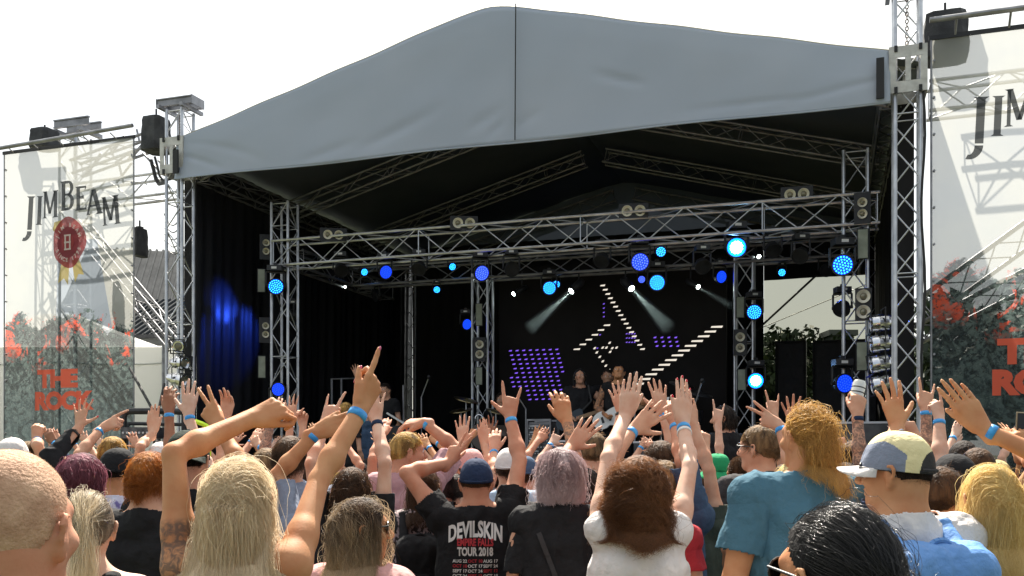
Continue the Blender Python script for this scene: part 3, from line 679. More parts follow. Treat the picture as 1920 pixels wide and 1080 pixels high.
LETTERS = [(ch, (a - 8) / 94.5, (b_ - 8) / 94.5, (c_ - 283 + .09 * a) * _k, (d_ - 283 + .09 * a) * _k, sk) for ch, a, b_, c_, d_, sk in
           (('J', 42, 64, 366, 441, .03), ('I', 66, 80, 366, 422, .02), ('M', 79, 111, 358, 410, .01), ('B', 114, 144, 340, 397, 0), ('E', 143, 166, 351, 397, -.01), ('A', 163, 193, 358, 406, -.02), ('M', 191, 224, 372, 426, -.03))]
def make_banner(u0, u1, v, ztop, zbot, label, s=1.0, dens=1.0):
    root = empty('printed_banner', S((u0 + u1) / 2, v, 0)); tag(root, label, 'banner', 'printed banners beside the stage')
    wd = u1 - u0
    m = MB(); NX, NY = 24, 40; vs = []; uvs = []
    for i in range(NX + 1):
        for j in range(NY + 1):
            x = wd * i / NX; y = (ztop - zbot) * j / NY
            vs.append(S(u0 + x, v + .018 * math.sin(x * 2.2 + y * .7) + .010 * math.sin(x * 5 - y * 2), ztop - y)); uvs.append((x, y))
    m.add(vs, [(i * (NY + 1) + j, i * (NY + 1) + j + 1, (i + 1) * (NY + 1) + j + 1, (i + 1) * (NY + 1) + j) for i in range(NX) for j in range(NY)])
    o = wb(m, 'printed_sheet', banm, root, True); uvl = o.data.uv_layers.new(name='UVMap')
    for lp in o.data.loops: uvl.data[lp.index].uv = uvs[lp.vertex_index]
    def P3(x, y, k=0): return S(u0 + x, v + .018 * math.sin(x * 2.2 + y * .7) + .010 * math.sin(x * 5 - y * 2) - .006 - .0004 * (k % 9), ztop - y)
    # arched name: each letter fitted to its own box (x0, x1, top, bottom in metres) on an arc growing towards the middle
    P = []
    for ch, xa, xb, ya, yb, sk in LETTERS:
        g_, w_ = glyph(ch)
        for q in g_: P.append([(xa + (xb - xa) * px / w_ + sk * py / 1.6, -yb + (yb - ya) * py / 1.6 - sk * .6 * (px / w_)) for px, py in q])
    put_polys('name_lettering', P, ink, lambda x, y, k: P3(x, -y, k), root)
    # wax seal
    cx_, cy_, r_ = 1.30, 1.50, .335
    def blob(cx, cy, r, a, n=40, ph=0, sq=1.15): return [(cx + r * (1 + a * math.sin(3 * t + ph) + a * .6 * math.sin(5 * t + ph * 2)) * math.cos(t), cy + sq * r * (1 + a * math.sin(4 * t + ph)) * math.sin(t)) for t in np.linspace(0, 2 * math.pi, n, endpoint=False)]
    put_polys('ribbon_tail', [[(cx_ + .06, -cy_ - .28), (cx_ + .2, -cy_ - .25), (cx_ + .30, -cy_ - .52), (cx_ + .19, -cy_ - .50), (cx_ + .12, -cy_ - .63)]], gold, lambda x, y, k: P3(x, -y, k), root)
    put_polys('ribbon', [[(cx_ - .30, -cy_ + .34), (cx_ - .12, -cy_ + .36), (cx_ - .16, -cy_ + .1), (cx_ - .34, -cy_ + .22)], [(cx_ - .22, -cy_ - .62), (cx_ - .10, -cy_ - .55), (cx_ - .02, -cy_ - .66), (cx_ + .02, -cy_ - .25), (cx_ - .14, -cy_ - .25)]], gold, lambda x, y, k: P3(x, -y, k), root)
    put_polys('wax_seal', [blob(cx_, -cy_, r_, .045, ph=1)], sealr, lambda x, y, k: P3(x, -y, 0) - EV * .004, root)
    put_polys('seal_centre', [blob(cx_ - .01, -cy_, r_ * .66, .02, ph=2, sq=1.1)], seald, lambda x, y, k: P3(x, -y, 0) - EV * .008, root)
    put_polys('seal_disc', [blob(cx_ - .01, -cy_, r_ * .36, .01, ph=2, sq=1.1)], sealr, lambda x, y, k: P3(x, -y, 0) - EV * .011, root)
    bb = []
    for y_ in (-.0, -.11): bb += [[(-.06, y_), (.06, y_), (.06, y_ - .02), (-.06, y_ - .02)]]
    bb = [[(-.07, .12), (.07, .12), (.07, .095), (-.07, .095)], [(-.07, .013), (.07, .013), (.07, -.013), (-.07, -.013)], [(-.07, -.095), (.07, -.095), (.07, -.12), (-.07, -.12)], [(-.06, .12), (-.03, .12), (-.03, -.12), (-.06, -.12)], [(.035, .12), (.065, .12), (.065, -.12), (.035, -.12)]]
    put_polys('seal_letter', [[(cx_ - .01 + x, -cy_ + y) for x, y in q] for q in bb], cream_i, lambda x, y, k: P3(x, -y, k) - EV * .016, root)
    def ring_text(txt, rad, a0, a1, flip, sz=.085):
        m_ = MB(); n = len(txt)
        for i, ch in enumerate(txt):
            if ch == ' ': continue
            a = R(a0 + (a1 - a0) * i / max(1, n - 1)); vs, fs = text_mesh(ch, sz, bold=.002); rot = a - math.pi / 2 if not flip else a + math.pi / 2
            vv = [(cx_ + rad * math.cos(a) + q.x * math.cos(rot) - q.y * math.sin(rot), -cy_ + 1.1 * rad * math.sin(a) + q.x * math.sin(rot) + q.y * math.cos(rot)) for q in vs]
            m_.add([P3(x, -y, 0) - EV * .012 for x, y in vv], fs)
        wb(m_, 'seal_lettering', cream_i, root)
    ring_text('JIM BEAM', .215, 158, 22, False); ring_text('SINCE 1795', .275, 205, 335, True)
    # station name
    m_ = MB()
    for txt, xa, xb, ya, yb in (('THE', .68, 1.47, 3.46, 3.75), ('ROCK', .63, 1.76, 3.80, 4.10)):
        vs, fs = text_mesh(txt, .5, bold=.030, align='LEFT', spacing=.92); x0, x1 = min(q.x for q in vs), max(q.x for q in vs); y0_, y1_ = min(q.y for q in vs), max(q.y for q in vs)
        m_.add([P3(xa + (q.x - x0) / (x1 - x0) * (xb - xa), yb - (q.y - y0_) / (y1_ - y0_) * (yb - ya), 0) for q in vs], fs)
    wb(m_, 'station_lettering', redink, root)
    # hem, eyelets, side rope
    m = MB(); m.box(S((u0 + u1) / 2, v - .004, ztop + .015), wd + .05, .02, .05, M3); wb(m, 'top_batten', blackm, root)
    m = MB()
    for uu in (u0, u1): m.path([S(uu, v, ztop - t) for t in np.linspace(0, ztop - zbot, 12)], .012)
    for k in range(14):
        for uu in (u0 + .03, u1 - .03): m.tube(S(uu, v - .02, ztop - .25 - k * .42), S(uu, v + .02, ztop - .25 - k * .42), .014)
    wb(m, 'side_hem', alu_dull, root)
    return root
uBL0, zBL = UZ(8, 288, 0); uBL1, _ = UZ(251, 262, 0)
make_banner(uBL0, uBL1, 0.0, zBL - .01, .35, 'left see-through printed banner with the dark arched name fully in view')
uBR0, zBR = UZ(1746, 74, 0)
make_banner(uBR0, uBR0 + (uBL1 - uBL0), 0.0, zBR, .35, 'right see-through printed banner cut off by the edge of the view')

# ---------------------------------------------------------------- banner frames, wing towers, hung speakers
pg = 'pipes above the banners'
m = MB(); m.tube(S(uBL0 - .35, -.15, zBL + .02), S(uBL1 + .10, -.15, zBL + .12), .03, n=10)
for k in range(5): m.tube(S(uBL0 + .2 + k * .5, -.15, zBL + .05), S(uBL0 + .2 + k * .5, -.01, zBL + .0), .01)
tag(m.build('top_pipe', alu_dull), 'grey pipe carrying the left banner', 'pipe', pg)
m = MB(); m.tube(S(uBR0 - .03, -.15, zBR + .16), S(uBR0 + 2.9, -.15, zBR + .17), .032, n=10)
for k in range(5): m.tube(S(uBR0 + .25 + k * .55, -.15, zBR + .16), S(uBR0 + .25 + k * .55, -.01, zBR + .02), .014)
tag(m.build('top_pipe', alu_dull), 'grey pipe carrying the right banner', 'pipe', pg)
tw = 'wing towers behind the banners'
uw = uBL0 + .48
w1 = truss(S(uw, 1.0, 0), S(uw, 1.0, 6.95), .34, mat=alu, label='wing tower behind the left banner with a beam head on top', group=tw, name='wing_tower', cat='tower')
m = MB()
for dv in (-.14, .14): m.box(S(uw + .05, 1.0 + dv, 7.09), .72, .05, .02, M3); m.box(S(uw + .05, 1 + dv, 7.21), .72, .05, .02, M3); m.box(S(uw + .05, 1 + dv, 7.15), .72, .012, .1, M3)
m.box(S(uw + .3, 1.0, 7.0), .08, .5, .06, M3); m.box(S(uw - .2, 1.0, 7.0), .08, .5, .06, M3); wb(m, 'head_block', alu_dull, w1)
ur = uBR0 + 2.6
w2 = truss(S(ur, 1.0, 0), S(ur, 1.0, 7.1), .34, mat=alu, label='wing tower behind the right banner', group=tw, name='wing_tower', cat='tower')
bg_ = 'wing beams behind the banners'
truss(S(uw, .9, 5.9), S(-.2, .9, 5.95), .34, mat=alu, label='upper beam truss from the left wing tower to the stage', group=bg_, name='beam_truss')
truss(S(uw + .2, .8, 6.35), S(-.9, .8, 6.7), .22, mat=alu_dull, label='short slanted truss above the left banner', group=bg_, name='beam_truss')
truss(S(uw - .1, 1.2, 5.5), S(uw + 1.9, 1.2, 3.4), .24, mat=alu_dull, label='diagonal brace truss behind the left banner', group=bg_, name='beam_truss')
truss(S(10.3, .9, 6.0), S(ur, .9, 6.02), .36, mat=alu, label='upper beam truss from the stage to the right wing tower', group=bg_, name='beam_truss')
truss(S(10.35, 2.2, 3.6), S(ur + .2, 2.2, 5.6), .30, mat=alu_dull, label='diagonal brace truss behind the right banner', group=bg_, name='beam_truss')
truss(S(10.32, 2.4, 3.3), S(ur, 2.4, 4.6), .24, mat=alu_dull, label='lower diagonal brace truss behind the right banner', group=bg_, name='beam_truss')
def wires(pts_list, name, label):
    m = MB()
    for a, b_ in pts_list: m.path([a.lerp(b_, t) - EZ * .15 * math.sin(math.pi * t) for t in np.linspace(0, 1, 8)], .009)
    tag(m.build(name, blackm), label, 'cable')
wires([(S(-1.0, .9, 5.5 - k * .1), S(-.15, .2, 5.2 - k * .12)) for k in range(5)], 'cable_loom', 'thin black cables strung between the left banner and the stage')
def speaker(c, w, h, d, label, tilt=0.0):
    root = empty('covered_speaker', c); tag(root, label, 'speaker', 'covered speakers hung by the towers')
    m = MB(); vs = []; N = 8
    for j in range(N + 1):
        t = j / N; z = (t - .5) * h; k = 1 - .05 * abs(2 * t - 1) ** 9 - .10 * t
        for i in range(16):
            a = 2 * math.pi * (i + .5) / 16; ca, sa = math.cos(a), math.sin(a); q = (abs(ca) ** 9 + abs(sa) ** 9) ** (-1 / 9)
            rr = 1 + .03 * math.sin(i * 2.1 + j * 1.7)
            vs.append(c + EU * (ca * q * w / 2 * k * rr + tilt * z) + EV * sa * q * d / 2 * k * rr + EZ * z)
    fs = [(j * 16 + i, j * 16 + (i + 1) % 16, (j + 1) * 16 + (i + 1) % 16, (j + 1) * 16 + i) for j in range(N) for i in range(16)] + [tuple(range(15, -1, -1)), tuple(range(N * 16, N * 16 + 16))]
    m.add(vs, fs); smooth_by_angle(wb(m, 'rain_cover', speakercloth, root), 28)
    m = MB(); m.tube(c + EZ * h * .45, c + EZ * h * .8, .015); m.box(c + EZ * h * .52, w * .5, d * .3, .05, M3); wb(m, 'hanging_bracket', blackm, root)
p = PV(293, 254, .1); speaker(p, .36, .50, .4, 'black covered speaker hung left of the left front tower')
p = PV(84, 262, .5); speaker(p, .40, .30, .4, 'black covered speaker above the left banner')
p = PV(1772, 72, .35); speaker(p, .50, .52, .45, 'black covered speaker above the corner of the right banner')
p = PV(262, 455, .9); speaker(p, .16, .45, .3, 'small dark speaker hanging in the gap left of the stage')
# rigging clutter on the wing beam
m = MB(); c = S(-1.3, .8, 6.45)
for k in range(14):
    a = c + EU * (random.uniform(-.9, .3)) + EZ * random.uniform(-.15, .45); b_ = a + EU * random.uniform(-.35, .35) + EZ * random.uniform(-.4, .1); m.tube(a, b_, .018)
tag(m.build('rigging_pipes', alu_dull), 'tangle of short scaffold pipes above the left banner', 'pipes')
m = MB(); pts = [PV(283, 300, .6), PV(288, 318, .6), PV(292, 335, .6), PV(298, 345, .6), PV(312, 342, .3)]; m.path(pts, .03, 8); m.path([q + Vector((.06, 0, .05)) for q in pts], .02, 8)
tag(m.build('cable_bundle', rubber), 'thick black cable bundle looping beside the left sleeve block', 'cable')
for px0, py0, py1, v in ((1745, 180, 560, .1),):
    m = MB(); m.path([PV(px0 - 17 + 2 * math.sin(i), py0 + (py1 - py0) * i / 9, v) for i in range(10)], .012); tag(m.build('hoist_strap', rubber), 'dark strap hanging between the right tower and the right banner', 'strap')

# ---------------------------------------------------------------- marquee, sheds and trees left of the stage
tentm = bsdf('marquee_vinyl', (.80, .80, .78), .5); tt = nn(tentm, 'ShaderNodeBsdfTranslucent', Color=(.85, .85, .82, 1)); tm_ = nn(tentm, 'ShaderNodeMixShader', Fac=.5)
lk(tentm, tentm.node_tree.nodes['Principled BSDF'].outputs[0], tm_.inputs[1]); lk(tentm, tt.outputs[0], tm_.inputs[2]); lk(tentm, tm_.outputs[0], tentm.node_tree.nodes['Material Output'].inputs['Surface'])
marq = empty('marquee_tent', (-10.5, 22, 0)); tag(marq, 'white marquee tent seen between the left banner and the stage', 'tent')
m = MB(); a0, a1 = -15.0, -7.6; y0, y1 = 21.0, 27.0; ze, zr = 4.0, 5.15
P = [(a0, y0), (a1, y0), (a1, y1), (a0, y1)]
for k in range(4):
    (xa, ya), (xb, yb) = P[k], P[(k + 1) % 4]; m.quad((xa, ya, .02), (xb, yb, .02), (xb, yb, ze), (xa, ya, ze))
wb(m, 'wall', tentm, marq)
m = MB(); cx_, cy_ = (a0 + a1) / 2, (y0 + y1) / 2; vs = []; N = 8
for k in range(4):
    (xa, ya), (xb, yb) = P[k], P[(k + 1) % 4]; vs = []
    for j in range(N + 1):
        t = j / N; z = ze - .03 + (zr - ze) * t ** 1.3 ; q = .985 * (1 - t)
        vs += [(cx_ + (xa - cx_) * (1.01 - t * .9), cy_ + (ya - cy_) * (1.01 - t * .99), z), (cx_ + (xb - cx_) * (1.01 - t * .9), cy_ + (yb - cy_) * (1.01 - t * .99), z)]
    m.add(vs, [(2 * j, 2 * j + 1, 2 * j + 3, 2 * j + 2) for j in range(N)])
wb(m, 'roof', tentm, marq)
m = MB(); m.path([(a0 + (a1 - a0) * t, y0 - .02, ze - .35 - .06 * abs(math.sin(t * 9))) for t in np.linspace(0, 1, 40)], .02); wb(m, 'valance', tentm, marq)
m = MB()
for xx in (a0, (a0 + a1) / 2, a1): m.tube((xx, y0 - .03, 0), (xx, y0 - .03, ze), .05)
wb(m, 'poles', alu_dull, marq)
tin = vary(bsdf('grey_tin_roof', (.045, .05, .055), .9, .0, spec=.1), (.035, .04, .045), (.065, .07, .075), 2, 4)
tind = bsdf('shed_wall', (.20, .21, .21), .8)
def shed(c, w, d, hw, hr, label, rot=0.0, ribs=26):
    root = empty('shed', c, rot); tag(root, label, 'shed', 'tin-roofed sheds'); c = Vector(c)
    m = MB(); m.box((0, 0, hw / 2 + .005), w, d, hw); o = m.build('wall', tind, root)
    m = MB()
    for s_ in (-1, 1):
        a = Vector((-w / 2 - .2, s_ * (d / 2 + .3), hw - .05)); b_ = Vector((w / 2 + .2, s_ * (d / 2 + .3), hw - .05)); e = Vector((w / 2 + .2, 0, hr)); f_ = Vector((-w / 2 - .2, 0, hr))
        m.quad(a, b_, e, f_) if s_ < 0 else m.quad(b_, a, f_, e)
        for k in range(ribs):
            t = (k + .5) / ribs; m.tube(a.lerp(b_, t) + EZ * .03, f_.lerp(e, t) + EZ * .03, .045, n=5)
    m.build('roof', tin, root)
    m = MB(); m.add([(-w / 2, -d / 2, hw), (-w / 2, d / 2, hw), (-w / 2, 0, hr - .02)], [(0, 2, 1)]); m.add([(w / 2, -d / 2, hw), (w / 2, d / 2, hw), (w / 2, 0, hr - .02)], [(0, 1, 2)]); m.build('gable', tind, root)
    m = MB(); m.box((0, -d / 2 - .02, 1.1), 1.0, .03, 2.1); m.build('door', blackm, root)
    m = MB(); m.box((0, -d / 2 - .36, hw - .08), w + .5, .1, .1); m.build('gutter', blackm, root)
shed((-9.8, 33.5, 0), 9, 7, 6.0, 8.6, 'tall shed with a ribbed grey tin roof behind the marquee', .22, 44)
shed((-10.3, 28.6, 0), 4.2, 4, 4.9, 6.2, 'lower shed with a ribbed tin roof just behind the marquee', -.3, 20)

leafm = [vary(bsdf('leaf_' + a, c, .6), tuple(x * .6 for x in c), c, 3, 3) for a, c in (('dark', (.022, .042, .016)), ('mid', (.045, .075, .025)), ('light', (.085, .12, .04)))]
barkm = vary(bsdf('bark', (.09, .07, .05), .9), (.05, .04, .03), (.13, .10, .075), 6, 5, bump=.6)
def tree(x, y, h, rad, label, seed, n=2600, group='trees behind the stage', leaf=.16):
    rr = np.random.default_rng(seed); m = MB(); hb = h * .35
    m.lathe((0, 0, 0), (0, 0, 1), [(0, rad * .09), (hb * .5, rad * .065), (hb, rad * .05), (h * .7, rad * .02)], 9)
    cl = []
    for k in range(10):
        a = rr.uniform(0, 6.28); el = rr.uniform(.2, 1.2); L_ = rad * rr.uniform(.5, .95)
        p0 = Vector((0, 0, hb * rr.uniform(.7, 1.3))); p1 = p0 + Vector((math.cos(a) * math.cos(el) * L_, math.sin(a) * math.cos(el) * L_, math.sin(el) * (h - hb) * .7))
        m.tube(p0, p1, rad * .03, rad * .01, 6); cl.append(p1)
    root = empty('leafy_tree', (x, y, 0)); tag(root, label, 'tree', group); m.build('trunk', barkm, root)
    for _ in range(26):
        a = rr.uniform(0, 6.28); q = rr.uniform(0, 1) ** .5; zz = rr.uniform(.0, 1)
        cl.append(Vector((math.cos(a) * q * rad * (1 - .5 * zz), math.sin(a) * q * rad * (1 - .5 * zz), hb + (h - hb) * (.15 + .8 * zz) * (1 - .25 * q * q))))
    C = np.array([tuple(c) for c in cl]); idx = rr.integers(0, len(C), n); off = rr.normal(size=(n, 3)); off /= np.linalg.norm(off, axis=1)[:, None]
    P = C[idx] + off * (rr.uniform(.3, 1, (n, 1)) ** .6) * rad * .27 * np.array([1, 1, .75])
    A = rr.normal(size=(n, 3)); A /= np.linalg.norm(A, axis=1)[:, None]; B = np.cross(A, rr.normal(size=(n, 3))); B /= np.linalg.norm(B, axis=1)[:, None]
    s_ = leaf * rr.uniform(.6, 1.3, (n, 1)); V = np.stack([P - A * s_, P - B * s_ * .5, P + A * s_, P + B * s_ * .5], 1).reshape(-1, 3)
    me = bpy.data.meshes.new('crown'); me.from_pydata(V.tolist(), [], (np.arange(n * 4).reshape(n, 4)).tolist())
    for q in leafm: me.materials.append(q)
    me.polygons.foreach_set('material_index', rr.choice(3, n, p=[.45, .4, .15]).astype('i'))
    o = bpy.data.objects.new('crown', me); COL.objects.link(o); o.parent = root
for k, (px, Y, py, rad) in enumerate(((1452, 42, 612, 2.6), (1500, 45, 606, 3.0), (1560, 43, 622, 2.8), (1610, 46, 640, 3.0), (1400, 44, 640, 3.2), (1660, 44, 640, 3.0))):
    h = EYE + (HY - py) / F * Y; tree((px - CX) / F * Y, Y, h, rad, ['rounded leafy tree at the left of the rear opening', 'tallest leafy tree seen through the rear opening', 'leafy tree right of the middle of the rear opening', 'lower leafy tree at the right of the rear opening', 'leafy tree behind the back drape left of the opening', 'leafy tree behind the right side drape'][k], 40 + k, leaf=.2)
m = MB(); m.box((14.95, 44, 3.0), 1.0, 1.2, 8.0); o = m.build('chimney_block', tind); tag(o, 'small square chimney poking above the trees behind the stage', 'chimney')
m = MB(); m.box((0, 0, 7.1 - 0), 1.3, 1.5, .25); q = m.build('cap', tind); q.location = (14.95, 44, 0); at_stage(q, o) if False else None; q.parent = o

for k, (px, Y, rad, hh) in enumerate(((1790, 21, 2.0, 5.2), (1900, 22, 2.2, 5.6), (2010, 21, 2.2, 5.4))):
    tree((px - CX) / F * Y, Y, hh, rad, ['dark leafy tree close behind the left half of the right banner', 'dark leafy tree behind the middle of the right banner', 'dark leafy tree past the right edge behind the right banner'][k], 80 + k, group='trees behind the right banner', leaf=.16)
# opening with greenery behind the stage wing (left rear window in the drape)
for k, (px, Y, rad, hh) in enumerate(((30, 40, 3.2, 6.4), (-40, 42, 3.4, 7), (160, 46, 3, 5.5))):
    tree((px - CX) / F * Y, Y, hh, rad, ['leafy tree far behind the left banner', 'leafy tree at the left edge far behind', 'small leafy tree far behind the middle of the left banner'][k], 60 + k, group='trees left of the stage', leaf=.2)
# ================================================================ gear on the stage
def bandbox(px, py0, py1, wpx, v, depth=.5):
    p = PV(px, py0, v); s_ = p.y / F; return p, s_
fc = vary(bsdf('rack_face', (.10, .10, .11), .4, .4), (.05, .05, .055), (.16, .16, .17), 14, 4)
# amplifier rack
VR = 1.9
ru0, rz1 = UZ(986, 789, VR); ru1, _ = UZ(1033, 789, VR); 
m = MB()
for uu in (ru0, ru1 - .03): sbox(m, uu, uu + .03, VR, VR + .03, DZ, rz1); sbox(m, uu, uu + .03, VR + .45, VR + .48, DZ, rz1)
sbox(m, ru0, ru1, VR, VR + .03, rz1 - .002, rz1 + .025); sbox(m, ru0, ru1, VR + .45, VR + .48, rz1 - .002, rz1 + .025); sbox(m, ru0 + .031, ru1 - .031, VR + .04, VR + .44, DZ, rz1 - .02)
rack = m.build('amplifier_rack', alu_dull); tag(rack, 'metal framed amplifier rack standing between drum kit and long-haired guitarist', 'rack')
nU = 5
for k in range(nU):
    z0 = rz1 - .05 - (k + 1) * .095; m = MB(); sbox(m, ru0 + .035, ru1 - .035, VR + .005, VR + .038, z0, z0 + .086)
    o = m.build('amplifier', fc); o.parent = rack
    m = MB()
    for q in range(7): c = S(ru0 + .06 + q * (ru1 - ru0 - .12) / 6, VR - .0, z0 + .03); m.tube(c, c - EV * .015, .011, n=8)
    sbox(m, ru0 + .06, ru0 + .20, VR - .002, VR + .004, z0 + .055, z0 + .075); wb(m, 'knobs', alu, None).parent = o
# drum kit
shell = vary(bsdf('drum_shell', (.10, .075, .06), .4), (.07, .05, .04), (.14, .11, .09), 5, 3); headm = bsdf('drum_head', (.14, .115, .10), .6); brass = bsdf('cymbal', (.35, .28, .15), .3, 1.0)
kit = empty('drum_kit', PV(908, 850, 2.2).xy.to_3d()); tag(kit, 'drum kit with dark bass drum and stands in front of the rear post', 'drum kit')
c = PV(908, 818, 2.0); aim = toward(908, 818, 2.0); s_ = c.y / F; aim.z = 0; aim.normalize()
m = MB(); m.lathe(c + aim * .0, -aim, [(0, .215), (.01, .225), (.04, .225), (.041, .215), (.36, .215), (.37, .225), (.4, .225)], 32); o = wb(m, 'bass_drum', shell, kit); smooth_by_angle(o)
m = MB(); m.lathe(c + aim * .006, aim, [(0, .21), (.004, .21)], 32); wb(m, 'drum_head', headm, o) if False else wb(m, 'drum_head', headm, kit)
vs, fs = text_mesh('#TAMA', .085, bold=.003); side = Vector((-aim.y, aim.x, 0)); m = MB()
m.add([c + aim * .013 + side * (q.x) * 1 + EZ * (q.y + .07) for q in vs], fs); wb(m, 'drum_lettering', whitem, kit)
for px, py, r_, h_ in ((882, 798, .12, .16), (942, 792, .13, .17)):
    q = PV(px, py + 6, 2.1); m = MB(); m.lathe(q - EZ * h_, EZ, [(0, r_), (.012, r_ + .007), (.03, r_), (h_ - .02, r_), (h_ - .01, r_ + .008), (h_, r_ + .008), (h_, r_ - .005), (h_ - .01, 0.001)], 24); smooth_by_angle(wb(m, 'tom_drum', shell, kit))
for px, py, tl_, r_ in ((874, 750, .25, .2), (864, 770, -.15, .19), (930, 772, .3, .17)):
    q = PV(px, py, 2.3); ax = Vector((tl_, -.25, 1)).normalized(); m = MB(); m.lathe(q, ax, [(0, r_), (.012, r_ * .6), (.02, r_ * .2), (.035, .02), (.04, .001)], 28); wb(m, 'cymbal', brass, kit, True)
    m = MB(); m.tube(Vector((q.x, q.y, DZ + .02)), q + EZ * .03, .012)
    for a in range(3): m.tube((q.x, q.y, DZ + .35), (q.x + .25 * math.cos(a * 2.1), q.y + .25 * math.sin(a * 2.1), DZ + .01), .01)
    wb(m, 'cymbal_stand', alu, kit)
q = PV(898, 785, 2.0); m = MB()
for t in np.linspace(0, math.pi, 9)[:-1]:
    a = q + side * .055 * math.cos(t) + EZ * .06 * math.sin(t); t2 = t + math.pi / 8; b_ = q + side * .055 * math.cos(t2) + EZ * .06 * math.sin(t2); m.tube(a, b_, .013)
wb(m, 'drum_clamp', chrome, kit)
# stands
def mic_stand(px, pyt, v, label, boom=None, mic=True):
    t = PV(px, pyt, v); m = MB(); root = empty('microphone_stand', (t.x, t.y, DZ)); tag(root, label, 'microphone stand', 'stands on the stage')
    top = t if not boom else PV(px, pyt + 25, v)
    m.tube((t.x, t.y, DZ + .02), (top.x, top.y, top.z), .011); 
    for a in range(3): m.tube((t.x, t.y, DZ + .12), (t.x + .3 * math.cos(a * 2.1 + .4), t.y + .3 * math.sin(a * 2.1 + .4), DZ + .012), .010)
    wb(m, 'pole', alu_dull, root)
    e = top
    if boom: e = PV(px + boom[0], pyt + boom[1], v - .1); m = MB(); m.tube(PV(px, pyt + 25, v), e, .009); wb(m, 'boom_arm', alu, root)
    if mic:
        d = (Vector((0, -.6, .35))).normalized(); m = MB(); m.lathe(e - d * .14, d, [(0, .011), (.12, .017), (.13, .024), (.155, .027), (.18, .022), (.19, .002)], 12); wb(m, 'microphone', blackm, root, True)
mic_stand(1190, 702, .75, 'microphone stand in front of the guitarist with the white guitar')
mic_stand(1300, 745, .9, 'microphone stand at the right with a raised boom', boom=(16, -30))
mic_stand(986, 742, 1.4, 'microphone stand left of the amplifier rack', boom=(-12, 6), mic=False)
mic_stand(790, 720, 1.6, 'microphone stand by the keyboard rack left of the drum kit', boom=(14, -12))
mic_stand(756, 722, 1.3, 'plain stand pole beside the white lid', mic=False)
mic_stand(927, 770, 1.8, 'short stand between drum kit and rack', boom=(-8, 0), mic=False)
# left wing: window on greenery, lid of a desk
u0, z1 = UZ(632, 712, 3.0); u1, _ = UZ(708, 712, 3.0)
m = MB()
for uu in (UZ(622, 710, 2.6)[0], UZ(640, 710, 2.6)[0]): m.tube(S(uu, 2.6, DZ), S(uu, 2.6, UZ(622, 710, 2.6)[1]), .02)
m.tube(S(UZ(622, 710, 2.6)[0], 2.6, z1 - .02), S(UZ(700, 710, 2.6)[0], 2.6, z1 - .02), .014); tag(m.build('scaffold_frame', alu_dull), 'thin metal frame standing in the left wing of the stage', 'frame')
c = PV(752, 790, 1.2)
m = MB(); M_ = Matrix.Rotation(.55, 3, 'Y'); m.box(c, .46, .35, .025, M_); o = m.build('desk_lid', whitem); tag(o, 'white slanted lid of a sound desk left on the stage', 'desk')
m = MB(); m.box(c - EZ * .22, .42, .32, .3); m.tube(c - EZ * .3, Vector((c.x, c.y, DZ)), .03); wb(m, 'desk_body', blackm, None).parent = o
# keyboard / second kit on the right
kit2 = empty('percussion_rack', PV(1275, 850, 3.0).xy.to_3d()); tag(kit2, 'dark percussion rack in front of the right half of the screen', 'drum kit')
m = MB(); m.tube(PV(1235, 850, 3.0), PV(1250, 745, 3.0), .015); m.tube(PV(1300, 850, 3.0), PV(1290, 725, 3.0), .015); m.tube(PV(1230, 760, 3), PV(1310, 748, 3), .014); wb(m, 'stand', alu_dull, kit2)
for px, py, r_ in ((1250, 750, .2), (1310, 738, .22), (1278, 722, .2)):
    q = PV(px, py, 2.9); m = MB(); m.lathe(q, Vector((.2, -.3, 1)).normalized(), [(0, r_), (.012, r_ * .6), (.03, .02), (.035, .001)], 24); wb(m, 'cymbal', blackm, kit2, True)
for px, py, r_ in ((1262, 775, .16), (1296, 770, .17)):
    q = PV(px, py, 2.9); m = MB(); m.lathe(q - EZ * .2, EZ, [(0, r_), (.2, r_), (.2, 0.001)], 24); smooth_by_angle(wb(m, 'tom_drum', blackm, kit2))
# monitor wedges and a flight case on the stage lip at right
case = vary(bsdf('flight_case', (.08, .08, .085), .5), (.05, .05, .055), (.11, .11, .115), 6, 3)
for k, (px, py, w_) in enumerate(((1600, 792, .9), (1230, 828, .5), (1075, 826, .5))):
    p = PV(px, py, .6); m = MB()
    h_ = p.z - DZ; m.box((p.x, p.y, DZ + h_ / 2 + .003), w_, .45, h_ - .01, M3)
    o = m.build('flight_case', case); tag(o, ['wide black flight case at the foot of the right inner post', 'black stage box in front of the guitarists', 'black stage box below the long-haired guitarist'][k], 'flight case')
    m = MB()
    for zz in (DZ + .02, DZ + h_ - .01): m.box((p.x, p.y, zz), w_ + .02, .47, .025, M3)
    wb(m, 'metal_edge', alu, None).parent = o
# photographers' platform with hoop rail, left of the stage
rail = empty('hoop_rail', PV(232, 850, -.6).xy.to_3d()); tag(rail, 'black hoop rail round the camera platform below the left banner', 'railing')
m = MB(); Y_ = 10.5
def W_(px, py): return Wp(px, py, Y_)
m.path([W_(232, 850) - EZ * 1.6, W_(232, 782), W_(235, 774), W_(242, 771), W_(300, 771), W_(345, 772)], .035, 8)
m.path([W_(236, 850) - EZ * 1.6, W_(240, 794), W_(345, 796)], .02, 8); m.tube(W_(345, 772), W_(345, 850) - EZ * 1.6, .03); wb(m, 'rail', blackm, rail)
m = MB(); c = W_(268, 812); m.box(c, .36, .3, .12); o = m.build('mixing_desk', fc); tag(o, 'small grey control desk inside the hoop rail', 'desk')
m = MB()
for k in range(8): m.tube(c + Vector((-.15 + k * .043, -.155, .0)), c + Vector((-.15 + k * .043, -.17, .0)), .012)
for dx in (-.15, .15): m.tube(c + Vector((dx, 0, -.06)), (c.x + dx, c.y, 0.0), .015)
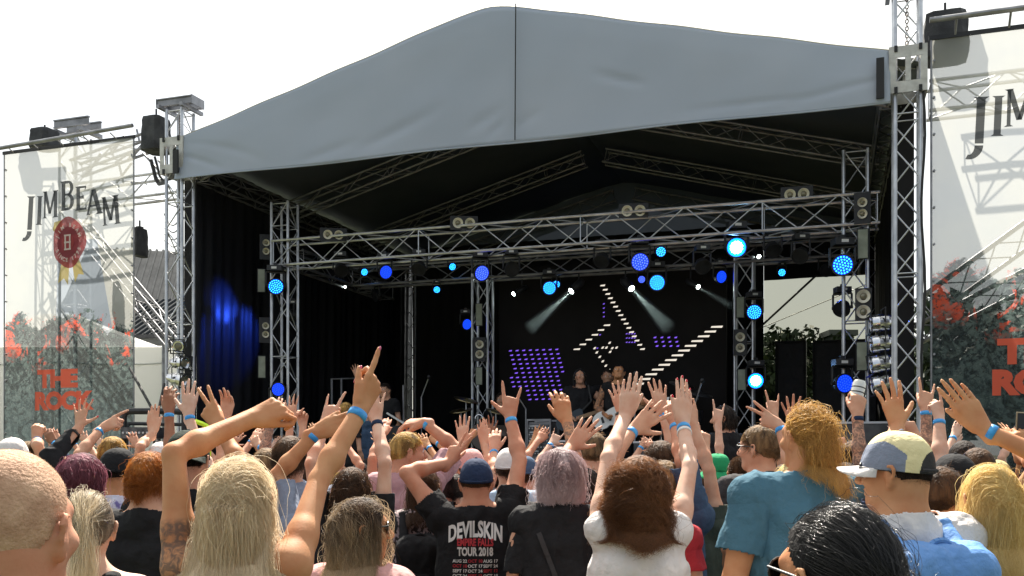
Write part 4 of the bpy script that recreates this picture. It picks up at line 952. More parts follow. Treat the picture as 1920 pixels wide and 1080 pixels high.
wb(m, 'knobs_and_legs', alu, None).parent = o
# guy lines of the marquee and yellow strap
for k, (a, b_) in enumerate((((243, 690), (287, 770)), ((308, 720), (297, 770)))):
    m = MB(); m.tube(Wp(*a, 13.2), Wp(*b_, 12.6), .018); m.tube(Wp(*b_, 12.6), Wp(b_[0] + 5, 900, 12.6), .018); tag(m.build('guy_strap', rubber), ['long slanting black strap in front of the marquee', 'short black strap beside the left tower'][k], 'strap')
m = MB(); hy = emis('neon_strap', (.55, 1.0, .02), 0.0); hy.node_tree.nodes['Principled BSDF'].inputs['Base Color'].default_value = (.6, .9, .03, 1)
m.path([Wp(366, 790, 8.6), Wp(380, 795, 8.6), Wp(394, 802, 8.6)], .022); m.tube(Wp(394, 802, 8.6), Wp(394, 1100, 8.6), .01); tag(m.build('neon_strap', hy), 'neon yellow strap above the dark green cap', 'strap')
# crowd barrier with red striped banner
barr = empty('crowd_barrier', (-2.6, 10.4, 0)); tag(barr, 'low metal crowd barrier with a blue cover and red lettering bars', 'barrier')
m = MB()
for xx in np.linspace(-4.5, 5.5, 21): m.tube((xx, 10.4, 0), (xx, 10.4, 1.15), .018)
m.tube((-4.5, 10.4, 1.15), (5.5, 10.4, 1.15), .025); wb(m, 'frame', alu, barr)
# ================================================================ continuous bodies: distance fields -> one closed surface
def _n(v): v = np.asarray(v, float); return v / (np.linalg.norm(v) + 1e-12)
class Field:
    """list of soft solids; each is (kind, data, blend, op)"""
    def __init__(s): s.p = []
    def cap(s, a, b, ra, rb=None, k=.02, op='+', flat=None, ax=None):
        """tapered capsule; flat=(unit dir, factor) squashes it along dir"""
        s.p.append(('c', np.asarray(a, float), np.asarray(b, float), ra, ra if rb is None else rb, k, op, flat)); return s
    def ell(s, c, r, M=None, k=.02, op='+'):
        s.p.append(('e', np.asarray(c, float), np.asarray(r, float), None if M is None else np.asarray(M, float), None, k, op, None)); return s
    def cut(s, pt, nrm, region=None): s.p.append(('h', np.asarray(pt, float), _n(nrm), region, None, 0, '&', None)); return s
    def bounds(s):
        lo = np.full(3, 1e9); hi = -lo
        for q in s.p:
            if q[6] != '+': continue
            if q[0] == 'c':
                for c, r in ((q[1], q[3]), (q[2], q[4])): lo = np.minimum(lo, c - r * 1.35); hi = np.maximum(hi, c + r * 1.35)
            elif q[0] == 'e': r = max(q[2]) if q[3] is not None else q[2]; lo = np.minimum(lo, q[1] - r); hi = np.maximum(hi, q[1] + r)
        return lo, hi
    def mesh(s, h, zsplit=None, coarse=3.0, name='body'):
        lo, hi = s.bounds(); pad = 3 * h; lo = lo - pad; hi = hi + pad
        xs = np.arange(lo[0], hi[0] + h, h); ys = np.arange(lo[1], hi[1] + h, h)
        if zsplit is not None and lo[2] < zsplit:
            zs = np.concatenate([np.arange(lo[2] - h * coarse, zsplit - h * coarse * .5, h * coarse), np.arange(zsplit, hi[2] + h, h)])
        else: zs = np.arange(lo[2], hi[2] + h, h)
        ax = (xs.astype('f4'), ys.astype('f4'), zs.astype('f4')); D = np.full((len(xs), len(ys), len(zs)), 1.0, 'f4')
        for kind, A, B, ra, rb, k, op, flat in s.p:
            if kind == 'h':
                P = (ax[0][:, None, None] - A[0]) * B[0] + (ax[1][None, :, None] - A[1]) * B[1] + (ax[2][None, None, :] - A[2]) * B[2]
                D[:] = np.maximum(D, P); continue
            if kind == 'c':
                m = max(ra, rb) * (1.0 if flat is None or flat[1] <= 1 else flat[1]) + k + 2.5 * h; l0 = np.minimum(A, B) - m; h0 = np.maximum(A, B) + m
            else:
                m = (max(B) if ra is not None else B) + k + 2.5 * h; l0 = A - m; h0 = A + m
            sl = []
            for i in range(3): sl.append(slice(int(np.searchsorted(ax[i], l0[i])), int(np.searchsorted(ax[i], h0[i]))))
            if any(q.stop - q.start < 1 for q in sl): continue
            X = ax[0][sl[0]][:, None, None]; Y = ax[1][sl[1]][None, :, None]; Z = ax[2][sl[2]][None, None, :]
            if kind == 'c':
                px, py, pz = X - A[0], Y - A[1], Z - A[2]; d = B - A; L2 = float(d @ d) + 1e-12
                t = np.clip((px * d[0] + py * d[1] + pz * d[2]) / L2, 0, 1)
                qx, qy, qz = px - t * d[0], py - t * d[1], pz - t * d[2]; r2 = qx * qx + qy * qy + qz * qz
                if flat is not None:
                    n = flat[0]; f_ = flat[1]; c_ = qx * n[0] + qy * n[1] + qz * n[2]; r2 = r2 + c_ * c_ * (1 / (f_ * f_) - 1)
                    v = (np.sqrt(r2) - (ra + (rb - ra) * t)) * min(1, (f_ + 1) / 2)
                else: v = np.sqrt(r2) - (ra + (rb - ra) * t)
            else:
                px, py, pz = X - A[0], Y - A[1], Z - A[2]
                if ra is not None: M = ra; px, py, pz = (px * M[0, 0] + py * M[1, 0] + pz * M[2, 0]), (px * M[0, 1] + py * M[1, 1] + pz * M[2, 1]), (px * M[0, 2] + py * M[1, 2] + pz * M[2, 2])
                k0 = np.sqrt((px / B[0]) ** 2 + (py / B[1]) ** 2 + (pz / B[2]) ** 2); k1 = np.sqrt((px / B[0] ** 2) ** 2 + (py / B[1] ** 2) ** 2 + (pz / B[2] ** 2) ** 2)
                v = k0 * (k0 - 1) / np.maximum(k1, 1e-6)
            W = D[sl[0], sl[1], sl[2]]
            if op == '+':
                H_ = np.clip(.5 + .5 * (W - v) / k, 0, 1); D[sl[0], sl[1], sl[2]] = W * (1 - H_) + v * H_ - k * H_ * (1 - H_)
            else:
                v = -v; H_ = np.clip(.5 - .5 * (W - v) / k, 0, 1); D[sl[0], sl[1], sl[2]] = W * (1 - H_) + v * H_ + k * H_ * (1 - H_)
        return surface(D, ax)
def surface(D, ax):
    """surface nets on a rectilinear grid -> verts (n,3), quads (m,4)"""
    I = D < 0; c = np.zeros(tuple(n - 1 for n in D.shape), 'i1')
    for dx in (0, 1):
        for dy in (0, 1):
            for dz in (0, 1): c += I[dx:D.shape[0] - 1 + dx, dy:D.shape[1] - 1 + dy, dz:D.shape[2] - 1 + dz]
    act = (c > 0) & (c < 8); idx = np.argwhere(act); n = len(idx)
    cid = np.full(act.shape, -1, 'i4'); cid[act] = np.arange(n)
    i, j, k = idx.T; V = {}
    for dx in (0, 1):
        for dy in (0, 1):
            for dz in (0, 1): V[dx, dy, dz] = D[i + dx, j + dy, k + dz]
    acc = np.zeros((n, 3)); cnt = np.zeros(n)
    for a in range(3):
        for p in (0, 1):
            for q in (0, 1):
                e0 = [0, 0, 0]; o = [t for t in range(3) if t != a]; e0[o[0]] = p; e0[o[1]] = q; e1 = list(e0); e1[a] = 1
                v0, v1 = V[tuple(e0)], V[tuple(e1)]; m = (v0 < 0) != (v1 < 0); t = np.where(m, v0 / np.where(m, v0 - v1, 1), 0)
                pos = np.zeros((n, 3)); pos[:, a] = t; pos[:, o[0]] = p; pos[:, o[1]] = q; acc += pos * m[:, None]; cnt += m
    loc = acc / cnt[:, None]; X = np.empty((n, 3))
    for a, q in enumerate((i, j, k)):
        A = ax[a].astype(float); X[:, a] = A[q] + loc[:, a] * (A[q + 1] - A[q])
    F_ = []
    for a in range(3):
        o = [t for t in range(3) if t != a]
        s0 = [slice(1, -1)] * 3; s1 = [slice(1, -1)] * 3; s0[a] = slice(0, D.shape[a] - 1); s1[a] = slice(1, D.shape[a])
        m = I[tuple(s0)] != I[tuple(s1)]; w = np.argwhere(m); g = w.copy(); 
        for t in o: g[:, t] += 1
        sgn = I[g[:, 0], g[:, 1], g[:, 2]]
        def cell(d0, d1):
            q = g.copy(); q[:, o[0]] += d0; q[:, o[1]] += d1; return cid[q[:, 0], q[:, 1], q[:, 2]]
        Q = np.stack([cell(-1, -1), cell(0, -1), cell(0, 0), cell(-1, 0)], 1)
        flip = sgn if a != 1 else ~sgn
        Q[~flip] = Q[~flip][:, ::-1]; F_.append(Q)
    Fq = np.concatenate(F_); Fq = Fq[(Fq >= 0).all(1)]
    return X, Fq
def smooth_verts(X, Fq, it=1, lam=.5):
    for _ in range(it):
        acc = np.zeros_like(X); cnt = np.zeros(len(X))
        for a in range(4):
            u, v = Fq[:, a], Fq[:, (a + 1) % 4]
            for c in range(3): acc[:, c] += np.bincount(u, X[v, c], len(X)) + np.bincount(v, X[u, c], len(X))
            cnt += np.bincount(u, minlength=len(X)) + np.bincount(v, minlength=len(X))
        X = X * (1 - lam) + lam * acc / np.maximum(cnt, 1)[:, None]
    return X
def vnormals(X, Fq):
    n = np.cross(X[Fq[:, 2]] - X[Fq[:, 0]], X[Fq[:, 3]] - X[Fq[:, 1]]); N = np.zeros_like(X)
    for a in range(4):
        for c in range(3): N[:, c] += np.bincount(Fq[:, a], n[:, c], len(X))
    return N / (np.linalg.norm(N, axis=1)[:, None] + 1e-12)
def np_mesh(name, X, Fq, mats, smooth=True, attrs=None):
    me = bpy.data.meshes.new(name); n = len(X); m = len(Fq); K = Fq.shape[1]
    me.vertices.add(n); me.vertices.foreach_set('co', X.astype('f4').ravel()); me.loops.add(m * K); me.loops.foreach_set('vertex_index', Fq.astype('i4').ravel())
    me.polygons.add(m); me.polygons.foreach_set('loop_start', np.arange(0, m * K, K, dtype='i4'))
    me.update(calc_edges=True)
    if smooth: me.polygons.foreach_set('use_smooth', np.ones(m, bool))
    for q in mats: me.materials.append(q)
    for k, v in (attrs or {}).items():
        a = me.attributes.new(k, 'FLOAT', 'POINT'); a.data.foreach_set('value', v.astype('f4'))
    return me
def link(name, me, parent=None):
    o = bpy.data.objects.new(name, me); COL.objects.link(o)
    if parent: o.parent = parent
    return o
def snoise(P, seed=0, f=1.0):
    r = np.random.default_rng(seed); out = np.zeros(len(P))
    for k in range(5):
        d = _n(r.normal(size=3)); w = f * (1 + k * .7); out += np.sin(P @ d * w * 6.28 + r.uniform(0, 6.28) + 1.2 * np.sin(P @ _n(r.normal(size=3)) * w * 4)) / (1 + .5 * k)
    return out / 3
def folds(X, N, seed, amp, f=3.0):
    q = snoise(X * np.array([1, 1, .5]), seed, f); q2 = snoise(X * np.array([1.2, 1.2, .7]), seed + 9, f * 1.9)
    return X + N * ((np.exp(-(q * 3.2) ** 2) * 1.5 - .5) * amp + (np.exp(-(q2 * 3.5) ** 2) - .3) * amp * .6)[:, None]

# ---------------------------------------------------------------- skin and cloth materials
def skin_mat(name, col, red=.12):
    m = bsdf(name, col, .62, spec=.25, sss=.06); b = m.node_tree.nodes['Principled BSDF']
    t = nn(m, 'ShaderNodeTexCoord'); n = nn(m, 'ShaderNodeTexNoise', Scale=14, Detail=6); lk(m, t.outputs['Object'], n.inputs['Vector'])
    r = nn(m, 'ShaderNodeValToRGB'); e = r.color_ramp.elements; e[0].position = .3; e[1].position = .7
    e[0].color = (col[0] * .90, col[1] * .74, col[2] * .68, 1); e[1].color = (min(1, col[0] * 1.07), min(1, col[1] * 1.12), min(1, col[2] * 1.15), 1); lk(m, n.outputs['Fac'], r.inputs['Fac'])
    at = nn(m, 'ShaderNodeAttribute', attribute_name='tattoo'); n2 = nn(m, 'ShaderNodeTexNoise', Scale=46, Detail=6, Distortion=1.6); lk(m, t.outputs['Object'], n2.inputs['Vector'])
    q = nn(m, 'ShaderNodeMapRange'); q.inputs['From Min'].default_value = .36; q.inputs['From Max'].default_value = .58; lk(m, n2.outputs['Fac'], q.inputs['Value'])
    mu = nn(m, 'ShaderNodeMath', operation='MULTIPLY'); lk(m, q.outputs[0], mu.inputs[0]); lk(m, at.outputs['Fac'], mu.inputs[1])
    mx_ = nn(m, 'ShaderNodeMix', data_type='RGBA'); lk(m, mu.outputs[0], mx_.inputs['Factor']); lk(m, r.outputs[0], mx_.inputs['A']); mx_.inputs['B'].default_value = (.10, .078, .070, 1)
    lk(m, mx_.outputs['Result'], b.inputs['Base Color'])
    n3 = nn(m, 'ShaderNodeTexNoise', Scale=180, Detail=3); lk(m, t.outputs['Object'], n3.inputs['Vector']); bp = nn(m, 'ShaderNodeBump', Strength=.12, Distance=.004); lk(m, n3.outputs['Fac'], bp.inputs['Height']); lk(m, bp.outputs['Normal'], b.inputs['Normal'])
    return m
SKIN = {'fair': skin_mat('skin_fair', (.60, .34, .225)), 'pale': skin_mat('skin_pale', (.66, .42, .31)), 'tan': skin_mat('skin_tan', (.54, .27, .135)), 'ruddy': skin_mat('skin_ruddy', (.55, .27, .17)), 'brown': skin_mat('skin_brown', (.30, .14, .08))}
def cloth(name, c, rough=.85, weave=500, bump=.25, two=None, scale=9, lo=.45, hi=.55, sheen=.0):
    m = bsdf(name, c, rough, spec=.2); d = tuple(x * .86 for x in c) if two is None else two
    vary(m, d, c, scale if two is not None else 3, 4, lo if two is not None else .35, hi if two is not None else .65, bump=.5, bscale=26)
    return m
CL = {'black': cloth('cloth_black', (.016, .016, .018)), 'charcoal': cloth('cloth_charcoal', (.045, .043, .045)), 'white': cloth('cloth_white', (.74, .70, .68)), 'pink': cloth('cloth_pink', (.66, .36, .34)), 'mauve': cloth('cloth_mauve', (.48, .28, .30)),
      'teal': cloth('cloth_teal', (.065, .16, .225)), 'greyblue': cloth('cloth_greyblue', (.23, .26, .34)), 'grey': cloth('cloth_grey', (.25, .25, .27)), 'denim': cloth('cloth_denim', (.06, .10, .17)), 'ltblue': cloth('cloth_light_blue', (.42, .54, .68)),
      'navy': cloth('cloth_navy', (.02, .035, .08)), 'red': cloth('cloth_red', (.42, .03, .04)), 'green': cloth('cloth_green', (.02, .30, .12)), 'olive': cloth('cloth_olive', (.06, .075, .06)), 'darkgreen': cloth('cloth_dark_green', (.022, .032, .024)),
      'leopard': cloth('cloth_leopard', (.38, .30, .30), two=(.03, .025, .025), scale=60, lo=.46, hi=.50), 'jersey': cloth('cloth_jersey', (.68, .68, .82), two=(.20, .18, .42), scale=8, lo=.34, hi=.38), 'cream': cloth('cloth_cream', (.80, .70, .40)), 'brownc': cloth('cloth_brown', (.12, .08, .06))}
pants_m = cloth('cloth_trousers', (.03, .035, .05)); shoe_m = bsdf('shoe', (.03, .03, .03), .6)
band_m = vary(bsdf('wristband_blue', (.03, .30, .72), .45), (.025, .24, .62), (.06, .40, .80), 40, 3)
bandk = bsdf('bracelet_black', (.01, .01, .01), .5); silver = bsdf('ring_metal', (.75, .7, .6), .2, 1.0)
nailm = {'pink': bsdf('nail_pink', (.60, .10, .22), .18), 'red': bsdf('nail_red', (.62, .01, .03), .15), 'plain': bsdf('nail_plain', (.72, .50, .44), .3)}
glassm = bsdf('sunglass_lens', (.01, .01, .012), .08); framem = bsdf('glasses_frame', (.02, .02, .02), .3)

# ---------------------------------------------------------------- hands
POSES = { # curls (3 joints) for index..little, spreads, thumb (out, forward, curl)
 'open': ([(.10, .15, .10), (.08, .12, .08), (.10, .15, .10), (.14, .2, .12)], [.17, .04, -.09, -.26], (.85, .25, .15)),
 'flat': ([(.06, .08, .05), (.03, .06, .04), (.05, .08, .05), (.08, .12, .08)], [.035, .01, -.02, -.05], (.38, .15, .15)),
 'wide': ([(.08, .12, .10), (.05, .10, .08), (.08, .12, .10), (.10, .15, .10)], [.32, .10, -.13, -.40], (1.1, .2, .1)),
 'relaxed': ([(.30, .45, .30), (.38, .52, .32), (.45, .58, .35), (.50, .60, .35)], [.10, .02, -.06, -.15], (.6, .45, .3)),
 'bent': ([(.65, .35, .2), (.62, .35, .2), (.66, .40, .2), (.75, .40, .2)], [.08, .02, -.04, -.10], (.7, .4, .2)),
 'fist': ([(1.35, 1.65, .9), (1.40, 1.65, .9), (1.42, 1.65, .9), (1.42, 1.6, .9)], [0, 0, -.02, -.05], (.25, .9, .7)),
 'loosefist': ([(.95, 1.1, .6), (1.1, 1.2, .7), (1.15, 1.2, .7), (1.15, 1.2, .7)], [.02, 0, -.02, -.05], (.35, .6, .3)),
 'horns': ([(.02, .08, .05), (1.40, 1.65, .9), (1.42, 1.65, .9), (.05, .12, .08)], [.10, 0, -.03, -.30], (.95, .15, .1)),
 'hornsin': ([(.02, .08, .05), (1.40, 1.65, .9), (1.42, 1.65, .9), (.05, .12, .08)], [.10, 0, -.03, -.25], (.2, .95, .6)),
 'point': ([(.06, .10, .06), (1.0, 1.45, .8), (1.2, 1.55, .9), (1.3, 1.5, .9)], [.02, 0, -.02, -.05], (.35, .55, .35)),
 'victory': ([(.04, .06, .05), (.04, .06, .05), (1.4, 1.65, .9), (1.4, 1.6, .9)], [.18, -.06, -.02, -.05], (.2, .95, .6)),
 'grip': ([(.85, .95, .5), (.88, .98, .5), (.9, 1.0, .5), (.95, 1.0, .5)], [.03, 0, -.02, -.06], (.5, .9, .5))}
FL = [(.043, .026, .021), (.047, .030, .022), (.044, .028, .022), (.034, .021, .020)]
def hand(Fd, W, d, n, side, pose, s=1.0, fat=1.0):
    """W wrist, d hand direction, n palm normal; side +1 right hand"""
    d = _n(d); n = _n(n - d * (n @ d)); t = side * np.cross(d, n); cu, sp, (to, tf, tcu) = POSES[pose]; g = s * fat; k = .006 * s
    Fd.cap(W - d * .03 * s, W + d * .018 * s, .0245 * g, .0235 * g, k=.012, flat=(n, .80))
    Fd.ell(W + d * .052 * s, (.031 * s, .046 * s, .0125 * g), np.stack([t, d, n], 1), k=.014 * s)
    base = [.016, .005, -.006, -.016]; kx = [.030, .0095, -.0115, -.0305]; ky = [.091, .095, .089, .079]; tips = []
    for i in range(4):
        B = W + d * .018 * s + t * base[i] * s; K_ = W + d * ky[i] * s + t * kx[i] * s + n * (.002 if i in (0, 3) else 0) * s
        Fd.cap(B, K_, .0125 * g, .0112 * g, k=.009 * s)
    for i in range(4):
        P = W + d * ky[i] * s + t * kx[i] * s; dd = d * math.cos(sp[i]) + t * math.sin(sp[i]); a = 0; rr = [.0098, .0090, .0082, .0068]
        if i == 3: rr = [.0088, .0079, .0071, .0060]
        for j in range(3):
            a += cu[i][j]; v = dd * math.cos(a) + n * math.sin(a); Q = P + v * FL[i][j] * s
            Fd.cap(P, Q, rr[j] * g, rr[j + 1] * g, k=(k if j == 0 else .0025 * s)); P = Q
        tips.append((P, v, n * math.cos(a) - dd * math.sin(a), rr[3] * g))
    # thumb leaves the side of the palm near its base
    B = W + d * .022 * s + t * .020 * s + n * .006 * s; dd = d * math.cos(to) + t * math.sin(to); v = _n(dd * math.cos(tf * .5) + n * math.sin(tf * .5))
    M_ = B + v * .038 * s; Fd.cap(B, M_, .0165 * g, .0130 * g, k=.012 * s)
    inw = _n(d * .9 + n * .5 * tf - t * .1); v2 = _n(v * (1 - tcu) + inw * tcu + n * tf * .25); Q = M_ + v2 * .031 * s; Fd.cap(M_, Q, .0112 * g, .0100 * g, k=.006 * s)
    v3 = _n(v2 + (inw - v2) * tcu); Z = Q + v3 * .025 * s; Fd.cap(Q, Z, .0098 * g, .0080 * g, k=.003 * s); tips.append((Z, v3, _n(np.cross(np.cross(v3, -t), v3)) * -1 if False else n, .0078 * g))
    return tips

# ---------------------------------------------------------------- hair
def hair_mat(name, c1, c2, tip=None, rough=.35):
    m = bpy.data.materials.new(name); m.use_nodes = True; N = m.node_tree.nodes; h = N['Principled BSDF']
    h.inputs['Roughness'].default_value = rough; h.inputs['Specular IOR Level'].default_value = .45 if rough > .3 else .9
    hi = N.new('ShaderNodeHairInfo'); r = N.new('ShaderNodeValToRGB'); r.color_ramp.elements[0].color = (*c1, 1); r.color_ramp.elements[1].color = (*c2, 1)
    at_ = N.new('ShaderNodeAttribute'); at_.attribute_name = 'shade'; lk(m, at_.outputs['Fac'], r.inputs['Fac']); res = r.outputs['Color']
    if tip:
        mx_ = N.new('ShaderNodeMix'); mx_.data_type = 'RGBA'; mr = N.new('ShaderNodeMapRange'); mr.inputs['From Min'].default_value = tip[1]; mr.inputs['From Max'].default_value = tip[2]; lk(m, hi.outputs['Intercept'], mr.inputs['Value']); lk(m, mr.outputs[0], mx_.inputs['Factor'])
        lk(m, res, mx_.inputs['A']); mx_.inputs['B'].default_value = (*tip[0], 1); res = mx_.outputs['Result']
    tr = N.new('ShaderNodeBsdfTranslucent'); ms = N.new('ShaderNodeMixShader'); ms.inputs[0].default_value = .45; lk(m, res, tr.inputs['Color']); lk(m, h.outputs[0], ms.inputs[1]); lk(m, tr.outputs[0], ms.inputs[2])
    lk(m, res, h.inputs['Base Color']); lk(m, ms.outputs[0], N['Material Output'].inputs['Surface'])
    sh = vary(bsdf(name + '_base', c1, .7, spec=.2), tuple(x * .45 for x in c1), tuple(x * .8 for x in c2), 30, 5, bump=.6, bscale=90, stretch=(1, 1, .15))
    if name == 'hair_buzz': vary(sh, (.40, .23, .145), (.56, .36, .24), 30, 5, bump=.3, bscale=200)
    return (m, sh)
HAIR = {'platinum': hair_mat('hair_platinum', (0.6, 0.46, 0.3), (0.98, 0.86, 0.64)), 'blonde': hair_mat('hair_blonde', (0.66, 0.46, 0.17), (0.98, 0.8, 0.4)), 'golden': hair_mat('hair_golden', (0.3, 0.16, 0.045), (0.72, 0.44, 0.13)),
        'ginger': hair_mat('hair_ginger', (0.2, 0.055, 0.01), (0.55, 0.19, 0.03)), 'brown': hair_mat('hair_brown', (0.035, 0.018, 0.01), (0.14, 0.072, 0.035)), 'auburn': hair_mat('hair_auburn', (.07, .026, .011), (.34, .15, .06)), 'dark': hair_mat('hair_dark', (0.012, 0.008, 0.007), (0.045, 0.028, 0.02)),
        'black': hair_mat('hair_black', (0.004, 0.004, 0.005), (0.014, 0.012, 0.012), rough=.22), 'lilac': hair_mat('hair_lilac', (.27, .18, .185), (.60, .46, .46), ((.66, .54, .54), .4, 1.0)), 'pink': hair_mat('hair_pink', (.12, .03, .05), (.36, .13, .17)), 'lightbrown': hair_mat('hair_light_brown', (.085, .05, .025), (.34, .21, .10)),
        'balayage': hair_mat('hair_balayage', (.02, .012, .008), (.11, .06, .035), ((.74, .56, .36), .12, .75)), 'ashroot': hair_mat('hair_ash_root', (.03, .022, .017), (.30, .23, .17), ((.95, .82, .60), .10, .34)), 'buzz': hair_mat('hair_buzz', (0.3, 0.2, 0.13), (0.55, 0.4, 0.28)), 'greyh': hair_mat('hair_grey', (0.108, 0.0963, 0.0844), (0.303, 0.28, 0.258))}
HEADR = np.array([.0735, .093, .098])
def rot_m(yaw, pitch, roll=0):
    return np.array(Matrix.Rotation(yaw, 3, 'Z') @ Matrix.Rotation(-pitch, 3, 'X') @ Matrix.Rotation(roll, 3, 'Y'))
def scalp_roots(n, rng, style):
    out = []
    while len(out) < n:
        u = rng.normal(size=(n * 2, 3)); u /= np.linalg.norm(u, axis=1)[:, None]
        y, z, x = u[:, 1], u[:, 2], np.abs(u[:, 0])
        thr = np.interp(y, [-1, -.6, -.1, .2, .45, .75, 1], [-.62, -.66, -.30, .02, .40, .58, .70])
        if style == 'buzz' or style == 'short': thr = np.interp(y, [-1, -.6, -.1, .2, .45, .75, 1], [-.62, -.60, -.12, .15, .45, .62, .72])
        ok = z > thr; out += list(u[ok])
    return np.array(out[:n])
def grow_hair(hc, Rm, s, style, n, length, seed, colliders, steps=None, clump=.6, wave=0.0, part=None, vol=1.0, opt_w=1.12):
    """polyline strands in body-local coordinates. hc head centre, Rm head rotation"""
    rng = np.random.default_rng(seed); U = scalp_roots(n, rng, style); Rr = HEADR * s
    K = steps or (6 if style in ('short', 'buzz') else 20)
    crown = _n([0, -.35, .93]); L_ = length * (1 + rng.normal(0, .10, n)) * s
    if style in ('straight', 'bob', 'curly', 'halfup'): L_ = ((U[:, 2] * HEADR[2] - (.098 - length)).clip(.05, None) * 1.05 + .045 * np.clip(U[:, 2], 0, 1)) * (1 + rng.normal(0, .045, n)) * s
    if style in ('short', 'buzz'): L_ = length * s * (1 + rng.normal(0, .25, n)).clip(.4, 1.6)
    P = np.zeros((n, K, 3)); p = U * Rr * 1.0; N0 = U / Rr; N0 /= np.linalg.norm(N0, axis=1)[:, None]
    layer = (rng.uniform(.002, .018, n) * vol * s)
    src = np.array([0, .05 if style != 'short' else -.35, 1.0]); src = _n(src)
    away = U - src * (U @ src)[:, None]; away /= np.linalg.norm(away, axis=1)[:, None] + 1e-6
    if style in ('straight', 'bob', 'curly', 'halfup'):
        px = 0 if part is None else part; sx = np.where(U[:, 0] > px, 1.0, -1.0); top = (U[:, 2] > .2)
        away = np.where(top[:, None], _n_rows(away * .6 + np.stack([sx * .75, -.35 * np.ones(n), np.zeros(n)], 1)), away)
    if style == 'short': away = away + np.array([0, .55, 0]) * (U[:, 2] > .3)[:, None]
    d = _n_rows(away - N0 * (away * N0).sum(1)[:, None]); step = L_ / (K - 1)
    tie = None
    if style in ('ponytail', 'knot', 'sleek'): tie = np.array([0, -1.0, .12 if style != 'sleek' else -.25]) * Rr * 1.06
    ng = max(4, n // 45); gi = rng.integers(0, n, ng); near = np.argmin(((U[:, None, :] - U[gi][None]) ** 2).sum(2), 1) if n * ng < 4e6 else rng.integers(0, ng, n)
    ph = rng.uniform(0, 6.28, ng); ph_i = ph[near] + rng.normal(0, .5, n)
    fly = rng.random(n) < (.05 if style in ('straight', 'bob', 'halfup', 'ponytail', 'sleek') else .02)
    P[:, 0] = p; lift = rng.uniform(.2, 1, n)
    tied = np.zeros(n, bool); age = np.zeros(n)
    if style == 'halfup': K = 28; P = np.zeros((n, K, 3)); L_ = L_ + .10 * s; step = L_ / (K - 1)
    for j in range(1, K):
        t = j / (K - 1)
        if style == 'buzz': v = _n_rows(N0 * .9 + d * .5 + rng.normal(0, .15, (n, 3)))
        elif style == 'short': v = _n_rows(d * (.85 + .4 * t) + N0 * (.42 * lift * (1 - .9 * t))[:, None] * vol + rng.normal(0, .09, (n, 3)) + np.array([0, 0, -.25 * t]))
        elif tie is not None:
            todo = ~tied; v = np.zeros((n, 3)); tv = tie - p; dist = np.linalg.norm(tv, axis=1); v = tv / (dist[:, None] + 1e-6)
            tied |= dist < .022 * s
            if style == 'ponytail': v[tied] = np.array([rng.normal(0, .12), -.35 * (1 - t), -1]) + rng.normal(0, .10, (tied.sum(), 3))
            else: v[tied] = rng.normal(0, .6, (tied.sum(), 3)) + np.array([0, -.2, -.3])
            v = _n_rows(v)
        else:
            g = .22 + .9 * t if style != 'curly' else .15 + .7 * t
            nn_ = _n_rows(p / (Rr * Rr)); hi = np.clip((p[:, 2] / Rr[2] + .35) / .5, 0, 1)[:, None]
            down = (Rm.T @ np.array([0, 0, -1.0])); v = d * (1 - g * .55) + down * g
            if style == 'bob' and t > .75: v = v + (np.stack([-np.sign(p[:, 0]) * .9, .25 - 0 * p[:, 0], 0 * p[:, 0]], 1)) * (t - .7) * 2.2
            v = v - nn_ * np.maximum((v * nn_).sum(1), 0)[:, None] * hi
            v = _n_rows(v + rng.normal(0, .045 + (.1 if style == 'curly' else 0), (n, 3))); d = _n_rows(d * .55 + v * .45)
        if style == 'halfup':
            um = (U[:, 2] > -.12) | (U[:, 1] > -.35); kn = np.array([.12, -.98, .30]) * Rr * 1.06; tv = kn - p; dk = np.linalg.norm(tv, axis=1); tied |= um & (dk < .020 * s); go = um & ~tied
            v[go] = _n_rows(tv[go] + rng.normal(0, .004 * s, (go.sum(), 3))); age[tied] += 1; kn_ = tied & (age < 5); v[kn_] = _n_rows(rng.normal(0, 1, (kn_.sum(), 3)) + np.array([0, -.5, .1])); fl = tied & (age >= 5); v[fl] = _n_rows(v[fl] * .4 + (Rm.T @ np.array([0, 0, -1.0])) + np.array([.15, -.1, 0]) + rng.normal(0, .16, (fl.sum(), 3)))
        if tie is not None: st = np.where(tied, length * s / K * 1.5, .20 * s / K * 2.2)
        else: st = step
        p = p + v * st[:, None]
        # keep outside the head
        off = layer * (min(1, t * 3)) if style not in ('short', 'buzz') else 0 * layer
        q = p / (Rr[None] + off[:, None]); r_ = np.linalg.norm(q, axis=1); ins = r_ < 1; p[ins] = p[ins] / r_[ins][:, None]
        if style in ('straight', 'bob', 'curly', 'halfup', 'short'):
            hi = (.45 if style == 'short' else 1) * np.clip((p[:, 2] / Rr[2] + .45) / .5, 0, 1); far = (r_ > 1) & (hi > 0); p[far] = p[far] / (1 + (r_[far] - 1) * hi[far] * .85)[:, None]
            low = p[:, 2] < -.3 * Rr[2]; rad = np.hypot(p[:, 0] / (Rr[0] * opt_w), p[:, 1] / (Rr[1] * 1.12)); o_ = low & (rad > 1); k_ = 1 / (1 + (rad[o_] - 1) * (.35 if opt_w < 1.3 else .06)); p[o_, 0] *= k_; p[o_, 1] *= k_
        P[:, j] = p
    if fly.any() and style not in ('buzz',):
        w_ = np.cumsum(rng.normal(0, .0045 * s, (int(fly.sum()), K, 3)), axis=1) + (N0[fly] * .010 * s)[:, None, :] * np.linspace(0, 1, K)[None, :, None]; FW = np.zeros_like(P); FW[fly] = w_
    else: FW = 0
    G = P[gi]; a = np.linspace(0, 1, K)[None, :, None] ** 1.2 * clump
